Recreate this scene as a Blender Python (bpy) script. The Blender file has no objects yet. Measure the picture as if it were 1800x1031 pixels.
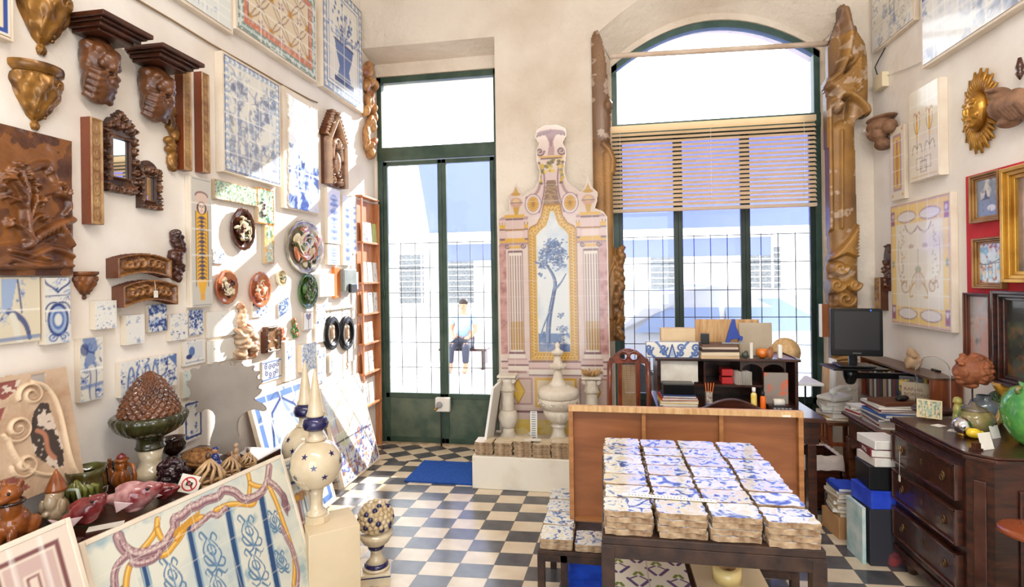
# antique tile shop: camera and light first, then shell, walls, tables, chest
import bpy, math, random
import numpy as np
from mathutils import Vector, Matrix
sc = bpy.context.scene
COL = sc.collection
PI = math.pi
F = 938.0; HOR = 487.5; CX = 900.0; YAW = math.radians(9.7); ROLL = 0.014; CAMZ = 1.65
cd = bpy.data.cameras.new('camera'); cam = bpy.data.objects.new('camera', cd); COL.objects.link(cam)
cd.lens = 36 * F / 1800; cd.shift_y = (HOR - 515.5) / 1800; cd.clip_start = .05; cd.clip_end = 200
Rv = Vector((math.cos(YAW), math.sin(YAW), 0)); Fv = Vector((-math.sin(YAW), math.cos(YAW), 0)); Uv = Vector((0, 0, 1))
Rr = Rv * math.cos(ROLL) - Uv * math.sin(ROLL); Ur = Uv * math.cos(ROLL) + Rv * math.sin(ROLL)
mw = Matrix((Rr, Ur, -Fv)).transposed().to_4x4(); mw.translation = (0, 0, CAMZ)
cam.matrix_world = mw
sc.camera = cam
sc.view_settings.view_transform = 'Standard'; sc.view_settings.look = 'None'
sc.view_settings.gamma = 1; sc.view_settings.exposure = 0.02; sc.view_settings.use_curve_mapping = False
wd = bpy.data.worlds.new('sky'); sc.world = wd; wd.use_nodes = True
nt = wd.node_tree; bg = nt.nodes['Background']
bg.inputs[0].default_value = (0.86, 0.93, 1.0, 1); bg.inputs[1].default_value = 5.0
SUN = Vector((-.49, -1, -.6)).normalized()
sl = bpy.data.lights.new('sun', 'SUN'); sl.energy = 14; sl.angle = .009; sl.color = (1, .96, .90)
so = bpy.data.objects.new('sun', sl); COL.objects.link(so); so.rotation_euler = SUN.to_track_quat('-Z', 'Y').to_euler()
def area(name, loc, target, sx, sy, e, col):
    a = bpy.data.lights.new(name, 'AREA'); a.shape = 'RECTANGLE'; a.size = sx; a.size_y = sy; a.energy = e; a.color = col
    o = bpy.data.objects.new(name, a); COL.objects.link(o); o.location = loc
    o.rotation_euler = (Vector(target) - Vector(loc)).to_track_quat('-Z', 'Y').to_euler()
area('interior_fill_light', (-.6, 0.3, 4.3), (-.6, 2.6, .6), 2.2, .8, 48, (1, .95, .89))  # unseen area light added as warm fill for the left of the room
area('interior_fill_light', (.9, 0.3, 4.3), (1.4, 2.8, .6), 1.6, .8, 70, (1, .95, .89))  # second added fill, brightens the right side; no fitting modelled
XL, XR, YW, YF = -2.26, 2.19, 4.8, 5.08
def ray(x, y):
    return Fv + Rr * ((x - CX) / F) + Ur * ((HOR - y) / F)
def onX(x, y, X): d = ray(x, y); t = X / d.x; return Vector((X, d.y * t, CAMZ + d.z * t))
def onY(x, y, Y): d = ray(x, y); t = Y / d.y; return Vector((d.x * t, Y, CAMZ + d.z * t))
def onZ(x, y, Z): d = ray(x, y); t = (Z - CAMZ) / d.z; return Vector((d.x * t, d.y * t, Z))
def lin(c):
    return tuple((v / 255 / 12.92) if v / 255 <= .04045 else ((v / 255 + .055) / 1.055) ** 2.4 for v in c)
MC = {}
def M(key, c1, c2=None, scale=8, rough=.5, metal=0, bump=0, bscale=None, stretch=(1, 1, 1), coat=0, trans=0, emit=0, wood=False, thr=(.35, .65), alpha=1, ior=1.45):
    if key in MC: return MC[key]
    m = bpy.data.materials.new(key); m.use_nodes = True; n = m.node_tree.nodes; l = m.node_tree.links
    b = n['Principled BSDF']; b.inputs['Roughness'].default_value = rough; b.inputs['Metallic'].default_value = metal
    b.inputs['Coat Weight'].default_value = coat; b.inputs['Coat Roughness'].default_value = .08
    b.inputs['Transmission Weight'].default_value = trans; b.inputs['IOR'].default_value = ior
    b.inputs['Base Color'].default_value = (*lin(c1), 1)
    if emit: b.inputs['Emission Color'].default_value = (*lin(c1), 1); b.inputs['Emission Strength'].default_value = emit
    tc = n.new('ShaderNodeTexCoord'); mp = n.new('ShaderNodeMapping'); mp.inputs['Scale'].default_value = stretch
    l.new(tc.outputs['Object'], mp.inputs[0])
    if c2:
        t = n.new('ShaderNodeTexNoise'); t.inputs['Scale'].default_value = scale; t.inputs['Detail'].default_value = 8
        if wood: t.inputs['Distortion'].default_value = .6
        l.new(mp.outputs[0], t.inputs[0])
        r = n.new('ShaderNodeValToRGB'); r.color_ramp.elements[0].color = (*lin(c1), 1); r.color_ramp.elements[1].color = (*lin(c2), 1)
        r.color_ramp.elements[0].position = thr[0]; r.color_ramp.elements[1].position = thr[1]
        l.new(t.outputs['Fac'], r.inputs[0]); l.new(r.outputs[0], b.inputs['Base Color'])
    if bump:
        t2 = n.new('ShaderNodeTexNoise'); t2.inputs['Scale'].default_value = bscale or scale * 3; t2.inputs['Detail'].default_value = 10
        l.new(mp.outputs[0], t2.inputs[0])
        bp = n.new('ShaderNodeBump'); bp.inputs['Strength'].default_value = 1; bp.inputs['Distance'].default_value = bump
        l.new(t2.outputs['Fac'], bp.inputs['Height']); l.new(bp.outputs[0], b.inputs['Normal'])
    MC[key] = m; return m
def MV(key, rough=.3, coat=0, metal=0, bump=0, bscale=40):
    if key in MC: return MC[key]
    m = bpy.data.materials.new(key); m.use_nodes = True; n = m.node_tree.nodes; l = m.node_tree.links; b = n['Principled BSDF']
    a = n.new('ShaderNodeVertexColor'); a.layer_name = 'Col'; l.new(a.outputs[0], b.inputs['Base Color'])
    b.inputs['Roughness'].default_value = rough; b.inputs['Coat Weight'].default_value = coat; b.inputs['Metallic'].default_value = metal
    b.inputs['Coat Roughness'].default_value = .06
    if bump:
        tc = n.new('ShaderNodeTexCoord'); t2 = n.new('ShaderNodeTexNoise'); t2.inputs['Scale'].default_value = bscale; t2.inputs['Detail'].default_value = 6
        l.new(tc.outputs['Object'], t2.inputs[0]); bp = n.new('ShaderNodeBump'); bp.inputs['Distance'].default_value = bump
        l.new(t2.outputs['Fac'], bp.inputs['Height']); l.new(bp.outputs[0], b.inputs['Normal'])
    MC[key] = m; return m
GLAZE = MV('painted_glaze', .25, .35, bump=.0015, bscale=14); PRINT = MV('printed_paper', .6); GILT = MV('gilded_wood', .42, .1, .1, .004, 60)
CARVE = MV('carved_wood', .33, .3, 0, .003, 50); STONE = MV('inlaid_stone', .5, 0, 0, .003, 60); CERAM = MV('glossy_ceramic', .12, .6)
PLASTER = M('old_plaster', (230, 218, 202), (200, 182, 160), 1.3, .9, bump=.02, bscale=16, thr=(.42, .80))
WHITEW = M('limewashed_wall', (240, 233, 224), (222, 210, 197), 2.2, .85, bump=.006, bscale=9, thr=(.45, .8))
CREAM = M('cream_painted_wood', (236, 224, 206), (222, 205, 184), 5, .6, bump=.001)
WHITE = M('white_paint', (240, 238, 232), None, rough=.6)
PAPER = M('white_paper', (236, 232, 222), (214, 206, 192), 9, .8)
BISCUIT = M('tile_biscuit', (186, 160, 128), (122, 92, 66), 28, .9, bump=.004, bscale=70)
DKWOOD = M('dark_walnut', (72, 34, 20), (32, 14, 9), 5, .28, stretch=(1, 6, 6), coat=.35, wood=True, bump=.001)
MIDWOOD = M('reddish_wood', (142, 72, 36), (96, 44, 22), 4, .4, stretch=(6, 6, 1), coat=.15, wood=True)
ORWOOD = M('orange_hardboard', (152, 94, 54), (126, 74, 40), 3, .55, stretch=(1, 1, 4), wood=True)
PINE = M('pale_pine', (216, 178, 128), (188, 142, 92), 5, .6, stretch=(8, 8, 1), wood=True)
GREENP = M('green_painted_steel', (44, 66, 54), (66, 84, 70), 6, .42, bump=.001)
IRON = M('black_iron', (38, 40, 42), None, rough=.5, metal=.3)
RUST = M('dark_brown_iron', (42, 28, 24), (70, 48, 36), 18, .5, metal=.2, bump=.001)
BLACKP = M('black_plastic', (14, 14, 16), None, rough=.28)
GREYP = M('grey_plastic', (150, 150, 150), None, rough=.4)
BRASS = M('brass', (180, 140, 70), None, rough=.3, metal=1)
MIRROR = M('mirror_glass', (230, 235, 238), None, rough=.02, metal=1)
BLUEF = M('royal_blue_cloth', (10, 70, 190), (6, 52, 158), 20, .8, bump=.003, bscale=30)
MARBLE = M('white_marble', (230, 220, 204), (206, 192, 172), 8, .5, bump=.002, bscale=30)
GLASSB = M('clear_glass', (255, 255, 255), None, rough=.0, trans=1)
def pane_mat():
    m = bpy.data.materials.new('window_glass'); m.use_nodes = True; n = m.node_tree.nodes; l = m.node_tree.links
    n.remove(n['Principled BSDF']); t = n.new('ShaderNodeBsdfTransparent'); g = n.new('ShaderNodeBsdfGlossy'); g.inputs['Roughness'].default_value = .02
    f = n.new('ShaderNodeFresnel'); f.inputs[0].default_value = 1.35; x = n.new('ShaderNodeMixShader')
    l.new(f.outputs[0], x.inputs[0]); l.new(t.outputs[0], x.inputs[1]); l.new(g.outputs[0], x.inputs[2]); l.new(x.outputs[0], n['Material Output'].inputs[0]); return m
PANE = pane_mat()
def link(o, parent=None):
    COL.objects.link(o)
    if parent: o.parent = parent
    return o
def tag(o, label, cat, group=None, kind=None):
    if label: o['label'] = label
    if cat: o['category'] = cat
    if group: o['group'] = group
    if kind: o['kind'] = kind
    return o
def T(name, label, cat, mat=None, loc=None, rz=0, group=None):
    o = link(bpy.data.objects.new(name, None)); o.empty_display_size = .05
    if mat is not None: o.matrix_world = mat
    else: o.location = loc; o.rotation_euler = (0, 0, rz)
    return tag(o, label, cat, group)
def dup(o, mat, label=None, group=None):
    def cp(s, par):
        c = s.copy(); COL.objects.link(c); c.parent = par
        for ch in s.children: cp(ch, c)
        return c
    c = cp(o, None); c.matrix_world = mat
    if label: c['label'] = label
    if group: c['group'] = group
    return c
def basis(w, loc):
    B = {'L': ((0, 1, 0), (0, 0, 1), (1, 0, 0)), 'R': ((0, -1, 0), (0, 0, 1), (-1, 0, 0)), 'B': ((1, 0, 0), (0, 0, 1), (0, -1, 0))}[w]
    m = Matrix([Vector(v) for v in B]).transposed().to_4x4(); m.translation = loc; return m
def at(loc, rz=0, rx=0, ry=0): return Matrix.Translation(loc) @ Matrix.Rotation(rz, 4, 'Z') @ Matrix.Rotation(ry, 4, 'Y') @ Matrix.Rotation(rx, 4, 'X')
def wall(w, x0, y0, x1, y1, d=0.03, plane=None):
    xm, ym = (x0 + x1) / 2, (y0 + y1) / 2
    if w == 'L':
        X = XL if plane is None else plane; a, b = onX(x0, ym, X + d).y, onX(x1, ym, X + d).y
        p, q = onX(xm, y0, X + d).z, onX(xm, y1, X + d).z; yc = (a + b) / 2; loc = (X, yc, (p + q) / 2)
        k = onX(xm, ym, X + d).y; s = yc / k; p = CAMZ + (p - CAMZ) * s; q = CAMZ + (q - CAMZ) * s; loc = (X, yc, (p + q) / 2)
    elif w == 'R':
        X = XR if plane is None else plane; a, b = onX(x0, ym, X - d).y, onX(x1, ym, X - d).y
        p, q = onX(xm, y0, X - d).z, onX(xm, y1, X - d).z; yc = (a + b) / 2
        k = onX(xm, ym, X - d).y; s = yc / k; p = CAMZ + (p - CAMZ) * s; q = CAMZ + (q - CAMZ) * s; loc = (X, yc, (p + q) / 2)
    else:
        Y = YW if plane is None else plane; a, b = onY(x0, ym, Y - d).x, onY(x1, ym, Y - d).x
        p, q = onY(xm, y0, Y - d).z, onY(xm, y1, Y - d).z; loc = ((a + b) / 2, Y, (p + q) / 2)
    e = .001; loc = (loc[0] + (e if w == 'L' else -e if w == 'R' else 0), loc[1] - (e if w == 'B' else 0), loc[2])
    return basis(w, loc), abs(b - a), abs(p - q)
class MB:
    def __init__(s): s.v = []; s.f = []; s.m = []; s.s = []
    def add(s, vs, fs, mi=0, smooth=False, mx=None):
        b = len(s.v); s.v += [tuple(mx @ Vector(p)) for p in vs] if mx is not None else [tuple(p) for p in vs]
        for f in fs: s.f.append([b + i for i in f]); s.m.append(mi); s.s.append(smooth)
        return s
    def box(s, c, d, mi=0, rz=0, mx=None):
        x, y, z = [k / 2 for k in d]; r = Matrix.Translation(c) @ Matrix.Rotation(rz, 4, 'Z')
        if mx is not None: r = mx @ r
        vs = [(i * x, j * y, k * z) for i in (-1, 1) for j in (-1, 1) for k in (-1, 1)]
        return s.add(vs, [(0, 1, 3, 2), (4, 6, 7, 5), (0, 4, 5, 1), (2, 3, 7, 6), (0, 2, 6, 4), (1, 5, 7, 3)], mi, False, r)
    def bb(s, x0, x1, y0, y1, z0, z1, mi=0): return s.box(((x0 + x1) / 2, (y0 + y1) / 2, (z0 + z1) / 2), (abs(x1 - x0), abs(y1 - y0), abs(z1 - z0)), mi)
    def lathe(s, prof, n=32, c=(0, 0, 0), fn=None, mi=0, mx=None, smooth=True, a0=0, a1=2 * PI, cap=True):
        full = abs(a1 - a0 - 2 * PI) < 1e-6; vs = []; k = n if full else n + 1
        for j, (r, z) in enumerate(prof):
            for i in range(k):
                th = a0 + (a1 - a0) * i / n; rr = r * (fn(th, j / (len(prof) - 1)) if fn else 1)
                vs.append((c[0] + rr * math.cos(th), c[1] + rr * math.sin(th), c[2] + z))
        fs = []
        for j in range(len(prof) - 1):
            for i in range(n):
                a = j * k + i; b = j * k + (i + 1) % k; fs.append((a, b, b + k, a + k))
        if cap and full:
            fs.append(tuple(range(k - 1, -1, -1))); fs.append(tuple((len(prof) - 1) * k + i for i in range(k)))
        return s.add(vs, fs, mi, smooth, mx)
    def ell(s, c, r, mi=0, mx=None, n=16, rot=None):
        m = Matrix.Translation(c) @ (rot.to_4x4() if rot else Matrix()) @ Matrix.Diagonal((*r, 1))
        if mx is not None: m = mx @ m
        prof = [(max(1e-3, math.sin(PI * j / (n // 2))), -math.cos(PI * j / (n // 2))) for j in range(n // 2 + 1)]
        return s.lathe(prof, n, mi=mi, mx=m)
    def tube(s, pts, r, n=8, mi=0, mx=None, closed=False):
        pts = [Vector(p) for p in pts]; N = len(pts); rs = r if isinstance(r, (list, tuple)) else [r] * N
        vs = []; up = Vector((0, 0, 1)); pr = None
        for i, p in enumerate(pts):
            if closed: t = pts[(i + 1) % N] - pts[i - 1]
            else: t = pts[min(i + 1, N - 1)] - pts[max(i - 1, 0)]
            t.normalize()
            if pr is None: a = t.cross(up if abs(t.z) < .9 else Vector((1, 0, 0))).normalized()
            else: a = (pr - t * pr.dot(t)).normalized()
            pr = a; b = t.cross(a)
            for k in range(n): th = 2 * PI * k / n; vs.append(p + (a * math.cos(th) + b * math.sin(th)) * rs[i])
        fs = []; L = N if closed else N - 1
        for i in range(L):
            for k in range(n):
                a0 = i * n + k; a1 = i * n + (k + 1) % n; j = (i + 1) % N; fs.append((a0, a1, j * n + (k + 1) % n, j * n + k))
        if not closed: fs.append(tuple(range(n - 1, -1, -1))); fs.append(tuple((N - 1) * n + k for k in range(n)))
        return s.add(vs, fs, mi, True, mx)
    def prism(s, poly, z0, z1, mi=0, mx=None):
        n = len(poly); vs = [(x, y, z0) for x, y in poly] + [(x, y, z1) for x, y in poly]
        fs = [tuple(range(n - 1, -1, -1)), tuple(range(n, 2 * n))] + [(i, (i + 1) % n, n + (i + 1) % n, n + i) for i in range(n)]
        return s.add(vs, fs, mi, False, mx)
    def build(s, name, mats, parent=None, bev=0, seg=2, loc=None):
        me = bpy.data.meshes.new(name); me.from_pydata(s.v, [], s.f)
        mats = mats if isinstance(mats, (list, tuple)) else [mats]
        for m in mats: me.materials.append(m)
        me.polygons.foreach_set('material_index', s.m); me.polygons.foreach_set('use_smooth', s.s); me.update()
        o = link(bpy.data.objects.new(name, me), parent)
        if bev: b = o.modifiers.new('b', 'BEVEL'); b.width = bev; b.segments = seg; b.limit_method = 'ANGLE'
        if loc is not None:
            if isinstance(loc, Matrix): o.matrix_local = loc
            else: o.location = loc
        return o
def struct(o): o['kind'] = 'structure'; return o
def blob(name, ells, mat, parent=None, vox=.004, tubes=(), smooth=4, loc=None):
    from mathutils import Euler
    b = MB()
    for e in ells: b.ell(e[0], e[1], rot=Euler(e[2]).to_matrix() if len(e) > 2 else None, n=20)
    for t in tubes: b.tube(t[0], t[1], 10)
    o = b.build(name, mat)
    r = o.modifiers.new('r', 'REMESH'); r.mode = 'VOXEL'; r.voxel_size = vox; r.use_smooth_shade = True
    s = o.modifiers.new('s', 'SMOOTH'); s.iterations = smooth; s.factor = .6
    dg = bpy.context.evaluated_depsgraph_get(); me = bpy.data.meshes.new_from_object(o.evaluated_get(dg)); me.name = name
    old = o.data; o.modifiers.clear(); o.data = me; bpy.data.meshes.remove(old)
    if parent: o.parent = parent
    if loc is not None:
        if isinstance(loc, Matrix): o.matrix_local = loc
        else: o.location = loc
    return o
def text(name, s, size, mat, parent, mx, ext=.0006, align='CENTER'):
    cu = bpy.data.curves.new(name, 'FONT'); cu.body = s; cu.size = size; cu.extrude = ext; cu.align_x = align; cu.align_y = 'CENTER'
    o = bpy.data.objects.new(name, cu); COL.objects.link(o); dg = bpy.context.evaluated_depsgraph_get()
    me = bpy.data.meshes.new_from_object(o.evaluated_get(dg)); COL.objects.unlink(o); bpy.data.objects.remove(o)
    me.materials.clear(); me.materials.append(mat); n = link(bpy.data.objects.new(name, me), parent); n.matrix_local = mx; return n
def L3(c): return np.array(lin(c), dtype=np.float32)
class Cv:
    def __init__(s, w, h, px=None, col=(235, 230, 220), seed=0):
        px = px or max(w, h) / 90; s.w, s.h = w, h; s.nx = max(4, int(w / px) + 1); s.ny = max(4, int(h / px) + 1); s.W = w / h; s.p = 1 / (s.ny - 1)
        s.X, s.Y = np.meshgrid(np.linspace(-s.W / 2, s.W / 2, s.nx), np.linspace(0, 1, s.ny)); s.X = s.X.astype(np.float32); s.Y = s.Y.astype(np.float32)
        s.C = np.tile(L3(col), (s.ny, s.nx, 1)); s.H = np.zeros((s.ny, s.nx), np.float32); s.K = np.ones((s.ny, s.nx), bool); s.r = np.random.RandomState(seed)
    def sub(s, x0, x1, y0, y1):
        i0 = int((x0 + s.W / 2) / s.W * (s.nx - 1)) - 1; i1 = int((x1 + s.W / 2) / s.W * (s.nx - 1)) + 3; j0 = int(y0 / s.p) - 1; j1 = int(y1 / s.p) + 3
        i0, j0 = max(0, i0), max(0, j0); i1, j1 = min(s.nx, i1), min(s.ny, j1)
        return (slice(j0, j1), slice(i0, i1)) if i1 > i0 and j1 > j0 else None
    def act(s, sl, q, r, col, h, m, a):
        if col is not None:
            al = (np.clip(q * r / s.p + .5, 0, 1) * a)[..., None]; s.C[sl] = s.C[sl] * (1 - al) + L3(col) * al
        if h is not None:
            z = np.where(q > 0, h * np.sqrt(np.clip(1 - (1 - np.clip(q, 0, 1)) ** 2, 0, 1)), 0)
            if h < 0: s.H[sl] = np.where(q > 0, np.minimum(s.H[sl], s.H[sl] + z), s.H[sl])
            else: s.H[sl] = np.maximum(s.H[sl], z) if not s.addm else s.H[sl] + z
        if m is not None: s.K[sl] = np.where(q > 0, m, s.K[sl])
    addm = False
    def line(s, pts, r, col=None, h=None, m=None, a=1, closed=False):
        r0, r1 = r if isinstance(r, tuple) else (r, r); R = max(r0, r1); P = list(pts) + ([pts[0]] if closed else [])
        xs = [p[0] for p in P]; ys = [p[1] for p in P]; sl = s.sub(min(xs) - R, max(xs) + R, min(ys) - R, max(ys) + R)
        if sl is None: return
        X, Y = s.X[sl], s.Y[sl]; q = np.full(X.shape, -9, np.float32); n = len(P) - 1
        for i in range(n):
            (x0, y0), (x1, y1) = P[i], P[i + 1]; dx, dy = x1 - x0, y1 - y0; L = dx * dx + dy * dy + 1e-12
            t = np.clip(((X - x0) * dx + (Y - y0) * dy) / L, 0, 1); d = np.hypot(X - x0 - t * dx, Y - y0 - t * dy)
            rr = r0 + (r1 - r0) * (i + t) / n; q = np.maximum(q, 1 - d / np.maximum(rr, 1e-5))
        s.act(sl, q, R, col, h, m, a)
    def ell(s, cx, cy, rx, ry, col=None, h=None, m=None, a=1, rot=0):
        R = max(rx, ry); sl = s.sub(cx - R, cx + R, cy - R, cy + R)
        if sl is None: return
        X, Y = s.X[sl] - cx, s.Y[sl] - cy; c, d = math.cos(rot), math.sin(rot)
        q = 1 - np.hypot((X * c + Y * d) / rx, (-X * d + Y * c) / ry); s.act(sl, q, min(rx, ry), col, h, m, a)
    def rect(s, x0, y0, x1, y1, col=None, h=None, m=None, a=1):
        sl = s.sub(x0, x1, y0, y1)
        if sl is None: return
        X, Y = s.X[sl], s.Y[sl]; q = np.minimum(np.minimum(X - x0, x1 - X), np.minimum(Y - y0, y1 - Y))
        if h is not None: s.H[sl] = np.where(q >= 0, h, s.H[sl])
        s.act(sl, q, 1, col, None, m, a)
    def poly(s, pts, col=None, h=None, m=None, a=1):
        xs = [p[0] for p in pts]; ys = [p[1] for p in pts]; sl = s.sub(min(xs), max(xs), min(ys), max(ys))
        if sl is None: return
        X, Y = s.X[sl], s.Y[sl]; ins = np.zeros(X.shape, bool); n = len(pts)
        for i in range(n):
            (x0, y0), (x1, y1) = pts[i], pts[(i + 1) % n]
            if y0 == y1: continue
            ins ^= ((y0 > Y) != (y1 > Y)) & (X < (x1 - x0) * (Y - y0) / (y1 - y0) + x0)
        if col is not None: al = (ins * a)[..., None]; s.C[sl] = s.C[sl] * (1 - al) + L3(col) * al
        if h is not None: s.H[sl] = np.where(ins, h, s.H[sl])
        if m is not None: s.K[sl] = np.where(ins, m, s.K[sl])
    def frame(s, d, w, col=None, h=None, a=1):
        q = np.minimum(s.W / 2 - np.abs(s.X), np.minimum(s.Y, 1 - s.Y)); k = (q >= d) & (q < d + w)
        if col is not None: s.C[k] = s.C[k] * (1 - a) + L3(col) * a
        if h is not None: s.H[k] = np.maximum(s.H[k], (h * np.sin(PI * (q[k] - d) / w) ** .5))
    def noise(s, sc=4, octv=4, sx=1, seed=None):
        r = np.random.RandomState(seed) if seed is not None else s.r; out = np.zeros_like(s.X); amp = 1; tot = 0
        for o in range(octv):
            g = r.rand(64, 64).astype(np.float32); fx = (s.X + 7) * sc * sx; fy = (s.Y + 3) * sc
            ix, iy = np.floor(fx).astype(int), np.floor(fy).astype(int); tx, ty = fx - ix, fy - iy; tx = tx * tx * (3 - 2 * tx); ty = ty * ty * (3 - 2 * ty)
            a = g[iy % 64, ix % 64] * (1 - tx) + g[iy % 64, (ix + 1) % 64] * tx; b = g[(iy + 1) % 64, ix % 64] * (1 - tx) + g[(iy + 1) % 64, (ix + 1) % 64] * tx
            out += amp * (a * (1 - ty) + b * ty); tot += amp; amp *= .55; sc *= 2.1
        return out / tot
    def tint(s, w, col): w = np.clip(w, 0, 1)[..., None]; s.C = s.C * (1 - w) + L3(col) * w
    def joints(s, nx, ny, col=(250, 248, 240), w=None):
        w = (w or s.p * .8) * .8
        for i in range(1, nx): s.line([(-s.W / 2 + s.W * i / nx, 0), (-s.W / 2 + s.W * i / nx, 1)], w, col, a=.65)
        for j in range(1, ny): s.line([(-s.W / 2, j / ny), (s.W / 2, j / ny)], w, col, a=.65)
    def sm(s, n=2):
        for _ in range(n):
            P = np.pad(s.H, 1, mode='edge'); s.H = (P[:-2, 1:-1] + P[2:, 1:-1] + P[1:-1, :-2] + P[1:-1, 2:] + 2 * P[1:-1, 1:-1]) / 6
    def mesh(s, name, mats, parent=None, depth=.02, side=(225, 214, 196), back=False, loc=None, z0=0, bendR=None):
        K = s.K; ny, nx = s.ny, s.nx; cell = K[:-1, :-1] & K[1:, :-1] & K[:-1, 1:] & K[1:, 1:]
        used = np.zeros((ny, nx), bool); used[:-1, :-1] |= cell; used[1:, :-1] |= cell; used[:-1, 1:] |= cell; used[1:, 1:] |= cell
        idx = -np.ones((ny, nx), int); n = used.sum(); idx[used] = np.arange(n)
        X = s.X[used] * s.h; Y = (s.Y[used] - .5) * s.h; Z = s.H[used] + depth
        V = np.stack([X, Y, Z], 1); Cc = s.C[used]
        jj, ii = np.nonzero(cell); A = idx[jj, ii]; B = idx[jj, ii + 1]; Cq = idx[jj + 1, ii + 1]; D = idx[jj + 1, ii]
        Fc = np.stack([A, B, Cq, D], 1); mi = np.zeros(len(Fc), int)
        pad = np.zeros((ny + 1, nx + 1), bool); pad[1:-1, 1:-1] = cell; es = []
        for (da, off0, off1, flip) in (('b', (0, 0), (0, 1), 0), ('t', (1, 0), (1, 1), 1), ('l', (0, 0), (1, 0), 1), ('r', (0, 1), (1, 1), 0)):
            nb = {'b': pad[:-2, 1:-1], 't': pad[2:, 1:-1], 'l': pad[1:-1, :-2], 'r': pad[1:-1, 2:]}[da]
            e = cell & ~nb; j, i = np.nonzero(e); p = idx[j + off0[0], i + off0[1]]; q = idx[j + off1[0], i + off1[1]]
            es.append(np.stack([q, p] if flip else [p, q], 1))
        E = np.concatenate(es); nv = len(V)
        ev, inv = np.unique(E.ravel(), return_inverse=True); inv = inv.reshape(E.shape); m = len(ev)
        T1 = V[ev].copy(); B1 = V[ev].copy(); B1[:, 2] = z0; V = np.concatenate([V, T1, B1]); sc3 = np.tile(L3(side), (2 * m, 1)); Cc = np.concatenate([Cc, sc3])
        S = np.stack([nv + inv[:, 1], nv + inv[:, 0], nv + m + inv[:, 0], nv + m + inv[:, 1]], 1)
        fl = [Fc, S]; mi = [mi, np.ones(len(S), int)]; sm = [np.ones(len(Fc), bool), np.zeros(len(S), bool)]
        if back:
            o = len(V); Vb = V[:nv].copy(); Vb[:, 2] = z0; V = np.concatenate([V, Vb]); Cc = np.concatenate([Cc, np.tile(L3(side), (nv, 1))])
            fl.append(o + Fc[:, ::-1]); mi.append(np.ones(len(Fc), int)); sm.append(np.zeros(len(Fc), bool))
        Q = np.concatenate(fl); mi = np.concatenate(mi); sm = np.concatenate(sm)
        me = bpy.data.meshes.new(name); me.vertices.add(len(V)); me.vertices.foreach_set('co', V.astype(np.float32).ravel())
        me.loops.add(len(Q) * 4); me.loops.foreach_set('vertex_index', Q.astype(np.int32).ravel()); me.polygons.add(len(Q))
        me.polygons.foreach_set('loop_start', np.arange(0, len(Q) * 4, 4, dtype=np.int32)); me.polygons.foreach_set('loop_total', np.full(len(Q), 4, np.int32))
        mats = mats if isinstance(mats, (list, tuple)) else [mats, mats]
        for k in mats: me.materials.append(k)
        me.polygons.foreach_set('material_index', mi.astype(np.int32)); me.polygons.foreach_set('use_smooth', sm)
        me.update(calc_edges=True); me.validate()
        ca = me.color_attributes.new('Col', 'FLOAT_COLOR', 'POINT'); ca.data.foreach_set('color', np.concatenate([Cc, np.ones((len(Cc), 1))], 1).astype(np.float32).ravel())
        o = link(bpy.data.objects.new(name, me), parent)
        if loc is not None: o.matrix_local = loc
        return o
def spiral(cx, cy, r0, r1, a0, turns, n=26):
    return [(cx + (r0 + (r1 - r0) * i / n) * math.cos(a0 + 2 * PI * turns * i / n), cy + (r0 + (r1 - r0) * i / n) * math.sin(a0 + 2 * PI * turns * i / n)) for i in range(n + 1)]
def arc(cx, cy, rx, ry, a0, a1, n=20):
    return [(cx + rx * math.cos(a0 + (a1 - a0) * i / n), cy + ry * math.sin(a0 + (a1 - a0) * i / n)) for i in range(n + 1)]
def mir(p): return [(-x, y) for x, y in p]
def bez(p0, p1, p2, p3, n=14):
    o = []
    for i in range(n + 1):
        t = i / n; a, b, c, d = (1 - t) ** 3, 3 * t * (1 - t) ** 2, 3 * t * t * (1 - t), t ** 3
        o.append((a * p0[0] + b * p1[0] + c * p2[0] + d * p3[0], a * p0[1] + b * p1[1] + c * p2[1] + d * p3[1]))
    return o
BL1, BL2, BL3 = (160, 180, 210), (88, 118, 174), (46, 66, 124)
def azul(c, seed=0, dens=.5, sc=5, strokes=10, base=(232, 230, 222), cols=(BL1, BL2, BL3)):
    sc *= 1.5; c.C[:] = L3(base); n = c.noise(sc, 5, seed=seed); m = c.noise(sc * 2.6, 4, seed=seed + 50)
    wv = n + .5 * (m - .5); t = 1 - dens
    c.tint((wv - t) * 5, cols[0]); c.tint((wv - t - .07) * 8 * (m > .45), cols[1]); c.tint((wv - t - .13) * 9 * (m > .52), cols[2])
    r = random.Random(seed)
    for k in range(strokes):
        x, y = r.uniform(-c.W / 2, c.W / 2), r.random(); R = r.uniform(.04, .13); P = spiral(x, y, R, R * .15, r.random() * 6, r.choice((-1, 1)) * r.uniform(.4, 1.3), 14)
        c.line(P, (.011, .003), cols[r.choice((0, 1, 2))], a=.75)
        for q in range(4): x2, y2 = P[r.randrange(15)]; c.line(bez((x2, y2), (x2 + r.uniform(-.06, .06), y2 + .04), (x2 + r.uniform(-.1, .1), y2 + r.uniform(-.1, .1)), (x2 + r.uniform(-.15, .15), y2 + r.uniform(-.15, .15)), 6), (.010, .003), cols[r.choice((0, 1, 2))], a=.8)
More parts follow.
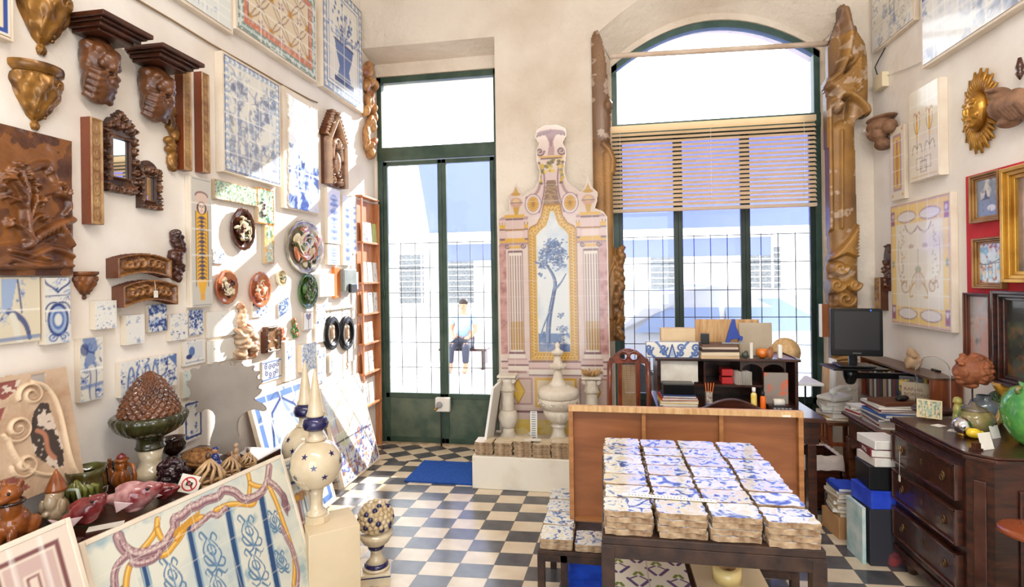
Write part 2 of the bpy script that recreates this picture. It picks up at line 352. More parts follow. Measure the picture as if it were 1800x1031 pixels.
def beadborder(c, d, w, n, bg=BL1, fg=(235, 235, 228), dk=BL3):
    c.frame(d, w, bg); c.frame(d, w * .12, dk); c.frame(d + w * .88, w * .12, dk); hw = c.W / 2 - d - w / 2
    st = (1 - 2 * d) / n
    for i in range(n):
        y = d + st * (i + .5)
        for sx in (-1, 1): c.ell(sx * hw, y, w * .34, st * .36, fg); c.ell(sx * hw, y - st * .2, w * .15, st * .2, dk, a=.6)
    m = max(1, int((c.W - 2 * d) / st)); sx = (c.W - 2 * d) / m
    for i in range(m):
        x = -c.W / 2 + d + sx * (i + .5)
        for y in (d + w / 2, 1 - d - w / 2): c.ell(x, y, sx * .36, w * .34, fg); c.ell(x - sx * .2, y, sx * .2, w * .15, dk, a=.6)
def carve(c, seed, n=14, r=(.02, .07), h=.02, sym=True, base=(110, 66, 34), hi=(186, 128, 66), bg=True):
    R = random.Random(seed)
    for k in range(n):
        x, y = R.uniform(0, c.W / 2) if sym else R.uniform(-c.W / 2, c.W / 2), R.uniform(.03, .97); rad = R.uniform(*r)
        P = spiral(x, y, rad, rad * .2, R.random() * 6, R.choice((-1, 1)) * R.uniform(.7, 1.4), 18); hh = h * R.uniform(.6, 1)
        for Q in ([P, mir(P)] if sym else [P]): c.line(Q, (rad * .34, rad * .2), h=hh)
    woodcol(c, base, hi, h, seed)
def woodcol(c, base, hi, h, seed=0):  # recess shade put into the pigment; raised parts lighter like worn gilding
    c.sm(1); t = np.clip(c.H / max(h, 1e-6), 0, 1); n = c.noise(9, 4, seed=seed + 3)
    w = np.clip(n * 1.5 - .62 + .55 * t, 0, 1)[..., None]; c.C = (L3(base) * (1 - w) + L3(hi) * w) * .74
def checker_floor(name, P0, ax, ay, tw, td):
    m = bpy.data.materials.new(name); m.use_nodes = True; n = m.node_tree.nodes; l = m.node_tree.links; b = n['Principled BSDF']
    tc = n.new('ShaderNodeTexCoord'); mp = n.new('ShaderNodeVectorMath'); mp.operation = 'SUBTRACT'; mp.inputs[1].default_value = P0; l.new(tc.outputs['Object'], mp.inputs[0]); cx = n.new('ShaderNodeCombineXYZ'); cx.inputs[2].default_value = .5
    for i, (a, w) in enumerate(((ax, tw), (ay, td))):
        d = n.new('ShaderNodeVectorMath'); d.operation = 'DOT_PRODUCT'; d.inputs[1].default_value = (a[0] / w, a[1] / w, 0); l.new(mp.outputs[0], d.inputs[0]); l.new(d.outputs['Value'], cx.inputs[i])
    ck = n.new('ShaderNodeTexChecker'); ck.inputs['Scale'].default_value = 1; l.new(cx.outputs[0], ck.inputs[0])
    nz = n.new('ShaderNodeTexNoise'); nz.inputs['Scale'].default_value = 7; nz.inputs['Detail'].default_value = 8; l.new(tc.outputs['Object'], nz.inputs[0])
    def ramp(a, c):
        r = n.new('ShaderNodeValToRGB'); r.color_ramp.elements[0].color = (*lin(a), 1); r.color_ramp.elements[1].color = (*lin(c), 1); r.color_ramp.elements[0].position = .3; r.color_ramp.elements[1].position = .7; l.new(nz.outputs[0], r.inputs[0]); return r
    d, w = ramp((70, 70, 74), (100, 98, 100)), ramp((228, 212, 186), (206, 186, 156)); l.new(d.outputs[0], ck.inputs[1]); l.new(w.outputs[0], ck.inputs[2])
    br = n.new('ShaderNodeTexBrick'); br.offset = 0; br.inputs['Scale'].default_value = 1; br.inputs['Mortar Size'].default_value = .010; br.inputs['Brick Width'].default_value = 1; br.inputs['Row Height'].default_value = 1; l.new(cx.outputs[0], br.inputs[0])
    mx = n.new('ShaderNodeMix'); mx.data_type = 'RGBA'; l.new(br.outputs['Fac'], mx.inputs[0]); l.new(ck.outputs[0], mx.inputs[6]); mx.inputs[7].default_value = (*lin((110, 100, 88)), 1)
    l.new(mx.outputs[2], b.inputs['Base Color']); b.inputs['Roughness'].default_value = .2
    bp = n.new('ShaderNodeBump'); bp.inputs['Distance'].default_value = .002; bp.invert = True; l.new(br.outputs['Fac'], bp.inputs['Height']); l.new(bp.outputs[0], b.inputs['Normal']); return m
ZC = 4.45; YN = -2.6
b = MB(); b.bb(XL - .3, XR + .3, YN, YF + .25, -.2, 0); P0 = onZ(853.7, 913.2, 0); struct(b.build('floor', checker_floor('chequered_floor_tiles', P0, (1, -.047), (-.05, 1), .198, .140)))
b = MB(); b.bb(XL, -.96, 4.60, YF, 0, .003); struct(b.build('floor_doorway', checker_floor('diagonal_floor_tiles', P0, (.62, .62), (-.62, .86), .15, .15)))
b = MB(); b.bb(XL - .3, -1.5, YN - .1, YN, 0, ZC); b.bb(1.5, XR + .3, YN - .1, YN, 0, ZC); b.bb(-1.5, 1.5, YN - .1, YN, 3.2, ZC); struct(b.build('wall_front_unseen', WHITEW))  # unseen wall behind the camera, added with an opening to limit skylight
b = MB(); b.bb(XL - .3, XR + .3, YN, YF + .25, ZC, ZC + .2); struct(b.build('ceiling', WHITEW))
b = MB(); b.bb(XL - .3, XL, YN, YF + .25, 0, ZC); struct(b.build('wall_left', WHITEW))
b = MB(); b.bb(XR, XR + .3, YN, YF + .25, 0, ZC); struct(b.build('wall_right', WHITEW))
DX0, DX1, DTOP = XL + .03, -1.0, 3.68; WX0, WX1, WSP, WCR = .10, 1.90, 3.60, 3.95
b = MB(); Yo = YF + .25
def quad(*p): b.add(p, [(0, 1, 2, 3)])
b.bb(XL, DX0, YF, Yo, 0, ZC); b.bb(DX1, WX0, YF - .02, Yo, 0, ZC); b.bb(WX1, XR, YF - .02, Yo, 0, ZC); b.bb(DX0, DX1, YF - .02, Yo, DTOP, ZC)
pl, pr, wr = -.954, -.03, 2.05
b.bb(pl, pr, YW, YF, 0, ZC); b.bb(wr, XR, YW, YF, 0, ZC)
quad((pr, YW, 0), (WX0, YF, 0), (WX0, YF, ZC), (pr, YW, ZC)); quad((wr, YW, 0), (WX1, YF, 0), (WX1, YF, ZC), (wr, YW, ZC))
b.bb(XL, pl, YW, YF, 3.86, ZC); quad((XL, YW, 3.86), (pl, YW, 3.86), (pl, YF, 3.80), (XL, YF, 3.80))
N = 24
def ar(t, x0, x1, sp, cr): x = x0 + (x1 - x0) * t; return x, sp + (cr - sp) * (1 - (2 * t - 1) ** 2)
for i in range(N):
    f0, f1 = ar(i / N, pr, wr, 3.80, 4.25), ar((i + 1) / N, pr, wr, 3.80, 4.25); k0, k1 = ar(i / N, WX0, WX1, WSP, WCR), ar((i + 1) / N, WX0, WX1, WSP, WCR)
    quad((f0[0], YW, f0[1]), (f1[0], YW, f1[1]), (f1[0], YW, ZC), (f0[0], YW, ZC))
    quad((f0[0], YW, f0[1]), (f1[0], YW, f1[1]), (k1[0], YF - .02, k1[1] + .06), (k0[0], YF - .02, k0[1] + .06))
    quad((k0[0], YF - .02, k0[1] + .06), (k1[0], YF - .02, k1[1] + .06), (k1[0], YF - .02, k1[1]), (k0[0], YF - .02, k0[1]))
    quad((k0[0], YF - .02, k0[1]), (k1[0], YF - .02, k1[1]), (k1[0], Yo, k1[1]), (k0[0], Yo, k0[1]))
    quad((k0[0], Yo, k0[1]), (k1[0], Yo, k1[1]), (k1[0], Yo, ZC), (k0[0], Yo, ZC))
struct(b.build('wall_back', PLASTER))
fd = .05
def bars(b, x0, x1, z0, zt, xs, zs, Y):
    for x in xs: b.tube([(x, Y, z0), (x, Y, zt)], .004, 6)
    for z in zs: b.tube([(x0, Y - .004, z), (x1, Y - .004, z)], .004, 6)
dr = T('door_1', None, None, loc=(0, 0, 0)); struct(dr)
b = MB(); b.bb(DX0, DX0 + .05, YF, YF + .07, 0, DTOP); b.bb(DX1 - .03, DX1, YF, YF + .07, 0, DTOP); b.bb(DX0, DX1, YF, YF + .07, DTOP - .06, DTOP); b.bb(DX0, DX1, YF - .01, YF + .08, 2.84, 2.97); b.build('frame', GREENP, dr, bev=.004)
dm = -1.564
for (a, c, hx) in ((DX0 + .055, dm - .002, -1), (dm + .002, DX1 - .035, 1)):
    lf = MB(); s = .042
    lf.bb(a, a + s, YF + .01, YF + .05, .02, 2.83); lf.bb(c - s, c, YF + .01, YF + .05, .02, 2.83); lf.bb(a, c, YF + .01, YF + .05, 2.79, 2.83); lf.bb(a, c, YF + .01, YF + .05, .46, .51); lf.bb(a, c, YF + .01, YF + .05, .02, .07)
    lo = lf.build('door_leaf', GREENP, dr, bev=.003)
    p = MB(); p.bb(a + s, c - s, YF + .02, YF + .035, .07, .46); p.build('lower_panel', M('worn_green_panel', (62, 82, 70), (96, 106, 88), 7, .35, bump=.001), lo)
    p = MB(); p.bb(a + s, c - s, YF + .03, YF + .034, .51, 2.79); p.build('pane', PANE, lo)
    g = MB(); w = (c - a) / 4; bars(g, a + .01, c - .01, .5, 2.02, [a + w * k for k in (1, 2, 3)], [2.01 - .25 * k for k in range(6)], YF + .075); g.build('security_bars', IRON, lo)
    hg = MB()
    for z in (.3, 1.5, 2.6): hg.tube([((a if hx < 0 else c), YF, z - .05), ((a if hx < 0 else c), YF, z + .05)], .009)
    hg.build('hinge', GREENP, lo)
b = MB(); b.bb(DX0 + .05, DX1 - .03, YF + .03, YF + .034, 2.97, DTOP - .06); b.build('transom_pane', PANE, dr)
q = onY(779, 710, YF - .02); lk = MB(); lk.bb(-.075, .075, -.03, .02, -.07, .07); lo = lk.build('lock_case', M('white_metal', (228, 224, 214), None, rough=.35), dr, bev=.012, loc=q)
k = MB(); k.lathe([(.032, 0), (.032, .012), (.02, .016)], 24, mx=Matrix.Rotation(PI / 2, 4, 'X') @ Matrix.Translation((-.03, 0, .03))); k.build('lock_cylinder', GREYP, lo)
k = MB(); k.lathe([(.014, 0), (.014, .03), (.008, .034)], 16, mx=Matrix.Rotation(PI / 2, 4, 'X') @ Matrix.Translation((-.06, -.04, .03))); k.build('lock_knob', BRASS, lo)
k = MB(); k.tube([(-.02, -.012, -.07), (-.02, -.012, -.6)], .008); k.build('drop_bolt', IRON, lo)
wn = T('window_1', None, None, loc=(0, 0, 0)); struct(wn)
b = MB(); b.bb(WX0, WX0 + .05, YF, YF + .07, 0, WSP + .06); b.bb(WX1 - .05, WX1, YF, YF + .07, 0, WSP + .06); b.bb(WX0, WX1, YF - .01, YF + .08, 2.94, 3.06)
pts = [ar(i / N, WX0, WX1, WSP - .02, WCR - .02) for i in range(N + 1)]
for i in range(N):
    (x0, z0), (x1, z1) = pts[i], pts[i + 1]; b.add([(x0, YF, z0 - .04), (x1, YF, z1 - .04), (x1, YF, z1 + .04), (x0, YF, z0 + .04), (x0, YF + .07, z0 - .04), (x1, YF + .07, z1 - .04), (x1, YF + .07, z1 + .04), (x0, YF + .07, z0 + .04)], [(0, 3, 2, 1), (4, 5, 6, 7), (0, 1, 5, 4), (3, 7, 6, 2)])
b.build('frame', M('green_window_steel', (50, 78, 72), (72, 96, 88), 6, .4), wn)
ms = [WX0 + .05, .687, 1.27, WX1 - .05]
for i in range(3):
    a, c = ms[i], ms[i + 1]; s = .04; lf = MB()
    lf.bb(a, a + s, YF + .01, YF + .05, .0, 2.94); lf.bb(c - s, c, YF + .01, YF + .05, .0, 2.94); lf.bb(a, c, YF + .01, YF + .05, .50, .56); lf.bb(a, c, YF + .01, YF + .05, 2.89, 2.94)
    lo = lf.build('window_leaf', M('dark_green_steel', (30, 46, 40), (44, 60, 52), 6, .4), wn, bev=.003)
    p = MB(); p.bb(a + s, c - s, YF + .02, YF + .035, 0, .50); p.build('lower_panel', M('dark_panel', (24, 32, 28), None, rough=.4), lo)
    p = MB(); p.bb(a + s, c - s, YF + .03, YF + .034, .56, 2.89); p.build('pane', PANE, lo)
    g = MB(); w = (c - a) / 4; bars(g, a + .01, c - .01, .5, 2.02, [a + w * k for k in (1, 2, 3)], [2.01 - .25 * k for k in range(6)], YF + .075); g.build('security_bars', IRON, lo)
b = MB(); b.add([(x, YF + .034, z) for x, z in [(WX0 + .02, 3.06)] + [ar(t / N, WX0 + .02, WX1 - .02, WSP, WCR - .04) for t in range(N + 1)] + [(WX1 - .02, 3.06)]], [tuple(range(N + 3))]); b.build('transom_pane', PANE, wn)
b = MB(); b.bb(DX0, DX1, YF - .03, YF + .25, 0.004, .018); b.bb(WX0, WX1, YF - .01, YF + .25, 0, .018); struct(b.build('trim_1', M('worn_threshold', (200, 180, 150), (150, 128, 100), 9, .8, bump=.003)))
EXT = M('white_render', (240, 238, 234), (226, 222, 216), 2, .9)  # off-white wall render of the house opposite
b = MB(); b.bb(-16, 18, YF + .25, 60, -.12, -.02); struct(b.build('floor_street', M('pale_paving', (216, 213, 208), (198, 194, 190), 3, .9)))
fb = T('townhouse', 'white town house with shuttered windows across the street', 'building', loc=(0, 20, 0))
b = MB(); b.bb(-22, 24, 20, 21, -.05, 5.6); o = b.build('facade', EXT, fb); o.location = -o.parent.location
b = MB(); b.bb(-22, 24, 19.8, 21.1, 5.6, 5.75); o = b.build('cornice', EXT, fb); o.location = -o.parent.location
SH = M('grey_shutter', (128, 130, 130), (96, 98, 100), 14, .6)
for x in (-11, -7.4, -5.4, 2.2, 5.6, 9):
    b = MB(); b.bb(x - .6, x + .6, 19.94, 20, .6, 2.7); o = b.build('window_frame', WHITE, fb); o.location = -o.parent.location
    g = MB(); g.bb(x - .5, x + .5, 19.92, 19.94, .7, 2.6)
    for k in range(1, 9): g.bb(x - .5, x + .5, 19.9, 19.92, .7 + k * .21, .73 + k * .21, 1)
    g.build('shutter', [SH, WHITE], o)
AW = bpy.data.materials.new('blue_awning_cloth'); AW.use_nodes = True; n = AW.node_tree.nodes; l = AW.node_tree.links
n.remove(n['Principled BSDF']); d = n.new('ShaderNodeBsdfDiffuse'); t = n.new('ShaderNodeBsdfTranslucent'); x = n.new('ShaderNodeMixShader')
cA = (*lin((148, 158, 228)), 1); d.inputs[0].default_value = cA; t.inputs[0].default_value = cA; x.inputs[0].default_value = .6; l.new(d.outputs[0], x.inputs[1]); l.new(t.outputs[0], x.inputs[2]); l.new(x.outputs[0], n['Material Output'].inputs[0])
def slab(b, p, th=.02, mi=0):
    p = [Vector(v) for v in p]; nn = (p[1] - p[0]).cross(p[3] - p[0]).normalized() * th; b.add(p + [v + nn for v in p], [(3, 2, 1, 0), (4, 5, 6, 7), (0, 1, 5, 4), (1, 2, 6, 5), (2, 3, 7, 6), (3, 0, 4, 7)], mi)
aw = T('awning', 'big blue cloth awning over the shop across the street', 'awning', loc=(0, 11.5, 0))
b = MB(); slab(b, [(-3.2, 9.6, 2.5), (3.0, 9.6, 2.5), (3.3, 11.8, 4.4), (-4.2, 11.8, 4.4)]); o = b.build('canopy', AW, aw); o.location = -o.parent.location
b = MB(); b.bb(-3.2, 3.0, 9.56, 9.6, 2.34, 2.5); o = b.build('white_valance', M('white_valance', (240, 240, 240), None, rough=.8), aw); o.location = -o.parent.location
b = MB(); b.bb(-3.1, 2.9, 9.9, 9.93, 1.98, 2.3); o = b.build('lower_valance', AW, aw); o.location = -o.parent.location
b = MB()
for x, y, z in ((-3.1, 9.9, 2.4), (2.9, 9.9, 2.4), (-4.1, 11.7, 4.3), (3.2, 11.7, 4.3)): b = MB(); b.tube([(x, y, -.02), (x, y, z)], .02); o = b.build('post', WHITE, aw); o.location = -o.parent.location
a2 = T('shop_awning', 'blue roller awning fixed outside above the arched window', 'awning', loc=(1, YF + .3, 2.9))
b = MB(); slab(b, [(.2, 8.2, 2.36), (2.9, 8.2, 2.36), (2.9, YF + .27, 2.98), (.2, YF + .27, 2.98)]); o = b.build('canopy', AW, a2); o.location = -o.parent.location
b = MB(); b.tube([(.2, YF + .29, 3.0), (2.9, YF + .29, 3.0)], .035); o = b.build('roller', WHITE, a2); o.location = -o.parent.location

CARP = M('silver_car_paint', (206, 214, 226), None, rough=.25, metal=.2, coat=.5); CGL = M('car_window', (140, 160, 190), None, rough=.1)
def car(loc, rz, label):
    t = T('parked_car', label, 'car', loc=loc, rz=rz); S = [(-2.1, .25), (-2.15, .6), (-2.0, .85), (-1.5, .95), (-.9, 1.40), (-.3, 1.50), (.5, 1.46), (1.2, 1.02), (1.9, .88), (2.1, .6), (2.1, .25)]
    b = MB(); n = len(S); vs = []
    for y, k in ((-.86, 0), (-.80, 1), (.80, 1), (.86, 0)):
        for x, z in S: vs.append((x * (1 if k == 0 else .985), y * (1 if z < .96 else .80), z if k == 0 else z + .01))
    fs = [(j * n + i, j * n + i + 1, (j + 1) * n + i + 1, (j + 1) * n + i) for j in range(3) for i in range(n - 1)] + [tuple(range(n)), tuple(3 * n + n - 1 - i for i in range(n)), tuple([0, n, 2 * n, 3 * n, 4 * n - 1, 3 * n - 1, 2 * n - 1, n - 1])]
    b.add(vs, fs, 0, True); b.build('body', CARP, t, bev=.05, seg=3)
    for s in (-1, 1):
        for P_ in ([(-1.25, 1.0), (-.82, 1.36), (-.25, 1.42), (-.25, 1.0)], [(-.18, 1.0), (-.18, 1.42), (.45, 1.38), (1.0, 1.02)]):
            q = MB(); q.add([(x, s * (.875 - .42 * (z - .95) ) , z) for x, z in P_], [(0, 1, 2, 3)]); q.build('side_window', CGL, t)
        for x in (-1.3, 1.3):
            w = MB(); w.lathe([(.2, -.09), (.31, -.09), (.33, -.05), (.33, .05), (.31, .09), (.2, .09)], 28, mx=Matrix.Translation((x, s * .8, .33)) @ Matrix.Rotation(PI / 2, 4, 'X')); o_ = w.build('wheel', M('tyre_rubber', (36, 36, 38), None, rough=.8), t); h = MB(); h.lathe([(.2, -.05), (.03, -.09), (.03, .09), (.2, .05)], 10, mx=Matrix.Translation((x, s * .8, .33)) @ Matrix.Rotation(PI / 2, 4, 'X')); h.build('hub_cap', GREYP, o_)
car((1.55, 7.4, -.02), .06, 'silver-white car parked right outside the arched window')
t = T('person', 'person in a light blue shirt seated outside beyond the door', 'person', loc=onZ(815, 640, -.02)); t.location = (onY(815, 545, 9.6).x, 9.6, -.02)
SKIN = M('skin', (196, 140, 110), None, rough=.6)
def skinned(name, chain, mat, parent):
    me = bpy.data.meshes.new(name); me.from_pydata([c[0] for c in chain], [(c[2], i) for i, c in enumerate(chain) if c[2] is not None], []); o = link(bpy.data.objects.new(name, me)); o.modifiers.new('s', 'SKIN')
    for i, c in enumerate(chain): me.skin_vertices[0].data[i].radius = (c[1], c[1])
    me.skin_vertices[0].data[0].use_root = True; o.modifiers.new('u', 'SUBSURF').levels = 1
    dg = bpy.context.evaluated_depsgraph_get(); m2 = bpy.data.meshes.new_from_object(o.evaluated_get(dg)); m2.name = name; bpy.data.objects.remove(o); bpy.data.meshes.remove(me); m2.materials.append(mat); m2.polygons.foreach_set('use_smooth', [True] * len(m2.polygons)); return link(bpy.data.objects.new(name, m2), parent)
ch = [((0, 0, .50), .13, None), ((0, 0, .72), .125, 0), ((0, 0, .93), .13, 1), ((0, 0, 1.02), .055, 2), ((0, -.01, 1.08), .05, 3), ((0, -.02, 1.16), .085, 4), ((0, -.02, 1.23), .07, 5)]
for s in (-1, 1):
    i = len(ch); ch += [((s * .17, 0, .95), .06, 2), ((s * .24, -.03, .72), .045, i), ((s * .14, -.22, .60), .034, i + 1), ((s * .12, -.30, .60), .03, i + 2)]
    j = len(ch); ch += [((s * .10, -.04, .47), .10, 0), ((s * .14, -.42, .46), .07, j), ((s * .14, -.44, .10), .045, j + 1), ((s * .14, -.46, .05), .045, j + 2), ((s * .14, -.58, .03), .035, j + 3)]
    for f in range(4): ch.append(((s * (.09 + .018 * f), -.345 - .01 * (f % 2), .585), .009, i + 3))
    ch.append(((s * .085, -.30, .59), .010, i + 3))
skinned('body', ch, SKIN, t)
sh = [((0, 0, .50), .145, None), ((0, 0, .72), .142, 0), ((0, 0, .92), .146, 1), ((0, 0, .98), .09, 2), ((.18, 0, .95), .075, 2), ((.23, -.02, .80), .062, 4), ((-.18, 0, .95), .075, 2), ((-.23, -.02, .80), .062, 6)]
skinned('shirt', sh, M('light_blue_shirt', (150, 180, 222), None, rough=.8), t)
tr = [((0, .0, .48), .13, None)]
for s in (-1, 1): j = len(tr); tr += [((s * .10, -.04, .47), .11, 0), ((s * .14, -.42, .46), .082, j), ((s * .14, -.44, .14), .06, j + 1)]
skinned('trousers', tr, M('dark_trousers', (60, 62, 76), None, rough=.8), t)
MB().ell((0, 0, 1.225), (.088, .09, .07)).build('hair', M('dark_hair', (50, 38, 32), None, rough=.7), t)
for s in (-1, 1): MB().ell((s * .03, -.10, 1.17), (.010, .006, .006), n=8).build('eye', BLACKP, t); MB().ell((s * .086, -.01, 1.16), (.012, .02, .028), n=8).build('ear', SKIN, t)
MB().ell((0, -.108, 1.15), (.012, .016, .02), n=8).build('nose', SKIN, t); MB().ell((0, -.10, 1.115), (.024, .006, .005), n=8).build('mouth', M('lip', (170, 90, 84), None), t)
st_ = T('bench', 'low dark bench under the seated person outside', 'bench', loc=(t.location.x, 9.6, -.02)); MB().box((0, .02, .36), (.9, .34, .04)).build('seat', DKWOOD, st_)
for s in (-1, 1): MB().box((s * .38, .02, .17), (.05, .3, .34)).build('leg', DKWOOD, st_)
def blank(w, h, px=None, col=(236, 232, 222), seed=0): return Cv(w, h, px or max(.004, max(w, h) / 110), col, seed)
def panel(name, w, box, label, cat, draw, d=.035, group=None, tt=.008, border=.012, side=(226, 214, 196), mat=None, plane=None, px=None, frame=True):
    m, W_, H_ = wall(w, *box, d=d + tt, plane=plane)
    r = T(name, label, cat, m, group=group); c = blank(W_ - 2 * border, H_ - 2 * border, px); draw(c)
    c.mesh('painted_tiles', [mat or GLAZE, GLAZE], r, d + tt, side, z0=d * .8)
    b = MB(); b.box((0, 0, d / 2), (W_ - .004, H_ - .004, d)); b.build('backing_board', CREAM, r, bev=.002)
    if frame:
        e = border * .8; b = MB(); hh = d + tt * .8
        for sx in (-1, 1): b.box((sx * (W_ / 2 - e / 2), 0, hh / 2), (e, H_, hh)); b.box((0, sx * (H_ / 2 - e / 2), hh / 2), (W_ - 2 * e, e, hh))
        b.build('tray_rim', CREAM, r, bev=.002)
    return r
TILEMAT = [GLAZE, GLAZE]
def tile(w, box, label, draw, d=.018, group=None, name='painted_tile', cat='tile', plane=None, px=None, mat=None):
    m, W_, H_ = wall(w, *box, d=d, plane=plane); c = blank(W_, H_, px or max(.0035, max(W_, H_) / 60)); draw(c)
    o = c.mesh(name, [mat or GLAZE, GLAZE], None, d, (222, 208, 188), loc=m); return tag(o, label, cat, group)
def d_scene(seed, n=8, dens=.5, j=(3, 3), tree=False, bd=0, strokes=16, wash=(222, 214, 188), sc=5):
    def f(c):
        azul(c, seed, dens, sc, strokes); c.tint((c.noise(3, 2, seed=seed + 9) - .45) * 1.5, wash)
        r = random.Random(seed)
        for k in range(n):   # standing figures and trunks as dark brush shapes
            x = r.uniform(-c.W * .4, c.W * .4); y = r.uniform(.1, .5); hgt = r.uniform(.12, .3)
            c.line(bez((x, y), (x + .03, y + hgt * .3), (x - .03, y + hgt * .6), (x + r.uniform(-.04, .04), y + hgt)), (.035, .012), BL2, a=.7); c.ell(x, y + hgt + .02, .02, .025, BL3, a=.7)
            c.line([(x - .06, y), (x + .07, y)], .006, BL3, a=.7)
        c.tint(np.ones_like(c.X) * .25, (212, 206, 188))
        if bd: beadborder(c, .008, .055, bd)
        c.joints(*j, w=c.p * .7)
    return f
def d_vase(c):
    azul(c, 5, .22, 6, 0); c.frame(0, .07, (150, 172, 205)); beadborder(c, .005, .06, 14); W = c.W
    c.frame(.1, .006, BL2)
    c.poly([(-W * .17, .18), (W * .17, .18), (W * .12, .28), (W * .2, .40), (W * .24, .5), (-W * .24, .5), (-W * .2, .4), (-W * .12, .28)], BL2)
    c.rect(-W * .25, .12, W * .25, .17, BL3); c.line([(-W * .25, .5), (W * .25, .5)], .012, BL3)
    r = random.Random(3)
    for k in range(46):
        a = r.uniform(.1, PI - .1); R = r.uniform(.05, .36); x, y = R * math.cos(a) * .9, .52 + R * math.sin(a); c.ell(x, y, .022, .016, r.choice((BL1, BL2, BL3)), rot=r.random() * 3)
        if k % 3 == 0: c.line(bez((0, .5), (x * .3, .6), (x, y - .05), (x, y)), .005, BL2)
    c.joints(4, 5)
def d_lattice(c):
    c.C[:] = L3((226, 208, 178)); W = c.W
    n = 4; s = W / n
    for i in range(-1, n + 1):
        for j in range(-1, int(1 / s) + 2):
            x, y = -W / 2 + (i + .5) * s, (j + .5) * s
            for sg in (-1, 1): c.line(bez((x - sg * s / 2, y - s / 2), (x - sg * s * .1, y - s * .5), (x + sg * s * .1, y + s * .5), (x + sg * s / 2, y + s / 2)), .006, (126, 84, 64))
            for sg in (-1, 1): c.line(bez((x - sg * s / 2, y - s / 2), (x - sg * s * .5, y - s * .1), (x + sg * s * .5, y + s * .1), (x + sg * s / 2, y + s / 2)), .006, (126, 84, 64))
            c.ell(x, y, s * .13, s * .10, (206, 150, 60)); c.ell(x, y, s * .06, s * .14, (186, 126, 44))
            for a in range(5): c.ell(x + s / 2 + s * .1 * math.cos(a * 1.26), y + s * .1 * math.sin(a * 1.26), s * .06, s * .03, (130, 90, 110), rot=a * 1.26)
    c.frame(0, .09, (120, 145, 140)); c.frame(.035, .02, (190, 205, 200)); c.frame(.085, .075, (198, 122, 96)); c.frame(.085, .006, (90, 70, 90)); c.frame(.155, .006, (90, 70, 90))
    m = c.noise(30, 2, seed=4); q = np.minimum(c.W / 2 - np.abs(c.X), np.minimum(c.Y, 1 - c.Y)); c.tint((m > .55) * (q < .08) * .8, (226, 232, 226)); c.tint((m > .55) * (q > .09) * (q < .15) * .6, (232, 180, 156)); c.joints(4, 6)
def d_pale(c):
    azul(c, 31, .12, 4, 0, base=(226, 230, 226)); c.frame(.03, .012, (140, 165, 200)); c.frame(.07, .008, (160, 180, 205))
    for k in range(5): c.line(spiral(c.W * (.3 - k * .15), .2 + .1 * (k % 2), .07, .01, k, 1.2), .008, (140, 165, 205))
    for k in range(12): c.line([(c.W * (-.3 + k * .05), .10), (c.W * (-.3 + k * .05), .19)], .005, (140, 165, 205))
    c.joints(6, 5)
panel('tile_picture', 'L', (-60, -60, 24, 58), 'corner of a beige tile panel with blue border, upper left', 'tile picture', lambda c: (c.C.__setitem__(slice(None), L3((226, 212, 184))), c.frame(.02, .09, (52, 78, 150)), c.frame(.02, .02, (220, 222, 226))))
panel('tile_picture', 'L', (236, -90, 409, 12), 'pale blue tile panel cut by the photo top, left of the orange lattice panel', 'tile picture', d_pale, border=.02)
panel('tile_picture', 'L', (414, -60, 556, 104), 'tile panel of orange lattice with grey-green and terracotta border', 'tile picture', d_lattice, d=.05, border=.02)
panel('tile_picture', 'L', (567, -14, 637, 176), 'tile panel of a blue flower vase high in the corner', 'tile picture', d_vase, d=.05, border=.012)
panel('tile_picture', 'L', (392, 122, 493, 316), 'large blue and white tile panel of a palace scene with leaf border', 'tile picture', d_scene(7, 9, .5, (5, 6), bd=16, strokes=26), d=.045)
def d_broken(c):
    azul(c, 12, .62, 4, 12); c.tint((c.Y > .55) * .75, (246, 244, 240)); c.joints(3, 6, w=c.p)
    e = c.noise(14, 3, seed=2) * .07
    k = ((c.X + c.W / 2) < .012 + e) | ((c.W / 2 - c.X) < .005 + e * .6) | (c.Y > .985 - e * .7); c.K &= ~k
bp = panel('tile_picture', 'L', (500, 170, 563, 372), 'broken blue tile fragment on a white board, its edges chipped', 'tile picture', d_broken, d=.03, frame=False)
def d_figure(c):
    W = c.W; c.C[:] = L3((206, 202, 192)); c.frame(.01, .004, (150, 150, 150)); w = W * .30
    c.poly([(-w, .22), (w, .22), (w * .6, .15), (w * .35, .10), (-w * .35, .10), (-w * .6, .15)], (236, 178, 50)); c.rect(-w, .22, w, .74, (238, 182, 56)); c.line([(-w, .16), (-w, .75)], .004, (90, 70, 60)); c.line([(w, .16), (w, .75)], .004, (90, 70, 60))
    c.rect(-w * .35, .05, w * .35, .1, (232, 170, 50)); c.poly([(-w, .74), (w, .74), (w, .86), (w * .6, .9), (-w * .6, .9), (-w, .86)], (222, 196, 180)); c.line(arc(0, .86, w, .03, 0, PI), .006, (120, 84, 90))
    c.ell(0, .765, .052, .05, (64, 50, 66)); c.ell(0, .765, .034, .044, (238, 214, 194))
    for s in (-1, 1): c.ell(s * .013, .775, .006, .004, (50, 40, 50)); c.line([(s * .007, .786), (s * .02, .786)], .002, (80, 60, 60))
    c.line([(0, .775), (-.003, .757)], .002, (150, 110, 100)); c.line([(-.01, .745), (.01, .745)], .003, (170, 80, 70))
    for i in range(16):
        y = .69 - i * .031; c.ell(0, y, .018 + .012 * (i % 3 == 0), .014, (70, 60, 92)); 
        for s in (-1, 1): c.line(bez((0, y), (s * .03, y + .01), (s * .05, y - .01), (s * .045, y - .025)), (.006, .002), (84, 74, 90))
    c.joints(1, 5)
panel('tile_strip', 'L', (336, 312, 373, 540), 'tall yellow tile strip topped by a woman\'s face', 'tile picture', d_figure, d=.03, border=.004, frame=False, px=.005)
